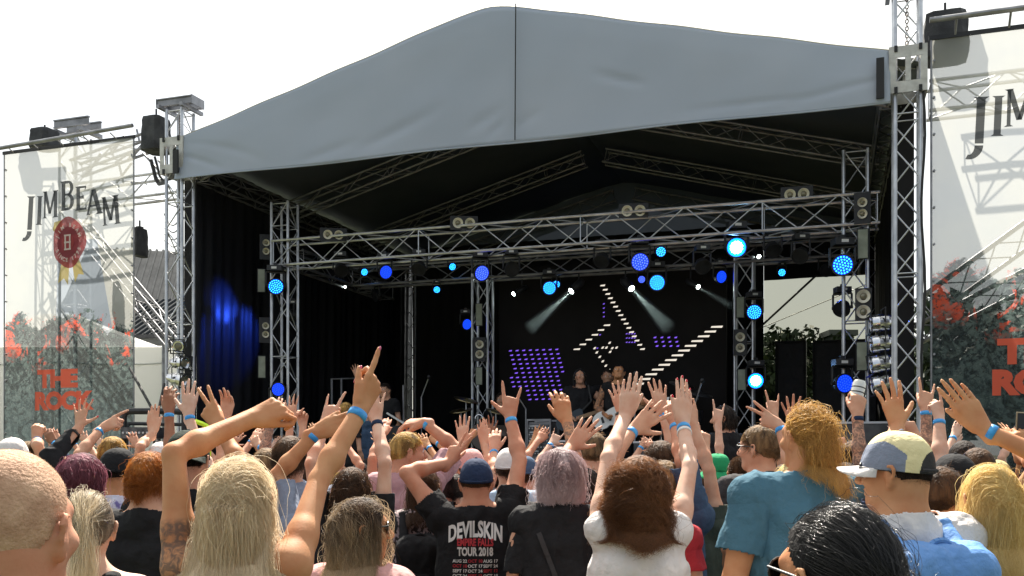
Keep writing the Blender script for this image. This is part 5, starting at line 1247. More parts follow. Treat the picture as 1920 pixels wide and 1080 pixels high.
    if style not in ('buzz',): P = P * (1 - a) + (G[near] + (P - G[near]) * .55) * a if style != 'short' else P * (1 - a * .5) + (G[near] + (P - G[near]) * .5) * a * .5
    if wave:
        tt = np.linspace(0, 1, K)[None, :]; fr = (9 if style == 'curly' else 4.0) * (1 + .3 * (rng.random(ng)[near][:, None] - .5)); A = wave * s * np.clip(tt * 2.5, 0, 1)
        P[:, :, 0] += A * np.sin(tt * fr * 6.28 * .5 + ph_i[:, None]); P[:, :, 1] += A * np.cos(tt * fr * 6.28 * .5 * 1.1 + ph_i[:, None] * 1.7); P[:, :, 2] += A * .5 * np.sin(tt * fr * 6.28 * .5 * .9 + ph_i[:, None] * 2.3)
    P = P + FW
    if style in ('curly', 'bob', 'straight'):
        zc_ = (.098 - length) * s + rng.normal(0, .014, n)
        for j in range(1, K): mk = P[:, j, 2] < zc_; P[mk, j] = P[mk, j - 1] + np.array([0, 0, -.0004])
    grow_hair.shade = np.clip(.62 * rng.random(ng)[near] + .38 * rng.random(n), 0, 1)
    Q = P @ Rm.T + hc
    # push out of neck / shoulders / back
    for (ca, cb, cr) in colliders:
        dd = cb - ca; L2 = dd @ dd; w = Q - ca; t = np.clip((w @ dd) / L2, 0, 1); near_ = w - t[..., None] * dd; dist = np.linalg.norm(near_, axis=2)
        lim = cr + .004 + layer[:, None] * .5; ins = dist < lim; f = np.where(ins, lim / np.maximum(dist, 1e-4), 1)
        Q = ca + t[..., None] * dd + near_ * f[..., None]
    return Q
def _n_rows(v): return v / (np.linalg.norm(v, axis=1)[:, None] + 1e-9)
def hair_object(Q, rad, mat, parent, taper=.35, name='hair_strands', shade=None):
    n, K, _ = Q.shape; cu = bpy.data.hair_curves.new(name); cu.add_curves([K] * n); cu.position_data.foreach_set('vector', Q.astype('f4').ravel())
    r = np.repeat((np.linspace(1, taper, K) * rad)[None], n, 0).astype('f4'); at = cu.attributes.get('radius') or cu.attributes.new('radius', 'FLOAT', 'POINT'); at.data.foreach_set('value', r.ravel())
    if shade is not None: at = cu.attributes.new('shade', 'FLOAT', 'POINT'); at.data.foreach_set('value', np.repeat(shade, K).astype('f4'))
    cu.materials.append(mat); o = bpy.data.objects.new(name, cu); COL.objects.link(o); o.parent = parent; return o

# ---------------------------------------------------------------- legs and shoes, one mesh for everybody
def _legs():
    f = Field()
    for s_ in (-1, 1):
        f.cap((s_ * .075, 0, .90), (s_ * .10, .01, .50), .098, .068, k=.04); f.cap((s_ * .10, .01, .50), (s_ * .105, -.02, .09), .066, .052, k=.03)
    f.ell((0, -.01, .93), (.165, .12, .12), k=.05); X, Q = f.mesh(.016); return np_mesh('trousers', smooth_verts(X, Q, 1), Q, [pants_m])
def _shoes(s_):
    f = Field(); f.cap((s_ * .105, -.05, .045), (s_ * .125, .13, .035), .046, .04, k=.02); f.cut((0, 0, .004), (0, 0, -1)); X, Q = f.mesh(.012); return np_mesh('shoe', X, Q, [shoe_m])
LEGS = _legs(); SHOES = {s_: _shoes(s_) for s_ in (-1, 1)}

# ---------------------------------------------------------------- a person
PEOPLE = {}
def person(px, Y, top, label, yaw=0, hyaw=0, hpitch=0, skin='fair', L=None, Rr=None, hair=('short', 'brown'), shirt=('tee', 'black'), hat=None, girth=1.0, female=False, h=None,
           group='people in the crowd', gl=None, lean=0.0, nails=None, ground=0.0, build=1.0, tattoo=None, face=False, beard=False, seed=None, nh=None, arms_scale=1.0, pants=None, extra=None):
    seed = seed if seed is not None else int(px * 7 + Y * 131) % 99991; s_rng = np.random.default_rng(seed)
    X0 = (px - CX) / F * Y; ztop = EYE + (HY - top) / F * Y - .012 - (.012 if hat else 0); s = (ztop - ground) / 1.72; yw = R(yaw)
    h = h or max(.0052, min(.0085, .0026 + .00095 * Y))
    Rz = np.array(Matrix.Rotation(yw, 3, 'Z')); O = np.array([X0, Y, ground])
    def loc(P): return Rz.T @ (np.asarray(P, float) - O)
    def ldir(v): return Rz.T @ np.asarray(v, float)
    A = lambda *p: np.array(p, float) * s
    f = Field(); sw = (.158 if female else .182) * (1 + (girth - 1) * .35) * s; hl = np.array([0, lean, 0]) * s
    # head
    hc = A(0, -.005, 1.615) + hl; Rm = rot_m(R(hyaw), R(hpitch)); nb = A(0, -.012, 1.50) + hl; hc = nb + Rm @ (hc - nb)
    H = lambda x, y, z: hc + Rm @ (np.array([x, y, z], float) * s)
    f.ell(H(0, -.001, .002), HEADR * s * np.array([.985, .975, .965]), Rm, k=.012)
    f.ell(H(0, .030, -.055), np.array([.056, .058, .068]) * s, Rm, k=.03); f.cap(H(-.022, .062, -.100), H(.022, .062, -.100), .020 * s, k=.03)
    f.ell(H(0, .072, .012), np.array([.052, .022, .020]) * s, Rm, k=.02)                                  # brow
    for q in (-1, 1):
        f.ell(H(q * .028, .095, -.006), np.array([.014, .012, .009]) * s, Rm, k=.009, op='-'); f.ell(H(q * .040, .068, -.035), np.array([.022, .022, .018]) * s, Rm, k=.02)
        f.ell(H(q * .077, -.004, -.024), np.array([.008, .015, .026]) * s, Rm @ rot_m(q * -.45, 0), k=.006)
        EP = [(.073, .010, -.030), (.077, .012, -.008), (.083, .003, .008), (.087, -.010, .008), (.0895, -.017, -.004), (.086, -.015, -.022), (.080, -.007, -.038), (.076, .002, -.050)]
        for (a_, b_), r_ in zip(zip(EP[:-1], EP[1:]), (.0035, .0042, .0048, .0052, .0050, .0045, .0065)): f.cap(H(q * a_[0], a_[1], a_[2]), H(q * b_[0], b_[1], b_[2]), r_ * s * 1.05, k=.003)
        f.ell(H(q * .0875, .000, -.014), np.array([.0045, .006, .011]) * s, Rm @ rot_m(q * -.45, 0), k=.003, op='-')
    f.cap(H(0, .089, .004), H(0, .113, -.036), .0075 * s, .0125 * s, k=.010); f.ell(H(0, .104, -.041), np.array([.017, .012, .008]) * s, Rm, k=.006)
    f.ell(H(0, .086, -.064), np.array([.022, .012, .0055]) * s, Rm, k=.005); f.ell(H(0, .084, -.076), np.array([.020, .012, .007]) * s, Rm, k=.005)
    f.ell(H(0, .098, -.070), np.array([.022, .006, .0018]) * s, Rm, k=.003, op='-')
    # neck, trunk
    g = girth; nr = (.049 if female else .058) * (.6 + .4 * g) * s
    f.cap(A(0, -.028, 1.40) + hl * .4, H(0, -.022, -.06), nr * 1.08, nr, k=.03)
    S_ = {}
    for q, spec in ((-1, L), (1, Rr)):
        p = np.array([q * sw, -.015 * s, 1.398 * s]) + hl * .4
        if spec and 'w' in spec:
            w = loc(Wp(spec['w'][0], spec['w'][1], Y + (spec['w'][2] if len(spec['w']) > 2 else .05)))
            up = np.clip((w[2] - p[2]) / (.5 * s), 0, 1); p = p + np.array([-q * .020 * up, .005 * up, .055 * up]) * s
        S_[q] = p
    tr = []                                                                                               # trunk solids reused by the shirt
    for q in (-1, 1):
        tr.append(('c', A(0, -.030, 1.455) + hl * .4, S_[q] + A(-q * .015, 0, .0), .050 * s * (.7 + .3 * g), .050 * s, .04))
        tr.append(('c', A(q * .062, 0, 1.30), A(q * .075 * build, .0, 1.16), .098 * s * g, .090 * s * g, .05))
        tr.append(('c', A(q * .05 * build, 0, 1.16), A(q * .062 * build, -.005, .95), .088 * s * g * build, .108 * s * (g * .5 + .5) * build, .05))
    if female:
        for q in (-1, 1): tr.append(('e', A(q * .075, .085, 1.26) * np.array([1, 1, 1]), np.array([.058, .052, .058]) * s, None, None, .03))
    for q in tr:
        if q[0] == 'c': f.cap(q[1], q[2], q[3], q[4], k=q[5])
        else: f.ell(q[1], q[2], k=q[5])
    for q in (-1, 1):
        f.cap(A(q * .085, 0, .92), A(q * .10, .01, .50), .078 * s, .052 * s, k=.04); f.cap(A(q * .10, .01, .50), A(q * .105, -.02, .09), .050 * s, .036 * s, k=.03); f.cap(A(q * .105, -.03, .05), A(q * .12, .10, .035), .034 * s, .028 * s, k=.02)
    # arms
    arm = {}; ag = (.83 if female else .94) * g * arms_scale; tips = {}
    for q, spec in ((-1, L), (1, Rr)):
        P = S_[q]; L1, L2 = .285 * s, .250 * s; pose = 'relaxed'; spec = spec or {}
        if 'w' in spec:
            Wr = loc(Wp(spec['w'][0], spec['w'][1], Y + (spec['w'][2] if len(spec['w']) > 2 else .05)))
            hint = loc(Wp(spec['e'][0], spec['e'][1], Y + (spec['e'][2] if len(spec['e']) > 2 else 0))) if 'e' in spec else P + A(q * .35, -.05, .05)
        else: Wr = P + A(q * (.055 + .10 * (build * g - 1)), .09, -.50); hint = P + A(q * .12, -.25, -.3)
        if spec.get('local'): Wr = A(*spec['local'][0]); hint = A(*spec['local'][1])
        D_ = np.linalg.norm(Wr - P); mxr = .985 * (L1 + L2)
        if D_ > mxr:
            if D_ > mxr * 1.12: print('STRETCH', label[:50], q, round(D_ / mxr, 2), 'z', np.round(P, 2), np.round(Wr, 2))
            k_ = D_ / mxr; L1 *= k_; L2 *= k_
        D_ = max(D_, abs(L1 - L2) + .05)
        if D_ < .25 * s: print('CLOSE', label[:50], q, round(D_, 2))
        u = _n(Wr - P); a_ = (L1 * L1 - L2 * L2 + D_ * D_) / (2 * D_); hh = math.sqrt(max(1e-6, L1 * L1 - a_ * a_)); pole = (hint - P) - u * ((hint - P) @ u); pole = _n(pole) if np.linalg.norm(pole) > 1e-4 else _n(np.array([q, 0, -.3]))
        E = P + u * a_ + pole * hh; Wr = P + u * D_
        f.cap(P, P + (E - P) * .35, .054 * s * ag, .047 * s * ag, k=.035); f.cap(P + (E - P) * .3, E, .0465 * s * ag, .0335 * s * ag, k=.02)
        f.cap(E, E + (Wr - E) * .30, .0335 * s * ag, .0375 * s * ag, k=.012); f.cap(E + (Wr - E) * .30, Wr, .0375 * s * ag, .0262 * s * (.5 + .5 * ag), k=.02)
        fd = _n(Wr - E); pose = spec.get('p', 'relaxed'); hs = s * spec.get('hs', 1.0) * (.94 if female else 1.0)
        if 'a' in spec:
            an = R(spec['a']); ti = R(spec.get('t', 10)); dv = ldir([math.sin(an) * math.cos(ti), math.sin(ti), math.cos(an) * math.cos(ti)])
        else: dv = fd
        pn = {'f': (0, 1, 0), 'b': (0, -1, 0), 'l': (-1, 0, 0), 'r': (1, 0, 0), 'u': (0, 0, 1), 'd': (0, 0, -1)}
        nv = sum(np.array(pn[c], float) * w_ for c, w_ in zip(spec.get('n', 'f'), (1, .55))) if 'w' in spec else np.array([-q, 0, 0.])
        nv = ldir(nv) if 'w' in spec else nv
        if abs(_n(nv) @ dv) > .97: nv = nv + ldir([0, .5, .2])
        tp = hand(f, Wr, dv, nv, q, pose, hs, .93 if female else 1.05); arm[q] = (P, E, Wr, fd, dv, _n(nv), tp); tips[q] = tp
    X, Q = f.mesh(h, zsplit=1.12 * s if not spec_low(L, Rr) else .75 * s, coarse=2.6); X = smooth_verts(X, Q, 1, .35)
    attrs = {}
    if tattoo:
        w = np.zeros(len(X))
        for q in tattoo:
            P, E, Wr = arm[q][:3]
            seg = tattoo[q]; tm = .42 if seg == 'U' else .92; seg = seg.lower()
            for a_, b_ in ((P, E),) * ('u' in seg) + ((E, Wr),) * ('f' in seg):
                d_ = b_ - a_; t = ((X - a_) @ d_) / (d_ @ d_); dist = np.linalg.norm(X - a_ - np.clip(t, 0, 1)[:, None] * d_, axis=1); w = np.maximum(w, ((dist < .07) & (t > -.3)) * np.clip((tm - t) / .06, 0, 1) * .8)
        attrs['tattoo'] = w
    me = np_mesh('person', X, Q, [SKIN[skin]], attrs=attrs); body = link('person', me); body.location = Vector(O.tolist()); body.rotation_euler.z = yw
    tag(body, label, 'person', group)
    # clothes
    kind, colr = shirt[0], shirt[1]; cm = CL[colr]
    if kind != 'none':
        c = Field(); inf = {'tee': .012, 'tank': .009, 'hoodie': .022, 'jersey': .016, 'singlet': .010, 'long': .014}[kind] + .8 * h
        for q in tr:
            if q[0] == 'c':
                ns = (abs(q[1][2] / s - 1.455) < .01)
                if ns and kind in ('tank', 'singlet'): continue
                c.cap(q[1] + (np.array([0, 0, -.014 * s]) if ns else 0), q[2], q[3] + inf * (.75 if ns else 1.15), q[4] + inf * 1.15, k=q[5])
            else: c.ell(q[1], q[2] + inf, k=q[5])
        if kind in ('tank', 'singlet'):
            for q in (-1, 1): c.cap(A(q * .055, -.060, 1.30), A(q * .075, -.045, 1.43) + hl * .4, .042 * s + .3 * inf, .026 * s + inf, k=.03); c.cap(A(q * .055, .055, 1.28), A(q * .075, -.0, 1.43) + hl * .4, .042 * s + .3 * inf, .022 * s + inf, k=.03)
        sl = {'tee': .50, 'hoodie': 2.0, 'jersey': .75, 'long': 2.0, 'tank': 0, 'singlet': 0}[kind]
        if len(shirt) > 2: sl = shirt[2]
        flare = .0 if (kind == 'long' or female) else .008
        short = []
        for q in (-1, 1):
            P, E, Wr = arm[q][:3]
            if sl <= 0: continue
            ud = _n(E - P); i0 = P - ud * .01 * s + np.array([-q * .012, 0, -.006]) * s
            if sl < 1:      # short sleeve: its own open-ended cone meeting the body of the shirt at the armhole
                cs = Field(); e = P + (E - P) * sl; r1, r2 = .0575 * s * ag + inf * (.35 if female else .7), (.048 + flare) * s * ag + inf * (.5 if female else .85)
                c.cap(P, P + ud * .012 * s, r1 * .99, r1 * .97, k=.035)
                cs.cap(i0, e + ud * .06 * s, r1, r2, k=.01); Xs, Qs_ = cs.mesh(max(h, .006) * 1.1); pl = (Xs - e) @ ud; Qs_ = Qs_[~(pl > 0)[Qs_].any(1)]; short.append((Xs, Qs_))
            else:
                c.cap(P, E, .058 * s * ag + inf * .6, .041 * s * ag + inf, k=.03)
                if sl > 1: c.cap(E, E + (Wr - E) * min(.93, sl - 1), .041 * s * ag + inf, .032 * s * ag + inf * .8, k=.02)
        if kind == 'hoodie':
            c.ell(A(0, -.105, 1.40) + hl * .5, np.array([.105, .055, .075]) * s, rot_m(0, .5), k=.02); c.cap(A(-.07, -.02, 1.44) + hl * .5, A(.07, -.02, 1.44) + hl * .5, .05 * s, k=.02)
        if kind == 'tee' or kind == 'long' or kind == 'jersey': c.cap(A(0, -.030, 1.43) + hl * .4, H(0, -.024, -.085), nr * 1.25 + inf * .3, nr * 1.12, k=.02)
        zc = 1.475 * s + (0 if kind != 'hoodie' else .03)
        for q in (-1, 1): c.cap(A(q * .062 * build, -.005, .97), A(q * .070 * build, -.005, .80), .112 * s * (g * .5 + .5) * build + inf, .118 * s * (g * .5 + .5) * build + inf, k=.05)
        c.cut(np.array([0, 0, .84 * s]), (0, 0, -1))
        Xc, Qc = c.mesh(max(h, .006) * 1.15)
        # neckline: drop everything above a tilted collar plane close to the neck
        if kind not in ('hoodie',):
            cn = A(0, -.028, 1.474) + hl * .45; pl = (Xc - cn) @ _n([0, .34, 1]); rad = np.hypot(Xc[:, 0] - cn[0], Xc[:, 1] - cn[1]); bad = (pl > 0) & (rad < .105 * s)
            keep = ~bad[Qc].any(1); Qc = Qc[keep]
        for Xs, Qs_ in short: Qc = np.concatenate([Qc, Qs_ + len(Xc)]); Xc = np.concatenate([Xc, Xs])
        Nc = vnormals(Xc, Qc); Xc = smooth_verts(Xc, Qc, 1, .4); amp = {'tee': .0058, 'tank': .004, 'hoodie': .010, 'jersey': .011, 'singlet': .003, 'long': .007}[kind]
        Xc = folds(Xc, Nc, seed, amp, 3.6)
        so = link('hoodie' if kind == 'hoodie' else 'shirt', np_mesh('shirt', Xc, Qc, [cm]), body)
        sm = so.modifiers.new('thickness', 'SOLIDIFY'); sm.thickness = .004; sm.offset = -1
    else: so = None; Xc = Qc = None
    po = link('trousers', LEGS, body); po.scale = (s * max(1, .9 * build * g), s * max(1, g), s)
    if pants: po.material_slots[0].link = 'OBJECT'; po.material_slots[0].material = CL[pants]
    for q in (-1, 1):
        sh = link('shoe', SHOES[q], body); sh.scale = (s, s, s)
    # hair
    hs_, hcol = hair[0], hair[1]; hl_ = hair[2] if len(hair) > 2 else {'short': .045, 'buzz': .010, 'straight': .42, 'bob': .26, 'curly': .40, 'ponytail': .40, 'knot': .12, 'sleek': .12, 'halfup': .36, 'none': 0}[hs_]
    opt = hair[3] if len(hair) > 3 else {}
    if hs_ != 'none':
        hm, hb = HAIR[hcol]
        n = nh or int(np.interp(Y, [1.2, 3, 5, 8, 14], [15000, 11000, 3800, 900, 350])); rad = float(np.interp(Y, [1.2, 3, 5, 8, 14], [.00036, .00048, .0009, .0024, .004])) * s
        if hs_ == 'buzz': n = int(n * (2.2 if Y < 2 else 1.2)); rad *= (.55 if Y < 2 else .8)
        # scalp shell under the strands
        hf = Field(); th = .003 if hs_ == 'buzz' else (.007 if hs_ in ('short', 'sleek', 'knot') else .008) * min(1.4, opt.get('vol', 1))
        hf.ell(hc, (HEADR + th) * s * np.array([1, 1, 1.0]), Rm, k=.01)
        Xh, Qh = hf.mesh(max(.006, h)); u = ((Xh - hc) @ Rm) / (HEADR * s); u = _n_rows(u); y, z = u[:, 1], u[:, 2]
        thr = np.interp(y, [-1, -.6, -.1, .2, .45, .75, 1], [-.60, -.60, -.16, .13, .45, .62, .72]) if hs_ in ('short', 'buzz', 'ponytail', 'knot', 'sleek') else np.interp(y, [-1, -.6, -.1, .2, .45, .75, 1], [-.64, -.68, -.40, .0, .40, .58, .70])
        Qh = Qh[(z > thr)[Qh].all(1)]
        ho = link('hair', np_mesh('hair', Xh, Qh, [hb]), body)
        coll = [(A(0, -.028, 1.38) + hl * .4, hc + Rm @ A(0, -.02, -.06), nr + .006), (S_[-1], S_[1], .052 * s + .016), (A(-.07, 0, 1.30), A(-.07, 0, 1.05), .105 * s * g + .034), (A(.07, 0, 1.30), A(.07, 0, 1.05), .105 * s * g + .034), (A(0, 0, 1.36), A(0, 0, 1.05), .105 * s * g + .036)]
        Qs = grow_hair(hc, Rm, s, hs_, n, hl_, seed + 1, coll if hs_ not in ('short', 'buzz') else [], wave=opt.get('wave', {'curly': .016, 'straight': .004, 'bob': .004, 'short': .004, 'halfup': .006}.get(hs_, 0)), clump=opt.get('clump', .6 if hs_ not in ('short', 'buzz') else .35), vol=opt.get('vol', 1), part=opt.get('part'), opt_w=opt.get('w', 1.25 if hs_ == 'curly' else 1.12), steps=None if Y < 5 else (5 if hs_ in ('short', 'buzz') else 11))
        if hat:   # flatten whatever the hat covers
            u = ((Qs - hc) @ Rm) / (HEADR * s); keep = (u[:, 0, 2] < .12); Qs = Qs[keep]; grow_hair.shade = grow_hair.shade[keep]
        if len(Qs): hair_object(Qs, rad, hm, ho, shade=grow_hair.shade)
    ctx = dict(body=body, H=H, Rm=Rm, hc=hc, s=s, arm=arm, A=A, S=S_, hl=hl, shirt=so, Xc=Xc, Qc=Qc, O=O, yaw=yw, h=h, Y=Y, sw=sw, loc=loc)
    if hat: make_hat(ctx, **hat)
    if face or Y < 3.2 or gl: make_eyes(ctx)
    if gl: make_glasses(ctx, gl)
    for q, spec in ((-1, L), (1, Rr)):
        if not spec: continue
        P, E, Wr, fd, dv, nv, tp = arm[q]
        if spec.get('band'): ring(ctx, 'wristband', Wr - fd * .022 * s, fd, .0295 * s * (.5 + .5 * ag), .0115 * s, band_m if spec['band'] == 1 else {'k': bandk, 'w': whitem, 'b': CL['navy']}[spec['band']])
        if spec.get('band2'): ring(ctx, 'bracelet', Wr - fd * .050 * s, fd, .0315 * s * (.5 + .5 * ag), .007 * s, {'k': bandk, 'w': whitem, 's': silver}[spec['band2']])
        if spec.get('ring'):
            P0 = Wr + dv * .112 * hs if False else None
        if spec.get('nails'): make_nails(ctx, tp, nailm[spec['nails']])
    PEOPLE[label] = ctx
    return ctx
def spec_low(L, Rr_): return not (L and 'w' in L) or not (Rr_ and 'w' in Rr_)
def ring(ctx, name, c, d, r, w, mat):
    d = Vector(d); c = Vector(c); m = MB(); m.lathe(c - d * w, d, [(0, r * .93), (0, r * 1.03), (w, r * 1.05), (2 * w, r * 1.0), (2 * w, r * .90)], 22); o = m.build(name, mat, ctx['body'], True); return o
def make_nails(ctx, tips, mat):
    for (P, v, nn_, r) in tips:
        back = -_n(nn_); c = P - v * r * .2 + back * r * .62; f = Field(); x = _n(np.cross(v, back)); f.ell(c, (r * .72, r * 1.15, r * .45), np.stack([x, _n(v), back], 1), k=.001); X, Q = f.mesh(r * .28); link('fingernail', np_mesh('fingernail', X, Q, [mat]), ctx['body'])
eyew = bsdf('eye_white', (.7, .68, .65), .2); iris = bsdf('eye_iris', (.05, .04, .03), .1); lipm = bsdf('lip', (.45, .16, .14), .4)
def make_eyes(ctx):
    H, Rm, s = ctx['H'], ctx['Rm'], ctx['s']; fw = Vector(Rm @ np.array([0, 1, 0]))
    for q in (-1, 1):
        c = Vector(H(q * .030, .0775, -.005)); m = MB(); r = .0125 * s; prof = [(r * (1 - math.cos(t)), r * math.sin(t)) for t in np.linspace(.001, 3.14, 9)]; m.lathe(c - fw * r, fw, prof, 12); o = m.build('eye', eyew, ctx['body'], True)
        m = MB(); m.lathe(c + fw * r * .80, fw, [(0, r * .55), (r * .18, r * .3), (r * .23, .0001)], 10); m.build('iris', iris, o, True)
def make_glasses(ctx, kind):
    H, s = ctx['H'], ctx['s']; dark = kind != 'clear'; root = None; m = MB()
    V = lambda x, y, z: Vector(H(x, y, z))
    m.tube(V(-.012, .106, .002), V(.012, .106, .002), .002 * s)
    for q in (-1, 1):
        m.tube(V(q * .064, .090, .004), V(q * .084, -.002, -.004), .0026 * s); m.tube(V(q * .084, -.002, -.004), V(q * .083, -.022, -.022), .0026 * s)
        pts = [V(q * .036 + .028 * math.cos(t), .101 - .012 * abs(q * .036 + .028 * math.cos(t)) / .06, -.004 + .022 * math.sin(t)) for t in np.linspace(0, 2 * math.pi, 15)]; m.path(pts, .0022 * s, 5)
    fr = m.build('glasses_frame', framem, ctx['body'])
    if dark:
        for q in (-1, 1):
            m = MB(); cs = [V(q * .036 + r_ * .028 * math.cos(t), .102 - .012 * abs(q * .036 + r_ * .028 * math.cos(t)) / .06 + .004 * (1 - r_), -.004 + r_ * .022 * math.sin(t)) for r_ in (1, .5) for t in np.linspace(0, 2 * math.pi, 14, endpoint=False)]
            m.add(cs, [(i, (i + 1) % 14, 14 + (i + 1) % 14, 14 + i) for i in range(14)] + [tuple(range(14, 28))]); m.build('lens', glassm, fr)

# ---------------------------------------------------------------- hats
def make_hat(ctx, kind='cap', col='navy', col2=None, back=False, brim=None, text=None, low=.0, mesh=None, tilt=0):
    """panelled cap or bucket hat, built in head space"""
    s = ctx['s']; Rm = ctx['Rm']; hc = ctx['hc']; m = CL[col]; sg = -1 if back else 1
    T_ = rot_m(0, R(-6 * sg + tilt)); base_z = -.004 + low
    def HH(x, y, z): return Vector(hc + Rm @ (T_ @ (np.array([x, y * 1, z]) * s)))
    rx, ry = HEADR[0] + .013, HEADR[1] + .013; hz = .112 - base_z; NA, NR = (216, 60) if ctx['Y'] < 3 else (72, 18); V = []; 
    for j in range(NR + 1):
        t = j / NR; a = t * math.pi / 2
        for i in range(NA):
            th = 2 * math.pi * i / NA; c_, s_ = math.cos(th), math.sin(th); seam = 1 - .010 * abs(math.cos(th * 3)) ** 14
            q = math.cos(a) ** .82 if kind == 'cap' else math.cos(a) ** .55
            wr = 1 + .006 * math.sin(th * 5 + t * 7) + .004 * math.sin(th * 9 - t * 5)
            V.append((rx * c_ * q * seam * wr, ry * s_ * q * seam * wr, base_z + hz * math.sin(a) ** (1.0 if kind == 'cap' else .8)))
    fs = [(j * NA + i, j * NA + (i + 1) % NA, (j + 1) * NA + (i + 1) % NA, (j + 1) * NA + i) for j in range(NR) for i in range(NA)]
    me = bpy.data.meshes.new('hat'); me.from_pydata([HH(*v) for v in V], [], fs); mats = [m, CL[col2] if col2 else m, CL[mesh] if mesh else m]
    for q in mats: me.materials.append(q)
    mi = []
    for (a, b, c, d) in fs:
        v = np.mean([V[k] for k in (a, b, c, d)], 0); th = math.atan2(v[1], v[0]); w = 0
        if col2:
            x = abs(v[0]) / rx; zz = (v[2] - base_z) / hz; arch = .40 * math.sin(min(1, zz / .62) * math.pi / 2)
            fr = v[1] / ry; lim = .78 - .52 * max(0, -fr + .25) - .25 * max(0, fr) ; w = 0 if (fr > -.42 and zz < lim) else 1
            if fr < -.5 and x < .66 and zz < .56 * math.sqrt(max(0, 1 - (x / .66) ** 2)): w = 2
        mi.append(w)
    me.polygons.foreach_set('material_index', np.array(mi, 'i4')); me.polygons.foreach_set('use_smooth', [True] * len(fs))
    o = link('cap' if kind == 'cap' else 'bucket_hat', me, ctx['body']); md = o.modifiers.new('thickness', 'SOLIDIFY'); md.thickness = .003 * s
    mb = MB(); mb.lathe(HH(0, 0, base_z + hz + .001), Vector(Rm @ np.array([0, 0, 1])), [(0, .008 * s), (.003, .006 * s), (.005, .0005)], 10); mb.build('button', m, o, True)
    # brim
    V = []; fs = []
    if kind == 'cap':
        n1, n2 = 22, 8
        for i in range(n1 + 1):
            th = math.pi * (.5 + (i / n1 - .5) * .80); 
            for j in range(n2 + 1):
                t = j / n2; ext = .068 * t * math.sin((i / n1) * math.pi) ** .45
                x, y = (rx + ext * .35) * math.cos(th), (ry) * math.sin(th) + ext; V.append((x, sg * y, base_z + .004 - .012 * t + .0 - (x / rx) ** 2 * .016 * t - .002))
        fs = [(i * (n2 + 1) + j, i * (n2 + 1) + j + 1, (i + 1) * (n2 + 1) + j + 1, (i + 1) * (n2 + 1) + j) for i in range(n1) for j in range(n2)]
    else:
        for j in range(5):
            t = j / 4
            for i in range(NA):
                th = 2 * math.pi * i / NA; e = .046 * t; V.append(((rx + e) * math.cos(th), (ry + e) * math.sin(th), base_z - .045 * t + .004 * math.sin(th * 3) * t))
        fs = [(j * NA + i, j * NA + (i + 1) % NA, (j + 1) * NA + (i + 1) % NA, (j + 1) * NA + i) for j in range(4) for i in range(NA)]
    me = bpy.data.meshes.new('brim'); me.from_pydata([HH(*v) for v in V], [], fs); me.materials.append(CL[brim] if brim else m); me.polygons.foreach_set('use_smooth', [True] * len(fs))
    b = link('brim', me, o); md = b.modifiers.new('thickness', 'SOLIDIFY'); md.thickness = .004 * s
    # back strap over the opening
    mb = MB(); pts = [HH((rx + .002) * math.cos(t), -sg * (ry + .002) * math.sin(t), base_z + .010) for t in np.linspace(.9, 2.24, 10)]
    if kind == 'cap': mb.path(pts, .006 * s, 6); mb.build('strap', m if not mesh else CL[mesh], o)
    if text:
        vs, fs = text_mesh(text, .020 * s, bold=.0006); mb = MB(); V = []
        for q in vs: th = q.x / (ry * s) ; V.append(HH((rx + .004) * math.sin(th), -(ry + .004) * math.cos(th), base_z + .030 + q.y / s))
        mb.add(V, fs); mb.build('cap_lettering', whitem, o)

# ---------------------------------------------------------------- print on a back, strap, backpack
def back_print(ctx, lines, mat_default=None, name='shirt_lettering'):
    """flat lettering laid onto the shirt's back by dropping each vertex onto the cloth"""
    Xc, Qc, s = ctx['Xc'], ctx['Qc'], ctx['s']; bvh = BVHTree.FromPolygons([tuple(v) for v in Xc], [tuple(int(i) for i in q) for q in Qc]); groups = {}
    for (txt, size, z, mat, kw) in lines:
        arch = kw.pop('arch', 0); x0 = kw.pop('x', 0); vs, fs = text_mesh(txt, size * s, **kw); V = []
        for q in vs:
            p = Vector((q.x + x0 * s, -.6, z * s + q.y - arch * (q.x / s) ** 2 * s)); hit = bvh.ray_cast(p, Vector((0, 1, 0)))
            V.append((p.x, (hit[0].y if hit[0] else -.12) - .009, p.z))
        groups.setdefault(mat.name, [mat, MB()])[1].add(V, fs)
    for k, (mat, mb) in groups.items(): mb.build(name, mat, ctx['shirt'])
# ================================================================ the crowd, person by person (photo column, distance, head-top row)
# ---- front rows
person(20, 1.30, 820, 'person with a shaved head at the left edge, ear and scalp close up', yaw=-4, hyaw=-1, skin='ruddy', hair=('buzz', 'buzz', .0035, {'clump': .0}), shirt=('tee', 'black'), girth=1.1)
person(165, 2.75, 914, 'person with silver-blonde ponytail and dark roots, in a black strap top', yaw=10, hyaw=8, skin='pale', female=True, hair=('ponytail', 'ashroot', .42), shirt=('tank', 'black'))
c3 = person(447, 2.3, 846, 'person with long platinum hair and both bare arms raised, one finger pointing up', skin='tan', female=True, hair=('straight', 'platinum', .60, {'part': .0, 'wave': .006}), shirt=('tank', 'black'),
  L=dict(w=(468, 786, .20), e=(322, 860, .02), p='loosefist', a=66, t=20, n='fd', hs=1.05), Rr=dict(w=(676, 768, .30), e=(606, 905, .16), p='point', a=24, t=15, n='lf', band=1, nails='pink', hs=1.08), tattoo={-1: 'U'})
c4 = person(676, 3.1, 926, 'person in a pink top with windblown two-tone hair, head turned right in sunglasses', yaw=-15, hyaw=-58, skin='tan', female=True, hair=('straight', 'balayage', .48, {'part': .02, 'wave': .014, 'clump': .75, 'vol': 1.3}), shirt=('tee', 'pink'), gl='dark', face=True)
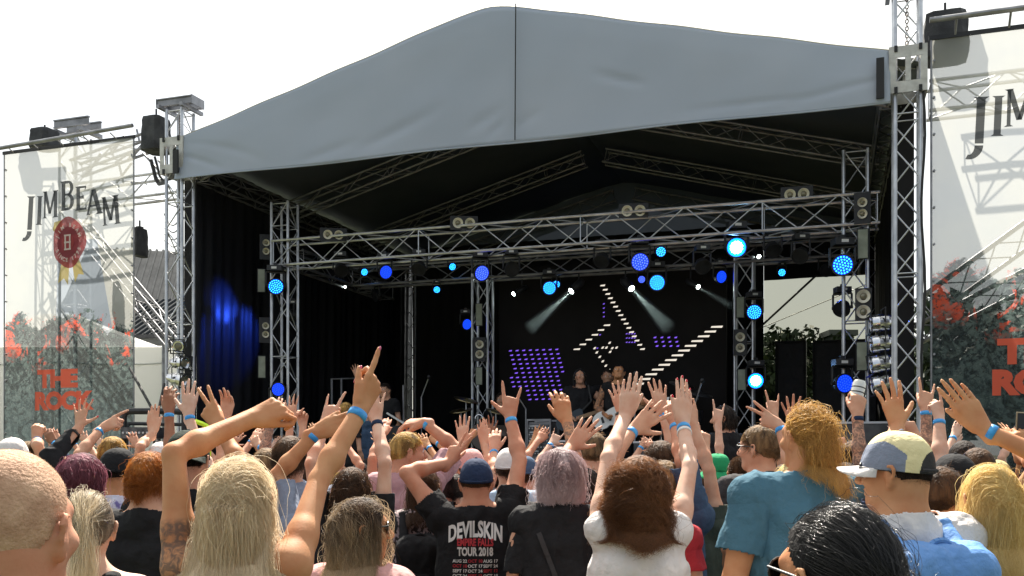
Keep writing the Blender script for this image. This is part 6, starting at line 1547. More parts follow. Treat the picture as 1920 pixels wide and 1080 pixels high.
c5 = person(893, 4.55, 852, 'person in a navy cap and black band tour shirt, one hand making horns', skin='ruddy', hair=('buzz', 'brown', .008), shirt=('tee', 'black', .42), girth=1.14, hat=dict(col='navy'), 
  L=dict(w=(840, 868, .16), e=(800, 925, .02), p='victory', a=28, n='fr'), Rr=dict(w=(957, 783, .24), e=(966, 880, .1), p='horns', a=0, n='f', band=1, hs=1.1), gl=None)
c6 = person(1052, 4.05, 834, 'person with a lilac bob and a black t-shirt, seen from behind', skin='fair', female=True, hair=('bob', 'lilac', .235, {'part': .1, 'vol': 2.0, 'w': 1.5}), shirt=('tee', 'black', .8), build=1.02, girth=1.05)
c7 = person(1196, 3.3, 848, 'person with long curly auburn hair and a white t-shirt, clapping overhead', skin='pale', female=True, hyaw=-55, hair=('curly', 'auburn', .33, {'wave': .017, 'clump': .8, 'vol': 1.5, 'w': 1.5}), shirt=('tee', 'white', 0), gl='dark', face=True, girth=1.0,
  L=dict(w=(1172, 782, .36), e=(1112, 868, .05), p='flat', a=13, n='f', hs=1.06), Rr=dict(w=(1281, 798, .36), e=(1303, 890, .1), p='flat', a=4, n='fl', band=1, band2='w', hs=1.1, nails='red'))
c8 = person(1514, 3.6, 752, 'tall person with a golden half-up hair knot and a teal t-shirt', yaw=6, hyaw=16, skin='tan', hair=('halfup', 'golden', .27, {'vol': .35, 'wave': .008, 'clump': .85, 'w': 1.02}), shirt=('tee', 'teal', .72), girth=1.34, build=1.1, arms_scale=1.0)
c9 = person(1682, 2.82, 797, 'person in a cream and slate panelled cap and white t-shirt, looking left', yaw=14, hyaw=38, skin='tan', hair=('buzz', 'dark', .008), shirt=('tee', 'white', .7), gl='dark', face=True, hat=dict(col='greyblue', col2='cream', mesh='charcoal', brim='white'), girth=1.22)
person(1568, 1.42, 936, 'person with sleek black hair close to the camera, sunglasses at the side', yaw=14, hyaw=14, skin='tan', female=True, hair=('sleek', 'black', .14, {'vol': 1.3}), shirt=('tee', 'charcoal'), gl='dark', face=True)
person(1856, 2.9, 863, 'person with long blonde hair at the right edge, one palm raised with a blue band', skin='tan', female=True, hair=('straight', 'blonde', .52, {'part': -.1}), shirt=('tank', 'black'),
  Rr=dict(w=(1846, 806, .0), e=(1935, 880, -.05), p='flat', a=-33, n='f', band=1, hs=1.12))
person(1716, 3.45, 868, 'person hidden behind the cream cap, only one large raised hand showing', skin='tan', shirt=('tee', 'navy'), hair=('short', 'brown'), L=dict(w=(1682, 800, .1), e=(1660, 880, 0), p='open', a=-6, n='f', hs=1.05))
# ---- middle rows, left part
c22 = person(280, 3.75, 840, 'person with thick ginger hair and a black t-shirt', hyaw=-10, skin='fair', hair=('short', 'ginger', .075, {'vol': 1.2, 'clump': .7}), shirt=('tee', 'black'), build=.95)
person(352, 3.95, 799, 'person in a dark green cap and black t-shirt beside the ginger one', skin='fair', hair=('buzz', 'dark', .01), shirt=('tee', 'black', .6), hat=dict(col='darkgreen', back=True, text='CER SEARCH'), girth=1.12, build=1.1)
person(222, 4.75, 833, 'person in a black cap and white and violet patterned jersey', hyaw=-20, skin='tan', hair=('buzz', 'dark', .01), shirt=('jersey', 'jersey', .8), hat=dict(col='black'))
person(154, 4.1, 844, 'person with a dusty pink bob in a black top', hyaw=-25, skin='pale', female=True, hair=('bob', 'pink', .25, {'part': .1, 'vol': 1.2}), shirt=('tee', 'black'))
person(172, 5.2, 856, 'person in a long black sleeve raising a hand with red nails before the left banner', skin='fair', female=True, hair=('straight', 'dark', .3), shirt=('long', 'black', 1.72), L=dict(w=(149, 800, .06), e=(127, 862, 0), p='wide', a=2, n='f', nails='red', band2='k'))
person(118, 5.9, 852, 'person with golden hair, arm stretched and finger pointing right before the left banner', skin='fair', hair=('straight', 'golden', .2), shirt=('tee', 'charcoal'), Rr=dict(w=(190, 805, .12), e=(160, 850, 0), p='point', a=58, n='fd', band=1, hs=1.15))
person(212, 6.1, 815, 'person with tousled golden hair behind the black cap', skin='fair', hair=('short', 'golden', .06, {'vol': 1.6}), shirt=('tee', 'grey'))
person(24, 5.6, 815, 'person in a white cap at the left edge beyond the shaved head', skin='fair', hair=('short', 'brown'), shirt=('tee', 'grey'), hat=dict(col='white'))
person(55, 6.1, 824, 'person with fair curls at the left edge', skin='fair', hair=('short', 'lightbrown', .06, {'vol': 1.7, 'wave': .01}), shirt=('tee', 'ltblue'), Rr=dict(w=(70, 826, .12), e=(82, 860, 0), p='loosefist', a=-5, n='f', band=1))
person(88, 7.0, 862, 'person with a brown hand raised low before the left banner', skin='brown', hair=('short', 'black'), shirt=('long', 'navy', 1.8), Rr=dict(w=(103, 830, .1), e=(112, 850, 0), p='relaxed', a=-40, n='f', band=1))
person(306, 5.5, 862, 'person with a raised brown hand and blue band left of the green cap', skin='brown', hair=('short', 'black'), shirt=('tee', 'grey'), Rr=dict(w=(317, 773, .05), e=(318, 840, 0), p='relaxed', a=-1, n='f', band=1, hs=1.08))
person(340, 5.0, 872, 'person with a pale hand held straight up above the green cap', skin='pale', hair=('short', 'lightbrown'), shirt=('tee', 'white'), Rr=dict(w=(354, 778, .05), e=(372, 850, 0), p='open', a=-1, n='f', band=1, hs=1.12))
person(302, 6.8, 824, 'person in a white cap with one hand up near the hoop rail', skin='fair', hair=('short', 'lightbrown'), shirt=('tee', 'white'), hat=dict(col='white'), L=dict(w=(286, 812, .1), e=(270, 850, 0), p='flat', a=-2, n='f', hs=1.1))
person(482, 3.75, 870, 'person hidden behind the platinum hair, a blue-banded hand stretched flat to the right', skin='tan', hair=('short', 'brown'), shirt=('tee', 'greyblue', .8), L=dict(w=(410, 800, .14), e=(455, 850, .05), p='victory', a=-33, n='f', hs=1.05), Rr=dict(w=(592, 812, .14), e=(520, 900, .1), p='flat', a=70, n='f', band=1, hs=1.12))
person(545, 4.7, 813, 'person with dark curly hair wearing a blue-grey hooded sweatshirt', skin='fair', hair=('short', 'brown', .07, {'vol': 1.5, 'wave': .008}), shirt=('hoodie', 'greyblue'))
person(500, 5.4, 836, 'person with light brown hair behind the blue-grey hood', skin='fair', hair=('short', 'lightbrown', .06, {'vol': 1.4}), shirt=('tee', 'brownc'))
person(440, 5.6, 864, 'person with curled fingers raised beyond the platinum hair', skin='fair', hair=('short', 'brown'), shirt=('tee', 'ltblue'), L=dict(w=(424, 784, .05), e=(415, 850, 0), p='bent', a=3, n='b', band=1, hs=1.1))
person(455, 6.0, 866, 'person in a black sleeve reaching up with a tattooed forearm left of the hood', skin='fair', hair=('short', 'dark'), shirt=('tee', 'black', .9), Rr=dict(w=(510, 787, .1), e=(480, 835, 0), p='relaxed', a=32, n='fl', band=1, band2='k'), tattoo={1: 'f'})
person(560, 6.2, 866, 'person with an upright hand and several bracelets beyond the blue-grey hood', skin='fair', female=True, hair=('straight', 'brown', .3), shirt=('tee', 'black'), L=dict(w=(545, 788, .08), e=(540, 850, 0), p='open', a=0, n='f', band='b', band2='w', hs=1.08))
person(590, 6.7, 868, 'person pinching raised fingers left of the pale arms', skin='fair', hair=('short', 'lightbrown'), shirt=('tee', 'grey'), L=dict(w=(568, 800, .05), e=(565, 850, 0), p='loosefist', a=0, n='b'))
person(660, 4.0, 870, 'person with two pale arms raised, black bracelets and a horns sign', skin='pale', female=True, hair=('straight', 'brown', .38), shirt=('tee', 'black', .55), L=dict(w=(608, 797, .12), e=(598, 890, .02), p='horns', a=20, n='fr', band='k', hs=1.05), Rr=dict(w=(706, 790, .12), e=(716, 890, .02), p='open', a=-5, n='f', band='b'))
person(640, 5.3, 880, 'person with both hands cupped up under the flat blue-banded hand', skin='fair', hair=('short', 'golden'), shirt=('tee', 'denim'), L=dict(w=(648, 822, .12), e=(640, 870, 0), p='relaxed', a=-50, n='f'))
c17 = person(762, 5.5, 805, 'person in a mauve t-shirt shading the eyes with one arm, head turned right', yaw=-25, hyaw=-42, skin='ruddy', hair=('short', 'golden', .035), shirt=('tee', 'mauve', .72), face=True, girth=1.08, L=dict(w=(750, 872, .10), e=(735, 930, 0), p='relaxed', a=0, n='r'), Rr=dict(w=(795, 792, .16), e=(845, 836, .1), p='bent', a=-92, t=12, n='df', band=1, hs=1.1))
c18 = person(794, 4.95, 870, 'person in a leopard print top with straight brown hair', skin='fair', female=True, hair=('straight', 'brown', .34), shirt=('long', 'leopard', 1.9))
person(852, 5.6, 884, 'person in a light blue shirt behind the navy cap', skin='fair', hair=('short', 'dark'), shirt=('tee', 'ltblue'))
person(884, 5.9, 836, 'person in a pink cap directly beyond the navy cap', skin='fair', female=True, hair=('ponytail', 'brown', .2), shirt=('tee', 'grey'), hat=dict(col='pink'))
person(892, 6.2, 868, 'person with two open hands raised in front of the bass drum', skin='fair', hair=('short', 'brown'), shirt=('tee', 'charcoal'), L=dict(w=(867, 830, .08), e=(858, 860, 0), p='open', a=0, n='f', hs=1.1), Rr=dict(w=(848, 836, .1), e=(905, 880, -.05), p='relaxed', a=8, n='b') if False else dict(w=(908, 834, .08), e=(918, 870, 0), p='flat', a=-6, n='b'))
person(948, 6.0, 870, 'person with a closed fist and blue band right of the pink cap', skin='fair', hair=('short', 'dark'), shirt=('tee', 'black'), L=dict(w=(926, 846, .05), e=(920, 880, 0), p='bent', a=3, n='f', band=1, hs=1.1))
person(934, 7.2, 864, 'person with a raised brown hand in front of the drum stands', skin='brown', hair=('short', 'black'), shirt=('tee', 'navy'), L=dict(w=(920, 822, .05), e=(912, 860, 0), p='wide', a=0, n='b'))
person(955, 5.5, 834, 'person in a white cap behind the horns arm', skin='fair', hair=('short', 'brown'), shirt=('tee', 'ltblue'), hat=dict(col='white'))
person(986, 6.3, 850, 'person in a blue cap left of the lilac bob', skin='fair', hair=('short', 'brown'), shirt=('tee', 'pink'), hat=dict(col='denim'))
person(1050, 4.75, 850, 'person with a grey tattooed forearm and relaxed hand above the lilac bob', skin='tan', hair=('short', 'dark'), shirt=('tee', 'charcoal'), Rr=dict(w=(1063, 790, .08), e=(1082, 860, 0), p='relaxed', a=-16, n='f', hs=1.15), tattoo={1: 'f'})
person(1098, 4.45, 872, 'person with an open hand tilted right beside the lilac bob', skin='fair', hair=('short', 'dark'), shirt=('tee', 'charcoal'), L=dict(w=(1070, 838, .1), e=(1050, 890, 0), p='open', a=42, n='f', hs=1.1))
person(1113, 5.4, 805, 'person with short light brown hair and a red t-shirt', skin='fair', hair=('short', 'lightbrown', .03), shirt=('tee', 'red'))
# ---- middle rows, right part
person(1172, 6.0, 866, 'person with a black watch and hand held up in front of the guitarists', skin='fair', hair=('short', 'brown'), shirt=('tee', 'navy'), L=dict(w=(1164, 772, .05), e=(1150, 840, 0), p='open', a=-8, n='f', band='k', hs=1.15))
person(1210, 3.95, 872, 'person behind the curly hair with a blue-banded hand tilted right', skin='fair', hair=('short', 'brown'), shirt=('tee', 'red'), L=dict(w=(1188, 806, .1), e=(1150, 880, 0), p='open', a=52, n='f', band=1, hs=1.1))
person(1228, 5.5, 866, 'person with a wide open hand and blue band before the screen', skin='fair', hair=('short', 'brown'), shirt=('tee', 'greyblue'), Rr=dict(w=(1241, 772, .1), e=(1264, 830, 0), p='open', a=-8, n='f', band=1, hs=1.15))
person(1240, 4.9, 822, 'person with tousled brown hair right of the curly auburn hair', skin='fair', hair=('short', 'brown', .07, {'vol': 1.6, 'wave': .01}), shirt=('tee', 'ltblue'))
person(1246, 4.3, 858, 'person in a denim sleeve reaching up behind the white bracelet arm', skin='ruddy', hair=('short', 'lightbrown', .06, {'vol': 1.3}), shirt=('long', 'denim', .98), Rr=dict(w=(1266, 796, .1), e=(1280, 860, 0), p='grip', a=2, n='f', band=1))
person(1286, 4.5, 890, 'person in a dark olive top with one bare bent arm beside the green hat', skin='fair', hair=('short', 'dark'), shirt=('tee', 'olive', .4), Rr=dict(w=(1300, 800, .1), e=(1330, 860, 0), p='flat', a=-10, n='f'))
person(1330, 7.2, 872, 'person with a pale horns hand in front of the dark-haired profile', skin='pale', hair=('short', 'dark'), shirt=('tee', 'black'), Rr=dict(w=(1347, 792, .1), e=(1345, 850, 0), p='hornsin', a=2, n='f', hs=1.1))
person(1358, 8.1, 757, 'dark-haired bearded person facing left, towering beyond the green hat', yaw=30, hyaw=40, skin='fair', hair=('bob', 'dark', .2), shirt=('tee', 'black'), ground=.35, face=True)
person(1306, 6.9, 875, 'person pointing one finger up left of the green hat', skin='fair', hair=('short', 'brown'), shirt=('tee', 'black'), Rr=dict(w=(1324, 838, .1), e=(1330, 870, 0), p='point', a=-5, n='f', hs=1.15))
person(1345, 6.4, 846, 'person in a green bucket hat and black t-shirt', skin='fair', hair=('short', 'dark'), shirt=('tee', 'black'), hat=dict(kind='bucket', col='green'))
c49 = person(1424, 5.0, 793, 'person in clear glasses and charcoal t-shirt, face turned left', yaw=20, hyaw=30, skin='fair', hair=('short', 'lightbrown', .045, {'vol': 1.3}), shirt=('tee', 'charcoal', .7), gl='clear', face=True)
person(1388, 5.9, 852, 'person with cropped brown hair beside the clear glasses', skin='tan', hair=('buzz', 'brown', .012), shirt=('tee', 'charcoal'))
person(1485, 4.5, 862, 'person reaching left with a blue-banded hand beside the golden half-up hair', skin='fair', hair=('short', 'blonde', .06, {'vol': 1.4}), shirt=('tee', 'grey'), L=dict(w=(1462, 800, .1), e=(1490, 860, 0), p='victory', a=-58, n='f', band=1))
person(1440, 6.6, 866, 'person with a small horns hand over the clear glasses', skin='fair', hair=('short', 'brown'), shirt=('tee', 'black'), Rr=dict(w=(1452, 779, .05), e=(1458, 830, 0), p='hornsin', a=-4, n='f', hs=1.1))
person(1470, 5.7, 866, 'person with fingers spread wide just left of the golden hair', skin='ruddy', hair=('short', 'brown'), shirt=('tee', 'grey'), Rr=dict(w=(1488, 800, .05), e=(1500, 850, 0), p='wide', a=-4, n='b', hs=1.1) )
c54 = person(1585, 4.7, 862, 'person with a grey tattooed arm holding up a drink can', skin='fair', hair=('short', 'dark'), shirt=('tee', 'black'), Rr=dict(w=(1608, 778, .05), e=(1600, 850, 0), p='grip', a=8, n='f', band='b', hs=1.05), tattoo={1: 'f'})
person(1602, 5.2, 822, 'person with wavy brown hair right of the golden hair', skin='fair', hair=('short', 'brown', .06, {'vol': 1.5, 'wave': .01}), shirt=('tee', 'charcoal'))
person(1712, 4.9, 864, 'person making horns with a tattooed arm beside the right tower', skin='fair', hair=('short', 'dark'), shirt=('tee', 'black'), Rr=dict(w=(1736, 768, .05), e=(1726, 840, 0), p='hornsin', a=6, n='f', band=1, hs=1.0), tattoo={1: 'f'})
person(1790, 4.6, 866, 'person with heavy pale forearm raised, finger up, under the right banner', skin='pale', female=True, girth=1.25, hair=('straight', 'dark', .3), shirt=('tee', 'black', .5), L=dict(w=(1761, 786, .1), e=(1768, 860, 0), p='point', a=-6, n='f', band=1, nails='plain'))
person(1700, 5.9, 868, 'person with two spread fingers showing just right of the cream cap', skin='fair', hair=('short', 'brown'), shirt=('tee', 'black'), Rr=dict(w=(1718, 815, .05), e=(1724, 860, 0), p='victory', a=-30, n='f'))
person(1788, 3.7, 842, 'person in a black cap left of the long blonde hair', skin='fair', hair=('buzz', 'dark', .01), shirt=('tee', 'black'), hat=dict(col='black'))
person(1806, 5.2, 820, 'person with a shaved head beyond the black cap', skin='ruddy', hair=('buzz', 'dark', .003), shirt=('tee', 'black'))
person(1832, 4.5, 834, 'person with cropped brown hair beyond the long blonde hair', skin='fair', hair=('short', 'brown', .02), shirt=('tee', 'navy'))
person(1762, 3.3, 868, 'person with brown hair and sunglasses in profile behind the cream cap', yaw=-20, hyaw=-40, skin='tan', hair=('short', 'brown', .045, {'vol': 1.2}), shirt=('tee', 'black'), gl='dark', face=True)
c13 = person(1950, 4.1, 850, 'person at the right edge holding up a phone', skin='tan', hair=('short', 'dark'), shirt=('tee', 'black'), L=dict(w=(1912, 850, .10), e=(1910, 900, 0), p='grip', a=6, n='f'))
# ---- performers on the stage
vG = 1.35
p_ = PV(1087, 700, vG); g1 = person(1087, p_.y, 689, 'guitarist with long black hair and sleeveless black shirt on stage', yaw=176, hpitch=-8, skin='fair', hair=('bob', 'black', .32), shirt=('tee', 'black', 0), ground=DZ, group='band members on the stage', face=True, h=.009,
  L=dict(local=((-.30, .26, 1.13), (-.50, -.02, 1.05)), w=(1110, 760), p='grip', n='u'), Rr=dict(local=((.10, .22, 1.02), (.45, -.05, 1.12)), w=(1070, 770), p='loosefist', n='u'), pants='black')
p_ = PV(1160, 700, vG - .25); g2 = person(1160, p_.y, 680, 'guitarist with short black hair and tattooed arms bending over a white guitar', yaw=168, hpitch=-26, skin='tan', hair=('short', 'black', .04), shirt=('tee', 'black', 0), ground=DZ, group='band members on the stage', face=True, h=.009, lean=.05,
  L=dict(local=((-.36, .28, 1.16), (-.50, -.02, 1.05)), w=(1110, 760), p='grip', n='u'), Rr=dict(local=((.14, .22, 1.02), (.45, -.05, 1.12)), w=(1070, 770), p='loosefist', n='u'), tattoo={-1: 'uf', 1: 'uf'}, pants='black', girth=1.08)
p_ = PV(1139, 700, 3.0); person(1139, p_.y, 690, 'band member standing behind the guitarist with the white guitar', yaw=180, skin='fair', hair=('short', 'dark'), shirt=('tee', 'black'), ground=DZ, group='band members on the stage', face=True, h=.010)
p_ = PV(722, 740, 1.2); person(722, p_.y, 716, 'singer stretching one tattooed arm up to the left on stage', yaw=150, skin='fair', hair=('short', 'dark'), shirt=('tee', 'black'), ground=DZ - .1, group='band members on the stage', face=True, h=.010, Rr=dict(w=(668, 705, .0), e=(700, 745, .0), p='wide', a=-12, n='b'), tattoo={1: 'uf'}, pants='black')
p_ = PV(948, 760, 2.7); person(940, p_.y, 734, 'drummer with dark hair seated behind the drum kit', yaw=180, skin='fair', hair=('bob', 'dark', .2), shirt=('tee', 'black'), ground=DZ - .42, group='band members on the stage', face=True, h=.010)
person(649, 11.4, 752, 'person with golden hair and black clothes working at the stage lip', yaw=-20, skin='fair', female=True, hair=('straight', 'golden', .3), shirt=('tee', 'black'), ground=.62, group='stage crew', h=.009)
person(684, 12.0, 757, 'person in a blue t-shirt beside the golden-haired crew member', yaw=30, skin='fair', hair=('buzz', 'blonde', .02), shirt=('tee', 'denim'), ground=.72, group='stage crew', h=.009)
# the crew stand on low risers
for k, (px, Y, z_) in enumerate(((649, 11.4, .62), (684, 12.0, .72))):
    m = MB(); x = (px - CX) / F * Y; m.box((x, Y, z_ / 2), .5, .5, z_ - .004); o = m.build('riser', case); tag(o, ['black box the golden-haired crew member stands on', 'black box the crew member in blue stands on'][k], 'riser')
    m = MB(); m.box((x, Y, z_ - .012), .52, .52, .02); m.build('metal_edge', alu, None).parent = o
# ================================================================ guitars, straps, bags, can, phone
def guitar(ctx, bodycol, label, dx=0):
    """electric guitar held across the body; built in the player's local frame"""
    s = ctx['s']; M_ = Matrix.Translation(ctx['body'].location) @ Matrix.Rotation(ctx['yaw'], 4, 'Z')
    o0 = Vector((.13 + dx, .185, .98)) * s; ax = Vector((-.90, .10, .30)).normalized(); n = Vector((.05, 1, .1)); n = (n - ax * n.dot(ax)).normalized(); up = n.cross(ax)
    def P(a, b, c): return M_ @ (o0 + (ax * a + up * b + n * c) * s)
    root = empty('guitar', M_ @ o0); tag(root, label, 'guitar', 'guitars on the stage')
    m = MB(); out_ = []
    for t in np.linspace(0, 2 * math.pi, 40, endpoint=False):
        r = .165 + .035 * math.cos(2 * t) - .03 * math.exp(-((t - 1.45) / .35) ** 2) - .03 * math.exp(-((t - 4.83) / .35) ** 2) + .05 * math.exp(-((t - .55) / .25) ** 2) + .04 * math.exp(-((t - 5.75) / .25) ** 2)
        out_.append((r * math.cos(t), r * math.sin(t) * .92))
    N_ = len(out_); m.add([P(a, b, c) for c in (-.022, .022) for a, b in out_], [tuple(range(N_ - 1, -1, -1)), tuple(range(N_, 2 * N_))] + [(i, (i + 1) % N_, N_ + (i + 1) % N_, N_ + i) for i in range(N_)])
    wb(m, 'guitar_body', bodycol, root)
    m = MB(); vs = [P(a, b, c) for c in (.0, .028) for a, b in ((.12, -.027), (.68, -.021), (.68, .021), (.12, .027))]; m.add(vs, [(3, 2, 1, 0), (4, 5, 6, 7), (0, 1, 5, 4), (1, 2, 6, 5), (2, 3, 7, 6), (3, 0, 4, 7)]); wb(m, 'neck', woodn, root)
    m = MB(); vs = [P(a, b, c) for c in (.004, .022) for a, b in ((.68, -.022), (.83, -.050), (.86, .0), (.70, .030))]; m.add(vs, [(3, 2, 1, 0), (4, 5, 6, 7), (0, 1, 5, 4), (1, 2, 6, 5), (2, 3, 7, 6), (3, 0, 4, 7)]); wb(m, 'headstock', bodycol, root)
    for a in (-.06, .04):
        m = MB(); vs = [P(x, y, c) for c in (.022, .032) for x, y in ((a - .015, -.04), (a + .015, -.04), (a + .015, .04), (a - .015, .04))]; m.add(vs, [(3, 2, 1, 0), (4, 5, 6, 7), (0, 1, 5, 4), (1, 2, 6, 5), (2, 3, 7, 6), (3, 0, 4, 7)]); wb(m, 'pickup', blackm, root)
    m = MB(); S1 = ctx['S'][-1] / 1.0; pts = [M_.inverted() @ P(.16, .06, 0), Vector((-.16, .12, 1.25)) * s, Vector((-.12, .03, 1.475)) * s, Vector((-.02, -.14, 1.38)) * s, Vector((.16, -.13, 1.15)) * s, M_.inverted() @ P(-.19, .0, 0)]; m.path([M_ @ Vector(q) for q in pts], .018, 6); wb(m, 'strap', rubber, root)
woodn = bsdf('guitar_neck', (.30, .18, .09), .4)
gd = bsdf('guitar_dark', (.02, .03, .04), .2); gw = bsdf('guitar_white', (.8, .8, .78), .25)
guitar(g1, gd, 'dark electric guitar played by the long-haired guitarist'); guitar(g2, gw, 'white electric guitar played by the short-haired guitarist')

# writing on the tour shirt
redi = bsdf('shirt_red_ink', (.40, .02, .03), .7); whi = bsdf('shirt_white_ink', (.62, .60, .58), .7)
rows = [('DEVILSKIN', .105, 1.345, whi, dict(bold=.0040, xscale=.54, arch=1.6)), ('EMPIRE FALLS', .048, 1.300, redi, dict(bold=.002, xscale=.62)), ('TOUR 2018', .056, 1.252, whi, dict(bold=.0024, xscale=.62))]
for k in range(15):
    for x in (-.075, .0, .075):
        rows.append((random.choice(['AUG', 'SEPT', 'OCT']) + ' ' + str(10 + (k * 7 + int(x * 100)) % 19), .021, 1.218 - .024 * k, whi if (k + int(x * 100)) % 3 else redi, dict(bold=.0006, x=x)))
back_print(c5, rows)

def strap(ctx, pts, r, label, mat, name='bag_strap', tagit=True):
    """strap lying on the back of a shirt: (x, z) points in body units"""
    bvh = BVHTree.FromPolygons([tuple(v) for v in ctx['Xc']], [tuple(int(i) for i in q) for q in ctx['Qc']]); s = ctx['s']; P = []
    for t in np.linspace(0, 1, 26):
        k = t * (len(pts) - 1); i = min(int(k), len(pts) - 2); f_ = k - i; x = (pts[i][0] * (1 - f_) + pts[i + 1][0] * f_) * s; z = (pts[i][1] * (1 - f_) + pts[i + 1][1] * f_) * s
        h_ = bvh.ray_cast(Vector((x, -.6, z)), Vector((0, 1, 0))); P.append(Vector((x, (h_[0].y if h_[0] else -.1) - .004, z)))
    m = MB()
    for a, b in zip(P[:-1], P[1:]):
        d = (b - a).normalized(); w = d.cross(Vector((0, 1, 0))).normalized() * r; m.add([a - w, b - w, b + w, a + w, a - w - Vector((0, .004, 0)), b - w - Vector((0, .004, 0)), b + w - Vector((0, .004, 0)), a + w - Vector((0, .004, 0))], [(0, 1, 2, 3), (7, 6, 5, 4), (0, 4, 5, 1), (3, 2, 6, 7)])
    o = m.build(name, mat, ctx['body'] if not tagit else None)
    if tagit: o.location = ctx['body'].location; o.rotation_euler.z = ctx['yaw']; tag(o, label, 'bag strap')
    return o
strap(c7, [(.10, 1.20), (-.02, 1.02), (-.12, .86)], .011, 'thin black bag strap across the white t-shirt', bandk)
st = strap(c6, [(-.10, 1.36), (-.0, 1.10), (.08, .95)], .010, 'thin dark bag strap across the back below the lilac bob', CL['charcoal'])
q = Vector((.0 * c6['s'], 0, 1.10 * c6['s'])); bvh = BVHTree.FromPolygons([tuple(v) for v in c6['Xc']], [tuple(int(i) for i in k) for k in c6['Qc']]); h_ = bvh.ray_cast(Vector((0, -.6, q.z)), Vector((0, 1, 0)))
if h_[0] is not None:
    m = MB(); m.box(h_[0] + Vector((0, -.012, 0)), .022, .006, .03, Matrix.Rotation(.4, 3, 'Y')); m.build('buckle', silver, st)

def backpack(ctx, mat, trim, label, z=1.15, w=.17, hgt=.24, d=.10):
    s = ctx['s']; yb = -.16; root = empty('backpack', ctx['body'].location); root.rotation_euler.z = ctx['yaw']; tag(root, label, 'backpack', None)
    def add(name, f, h, m_, seed, amp=.006):
        X, Q = f.mesh(h); N_ = vnormals(X, Q); X = folds(X, N_, seed, amp, 3.5); return link(name, np_mesh(name, X, Q, [m_]), root)
    A = lambda *p: np.array(p, float) * s
    f = Field()
    for x in (-1, 1):
        for zz in (-1, 1): f.cap(A(x * (w - .05) * (1 if zz < 0 else .82), yb - d * .45, z + zz * (hgt - .07)), A(x * (w - .05) * (1 if zz < 0 else .82), yb - d * .2, z + zz * (hgt - .07)), .065 * s, .075 * s, k=.10 * s)
    f.ell(A(0, yb - d * .4, z), A(w * .95, d * .75, hgt * .95), k=.06 * s); add('main_compartment', f, .008, mat, 3)
    f = Field(); f.ell(A(0, yb - d * 1.05, z - hgt * .38), A(w * .78, d * .55, hgt * .46), k=.03); f.cap(A(-w * .45, yb - d * 1.0, z - hgt * .5), A(w * .45, yb - d * 1.0, z - hgt * .5), .055 * s, k=.05); add('front_pocket', f, .007, mat, 5, .004)
    m = MB(); pts = [Vector(A(w * .80 * math.cos(t), yb - d * 1.28 - .01 + .05 * abs(math.cos(t)), z - hgt * .33 + hgt * .30 * math.sin(t))) for t in np.linspace(.05, 3.09, 24)]; m.path(pts, .004, 5); m.build('zip', trim, root)
    m = MB(); m.path([Vector(A(.04 * math.cos(t), yb - .03, z + hgt * .90 + .035 * math.sin(t))) for t in np.linspace(0, 3.14, 10)], .008, 6); m.build('handle', mat, root)
    for q in (-1, 1):
        S_ = ctx['S'][q]; f = Field(); P = [A(q * .09, yb - .01, z + hgt * .86), np.array([q * .105 * s, -.06 * s, 1.455 * s]), np.array([q * .11 * s, .02 * s, 1.465 * s]), np.array([q * .115 * s, .085 * s, 1.40 * s]), A(q * .12, .145, 1.25), A(q * .15, .06, 1.05), A(q * .15, yb, .98)]
        for a, b in zip(P[:-1], P[1:]): f.cap(a, b, .026 * s, k=.010, flat=(_n(np.array([0, .55, .83])) if a[2] > 1.3 * s and b[2] > 1.3 * s else np.array([0, 1., 0]), .42))
        X, Q = f.mesh(.009); link('shoulder_strap', np_mesh('shoulder_strap', X, Q, [mat]), root)
    return root
bp_blue = cloth('backpack_blue', (.16, .33, .66), .6, two=(.12, .27, .58), scale=2, lo=.3, hi=.7)
backpack(c9, bp_blue, CL['navy'], 'light blue backpack worn over the white t-shirt below the cream cap', z=1.17, w=.165, hgt=.24)
backpack(c18, CL['black'], silver, 'small black backpack worn over the leopard print top', z=1.14, w=.13, hgt=.2, d=.08)
# drink can and phones held up
def local_pt(ctx, q, d, n): P, E, Wr, fd, dv, nv, tp = ctx['arm'][q]; s = ctx['s']; Rz = np.array(Matrix.Rotation(ctx['yaw'], 3, 'Z')); return Vector((Rz @ (Wr + dv * d * s + nv * n * s) + ctx['O']).tolist()), Vector((Rz @ dv).tolist()), Vector((Rz @ nv).tolist())
c, d_, n_ = local_pt(c54, 1, .095, .040)
m = MB(); ax = Vector((.25, .1, 1)).normalized(); m.lathe(c - ax * .03, ax, [(0, .02), (.004, .026), (.012, .033), (.105, .033), (.118, .027), (.120, .026), (.119, .024), (.117, .001)], 22); can = m.build('drink_can', bsdf('can_pale', (.62, .62, .58), .3, .5)); smooth_by_angle(can, 35); tag(can, 'pale drink can held up by the tattooed arm', 'can')
m = MB()
for k in range(3): m.lathe(c - ax * .03 + ax * (.03 + .025 * k), ax, [(0, .0335), (.006, .0335)], 20)
o = m.build('printed_bands', blackm); o.parent = can
def phone(c, yaw, w, h_, label, tilt=0):
    M_ = Matrix.Rotation(yaw, 3, 'Z') @ Matrix.Rotation(tilt, 3, 'Y'); m = MB(); m.box(c, w, .009, h_, M_); o = m.build('phone', bsdf('phone_case', (.25, .20, .12), .4)); tag(o, label, 'phone')
    md = o.modifiers.new('round', 'BEVEL'); md.width = .003; md.segments = 2
    m = MB(); m.box(c + M_ @ Vector((0, -.0055, 0)), w * .9, .0015, h_ * .93, M_); m.build('screen', bsdf('phone_glass', (.01, .01, .012), .08), o); return o
c, d_, n_ = local_pt(c13, -1, .11, .03); phone(Wp(1919, 806, c.y), .12, .075, .155, 'phone held up at the right edge of the crowd', .06)

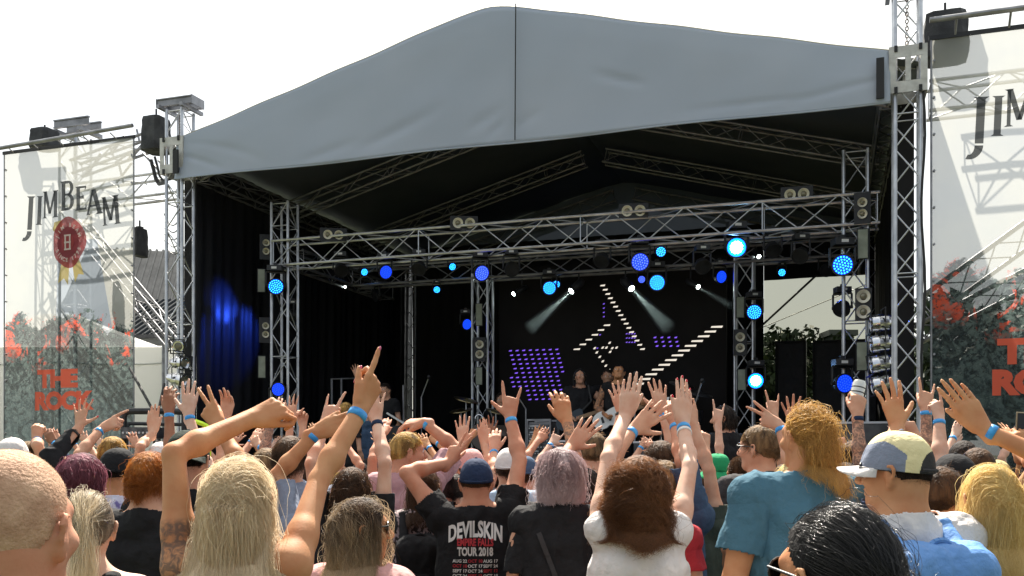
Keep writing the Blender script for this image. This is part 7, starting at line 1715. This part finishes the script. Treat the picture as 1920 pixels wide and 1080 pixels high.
# ================================================================ the rest of the crowd further forward, seen through gaps
occ = [(c_['O'][0], c_['O'][1]) for c_ in PEOPLE.values()]; cnt = 0
desc_h = [('short', 'brown'), ('short', 'dark'), ('short', 'lightbrown'), ('straight', 'brown', .3), ('straight', 'blonde', .35), ('short', 'black'), ('ponytail', 'brown', .3), ('bob', 'dark', .22), ('short', 'golden'), ('buzz', 'dark', .006)]
word_h = ['short brown hair', 'short dark hair', 'short light brown hair', 'long brown hair', 'long blonde hair', 'short black hair', 'a brown ponytail', 'a dark bob', 'short golden hair', 'cropped dark hair']
cols = ['black', 'grey', 'navy', 'white', 'charcoal', 'denim', 'olive', 'brownc']; rr = random.Random(11)
DONORS = {}
for row, Y0 in enumerate((5.9, 6.6, 7.3, 8.0, 8.8, 9.6)):
    for k in range(17):
        px = 50 + k * 114 + (row % 2) * 57 + rr.uniform(-25, 25); Y = Y0 + rr.uniform(-.2, .2); x = (px - CX) / F * Y; top = 862 + rr.uniform(-8, 14)
        if Y > 11.326 - .3333 * (x + 0) - 1.1 or any((x - a) ** 2 + (Y - b) ** 2 < .41 ** 2 for a, b in occ): continue
        occ.append((x, Y)); hi = rr.randrange(10); ci = rr.randrange(8); key = hi; raised = rr.random() < .8
        land = ['the left banner', 'the marquee', 'the left inner post', 'the white desk lid', 'the bass drum', 'the amplifier rack', 'the guitarists', 'the percussion rack', 'the rear opening', 'the right tower', 'the right banner'][int(np.searchsorted([230, 400, 600, 790, 940, 1040, 1190, 1340, 1520, 1730], px))]
        for _ in range(8):
            lab = 'distant person, ' + word_h[hi].removeprefix('a ') + ', ' + ('one hand up, ' if raised else '') + {'brownc': 'brown', 'denim': 'blue'}.get(cols[ci], cols[ci]) + ' shirt, before ' + land
            if lab not in PEOPLE: break
            ci = (ci + 1) % 8
        kw = {}
        if raised:
            q = rr.choice((-1, 1)); wx = px + q * 34 + rr.uniform(-8, 8); zt_ = EYE + (HY - top) / F * Y; wy = HY - (rr.uniform(1.06, 1.10) * zt_ - EYE) * F / Y
            kw['Rr' if q > 0 else 'L'] = dict(w=(wx, wy, .08), e=(wx + q * 10, wy + 50, 0), p=rr.choice(['open', 'relaxed', 'horns', 'flat', 'loosefist']), n='f', band=rr.choice([0, 1]), hs=1.05)
        person(px, Y, top, lab, skin=rr.choice(['fair', 'tan', 'pale', 'ruddy']), female=hi in (3, 4, 6, 7), hair=desc_h[hi], shirt=('tee', cols[ci]), h=.011, group='people far forward in the crowd', nh=260, seed=row * 50 + k, **kw); cnt += 1
print('crowd fill', cnt, 'people', len(PEOPLE))
print('script time', round(time.time() - T0, 1))
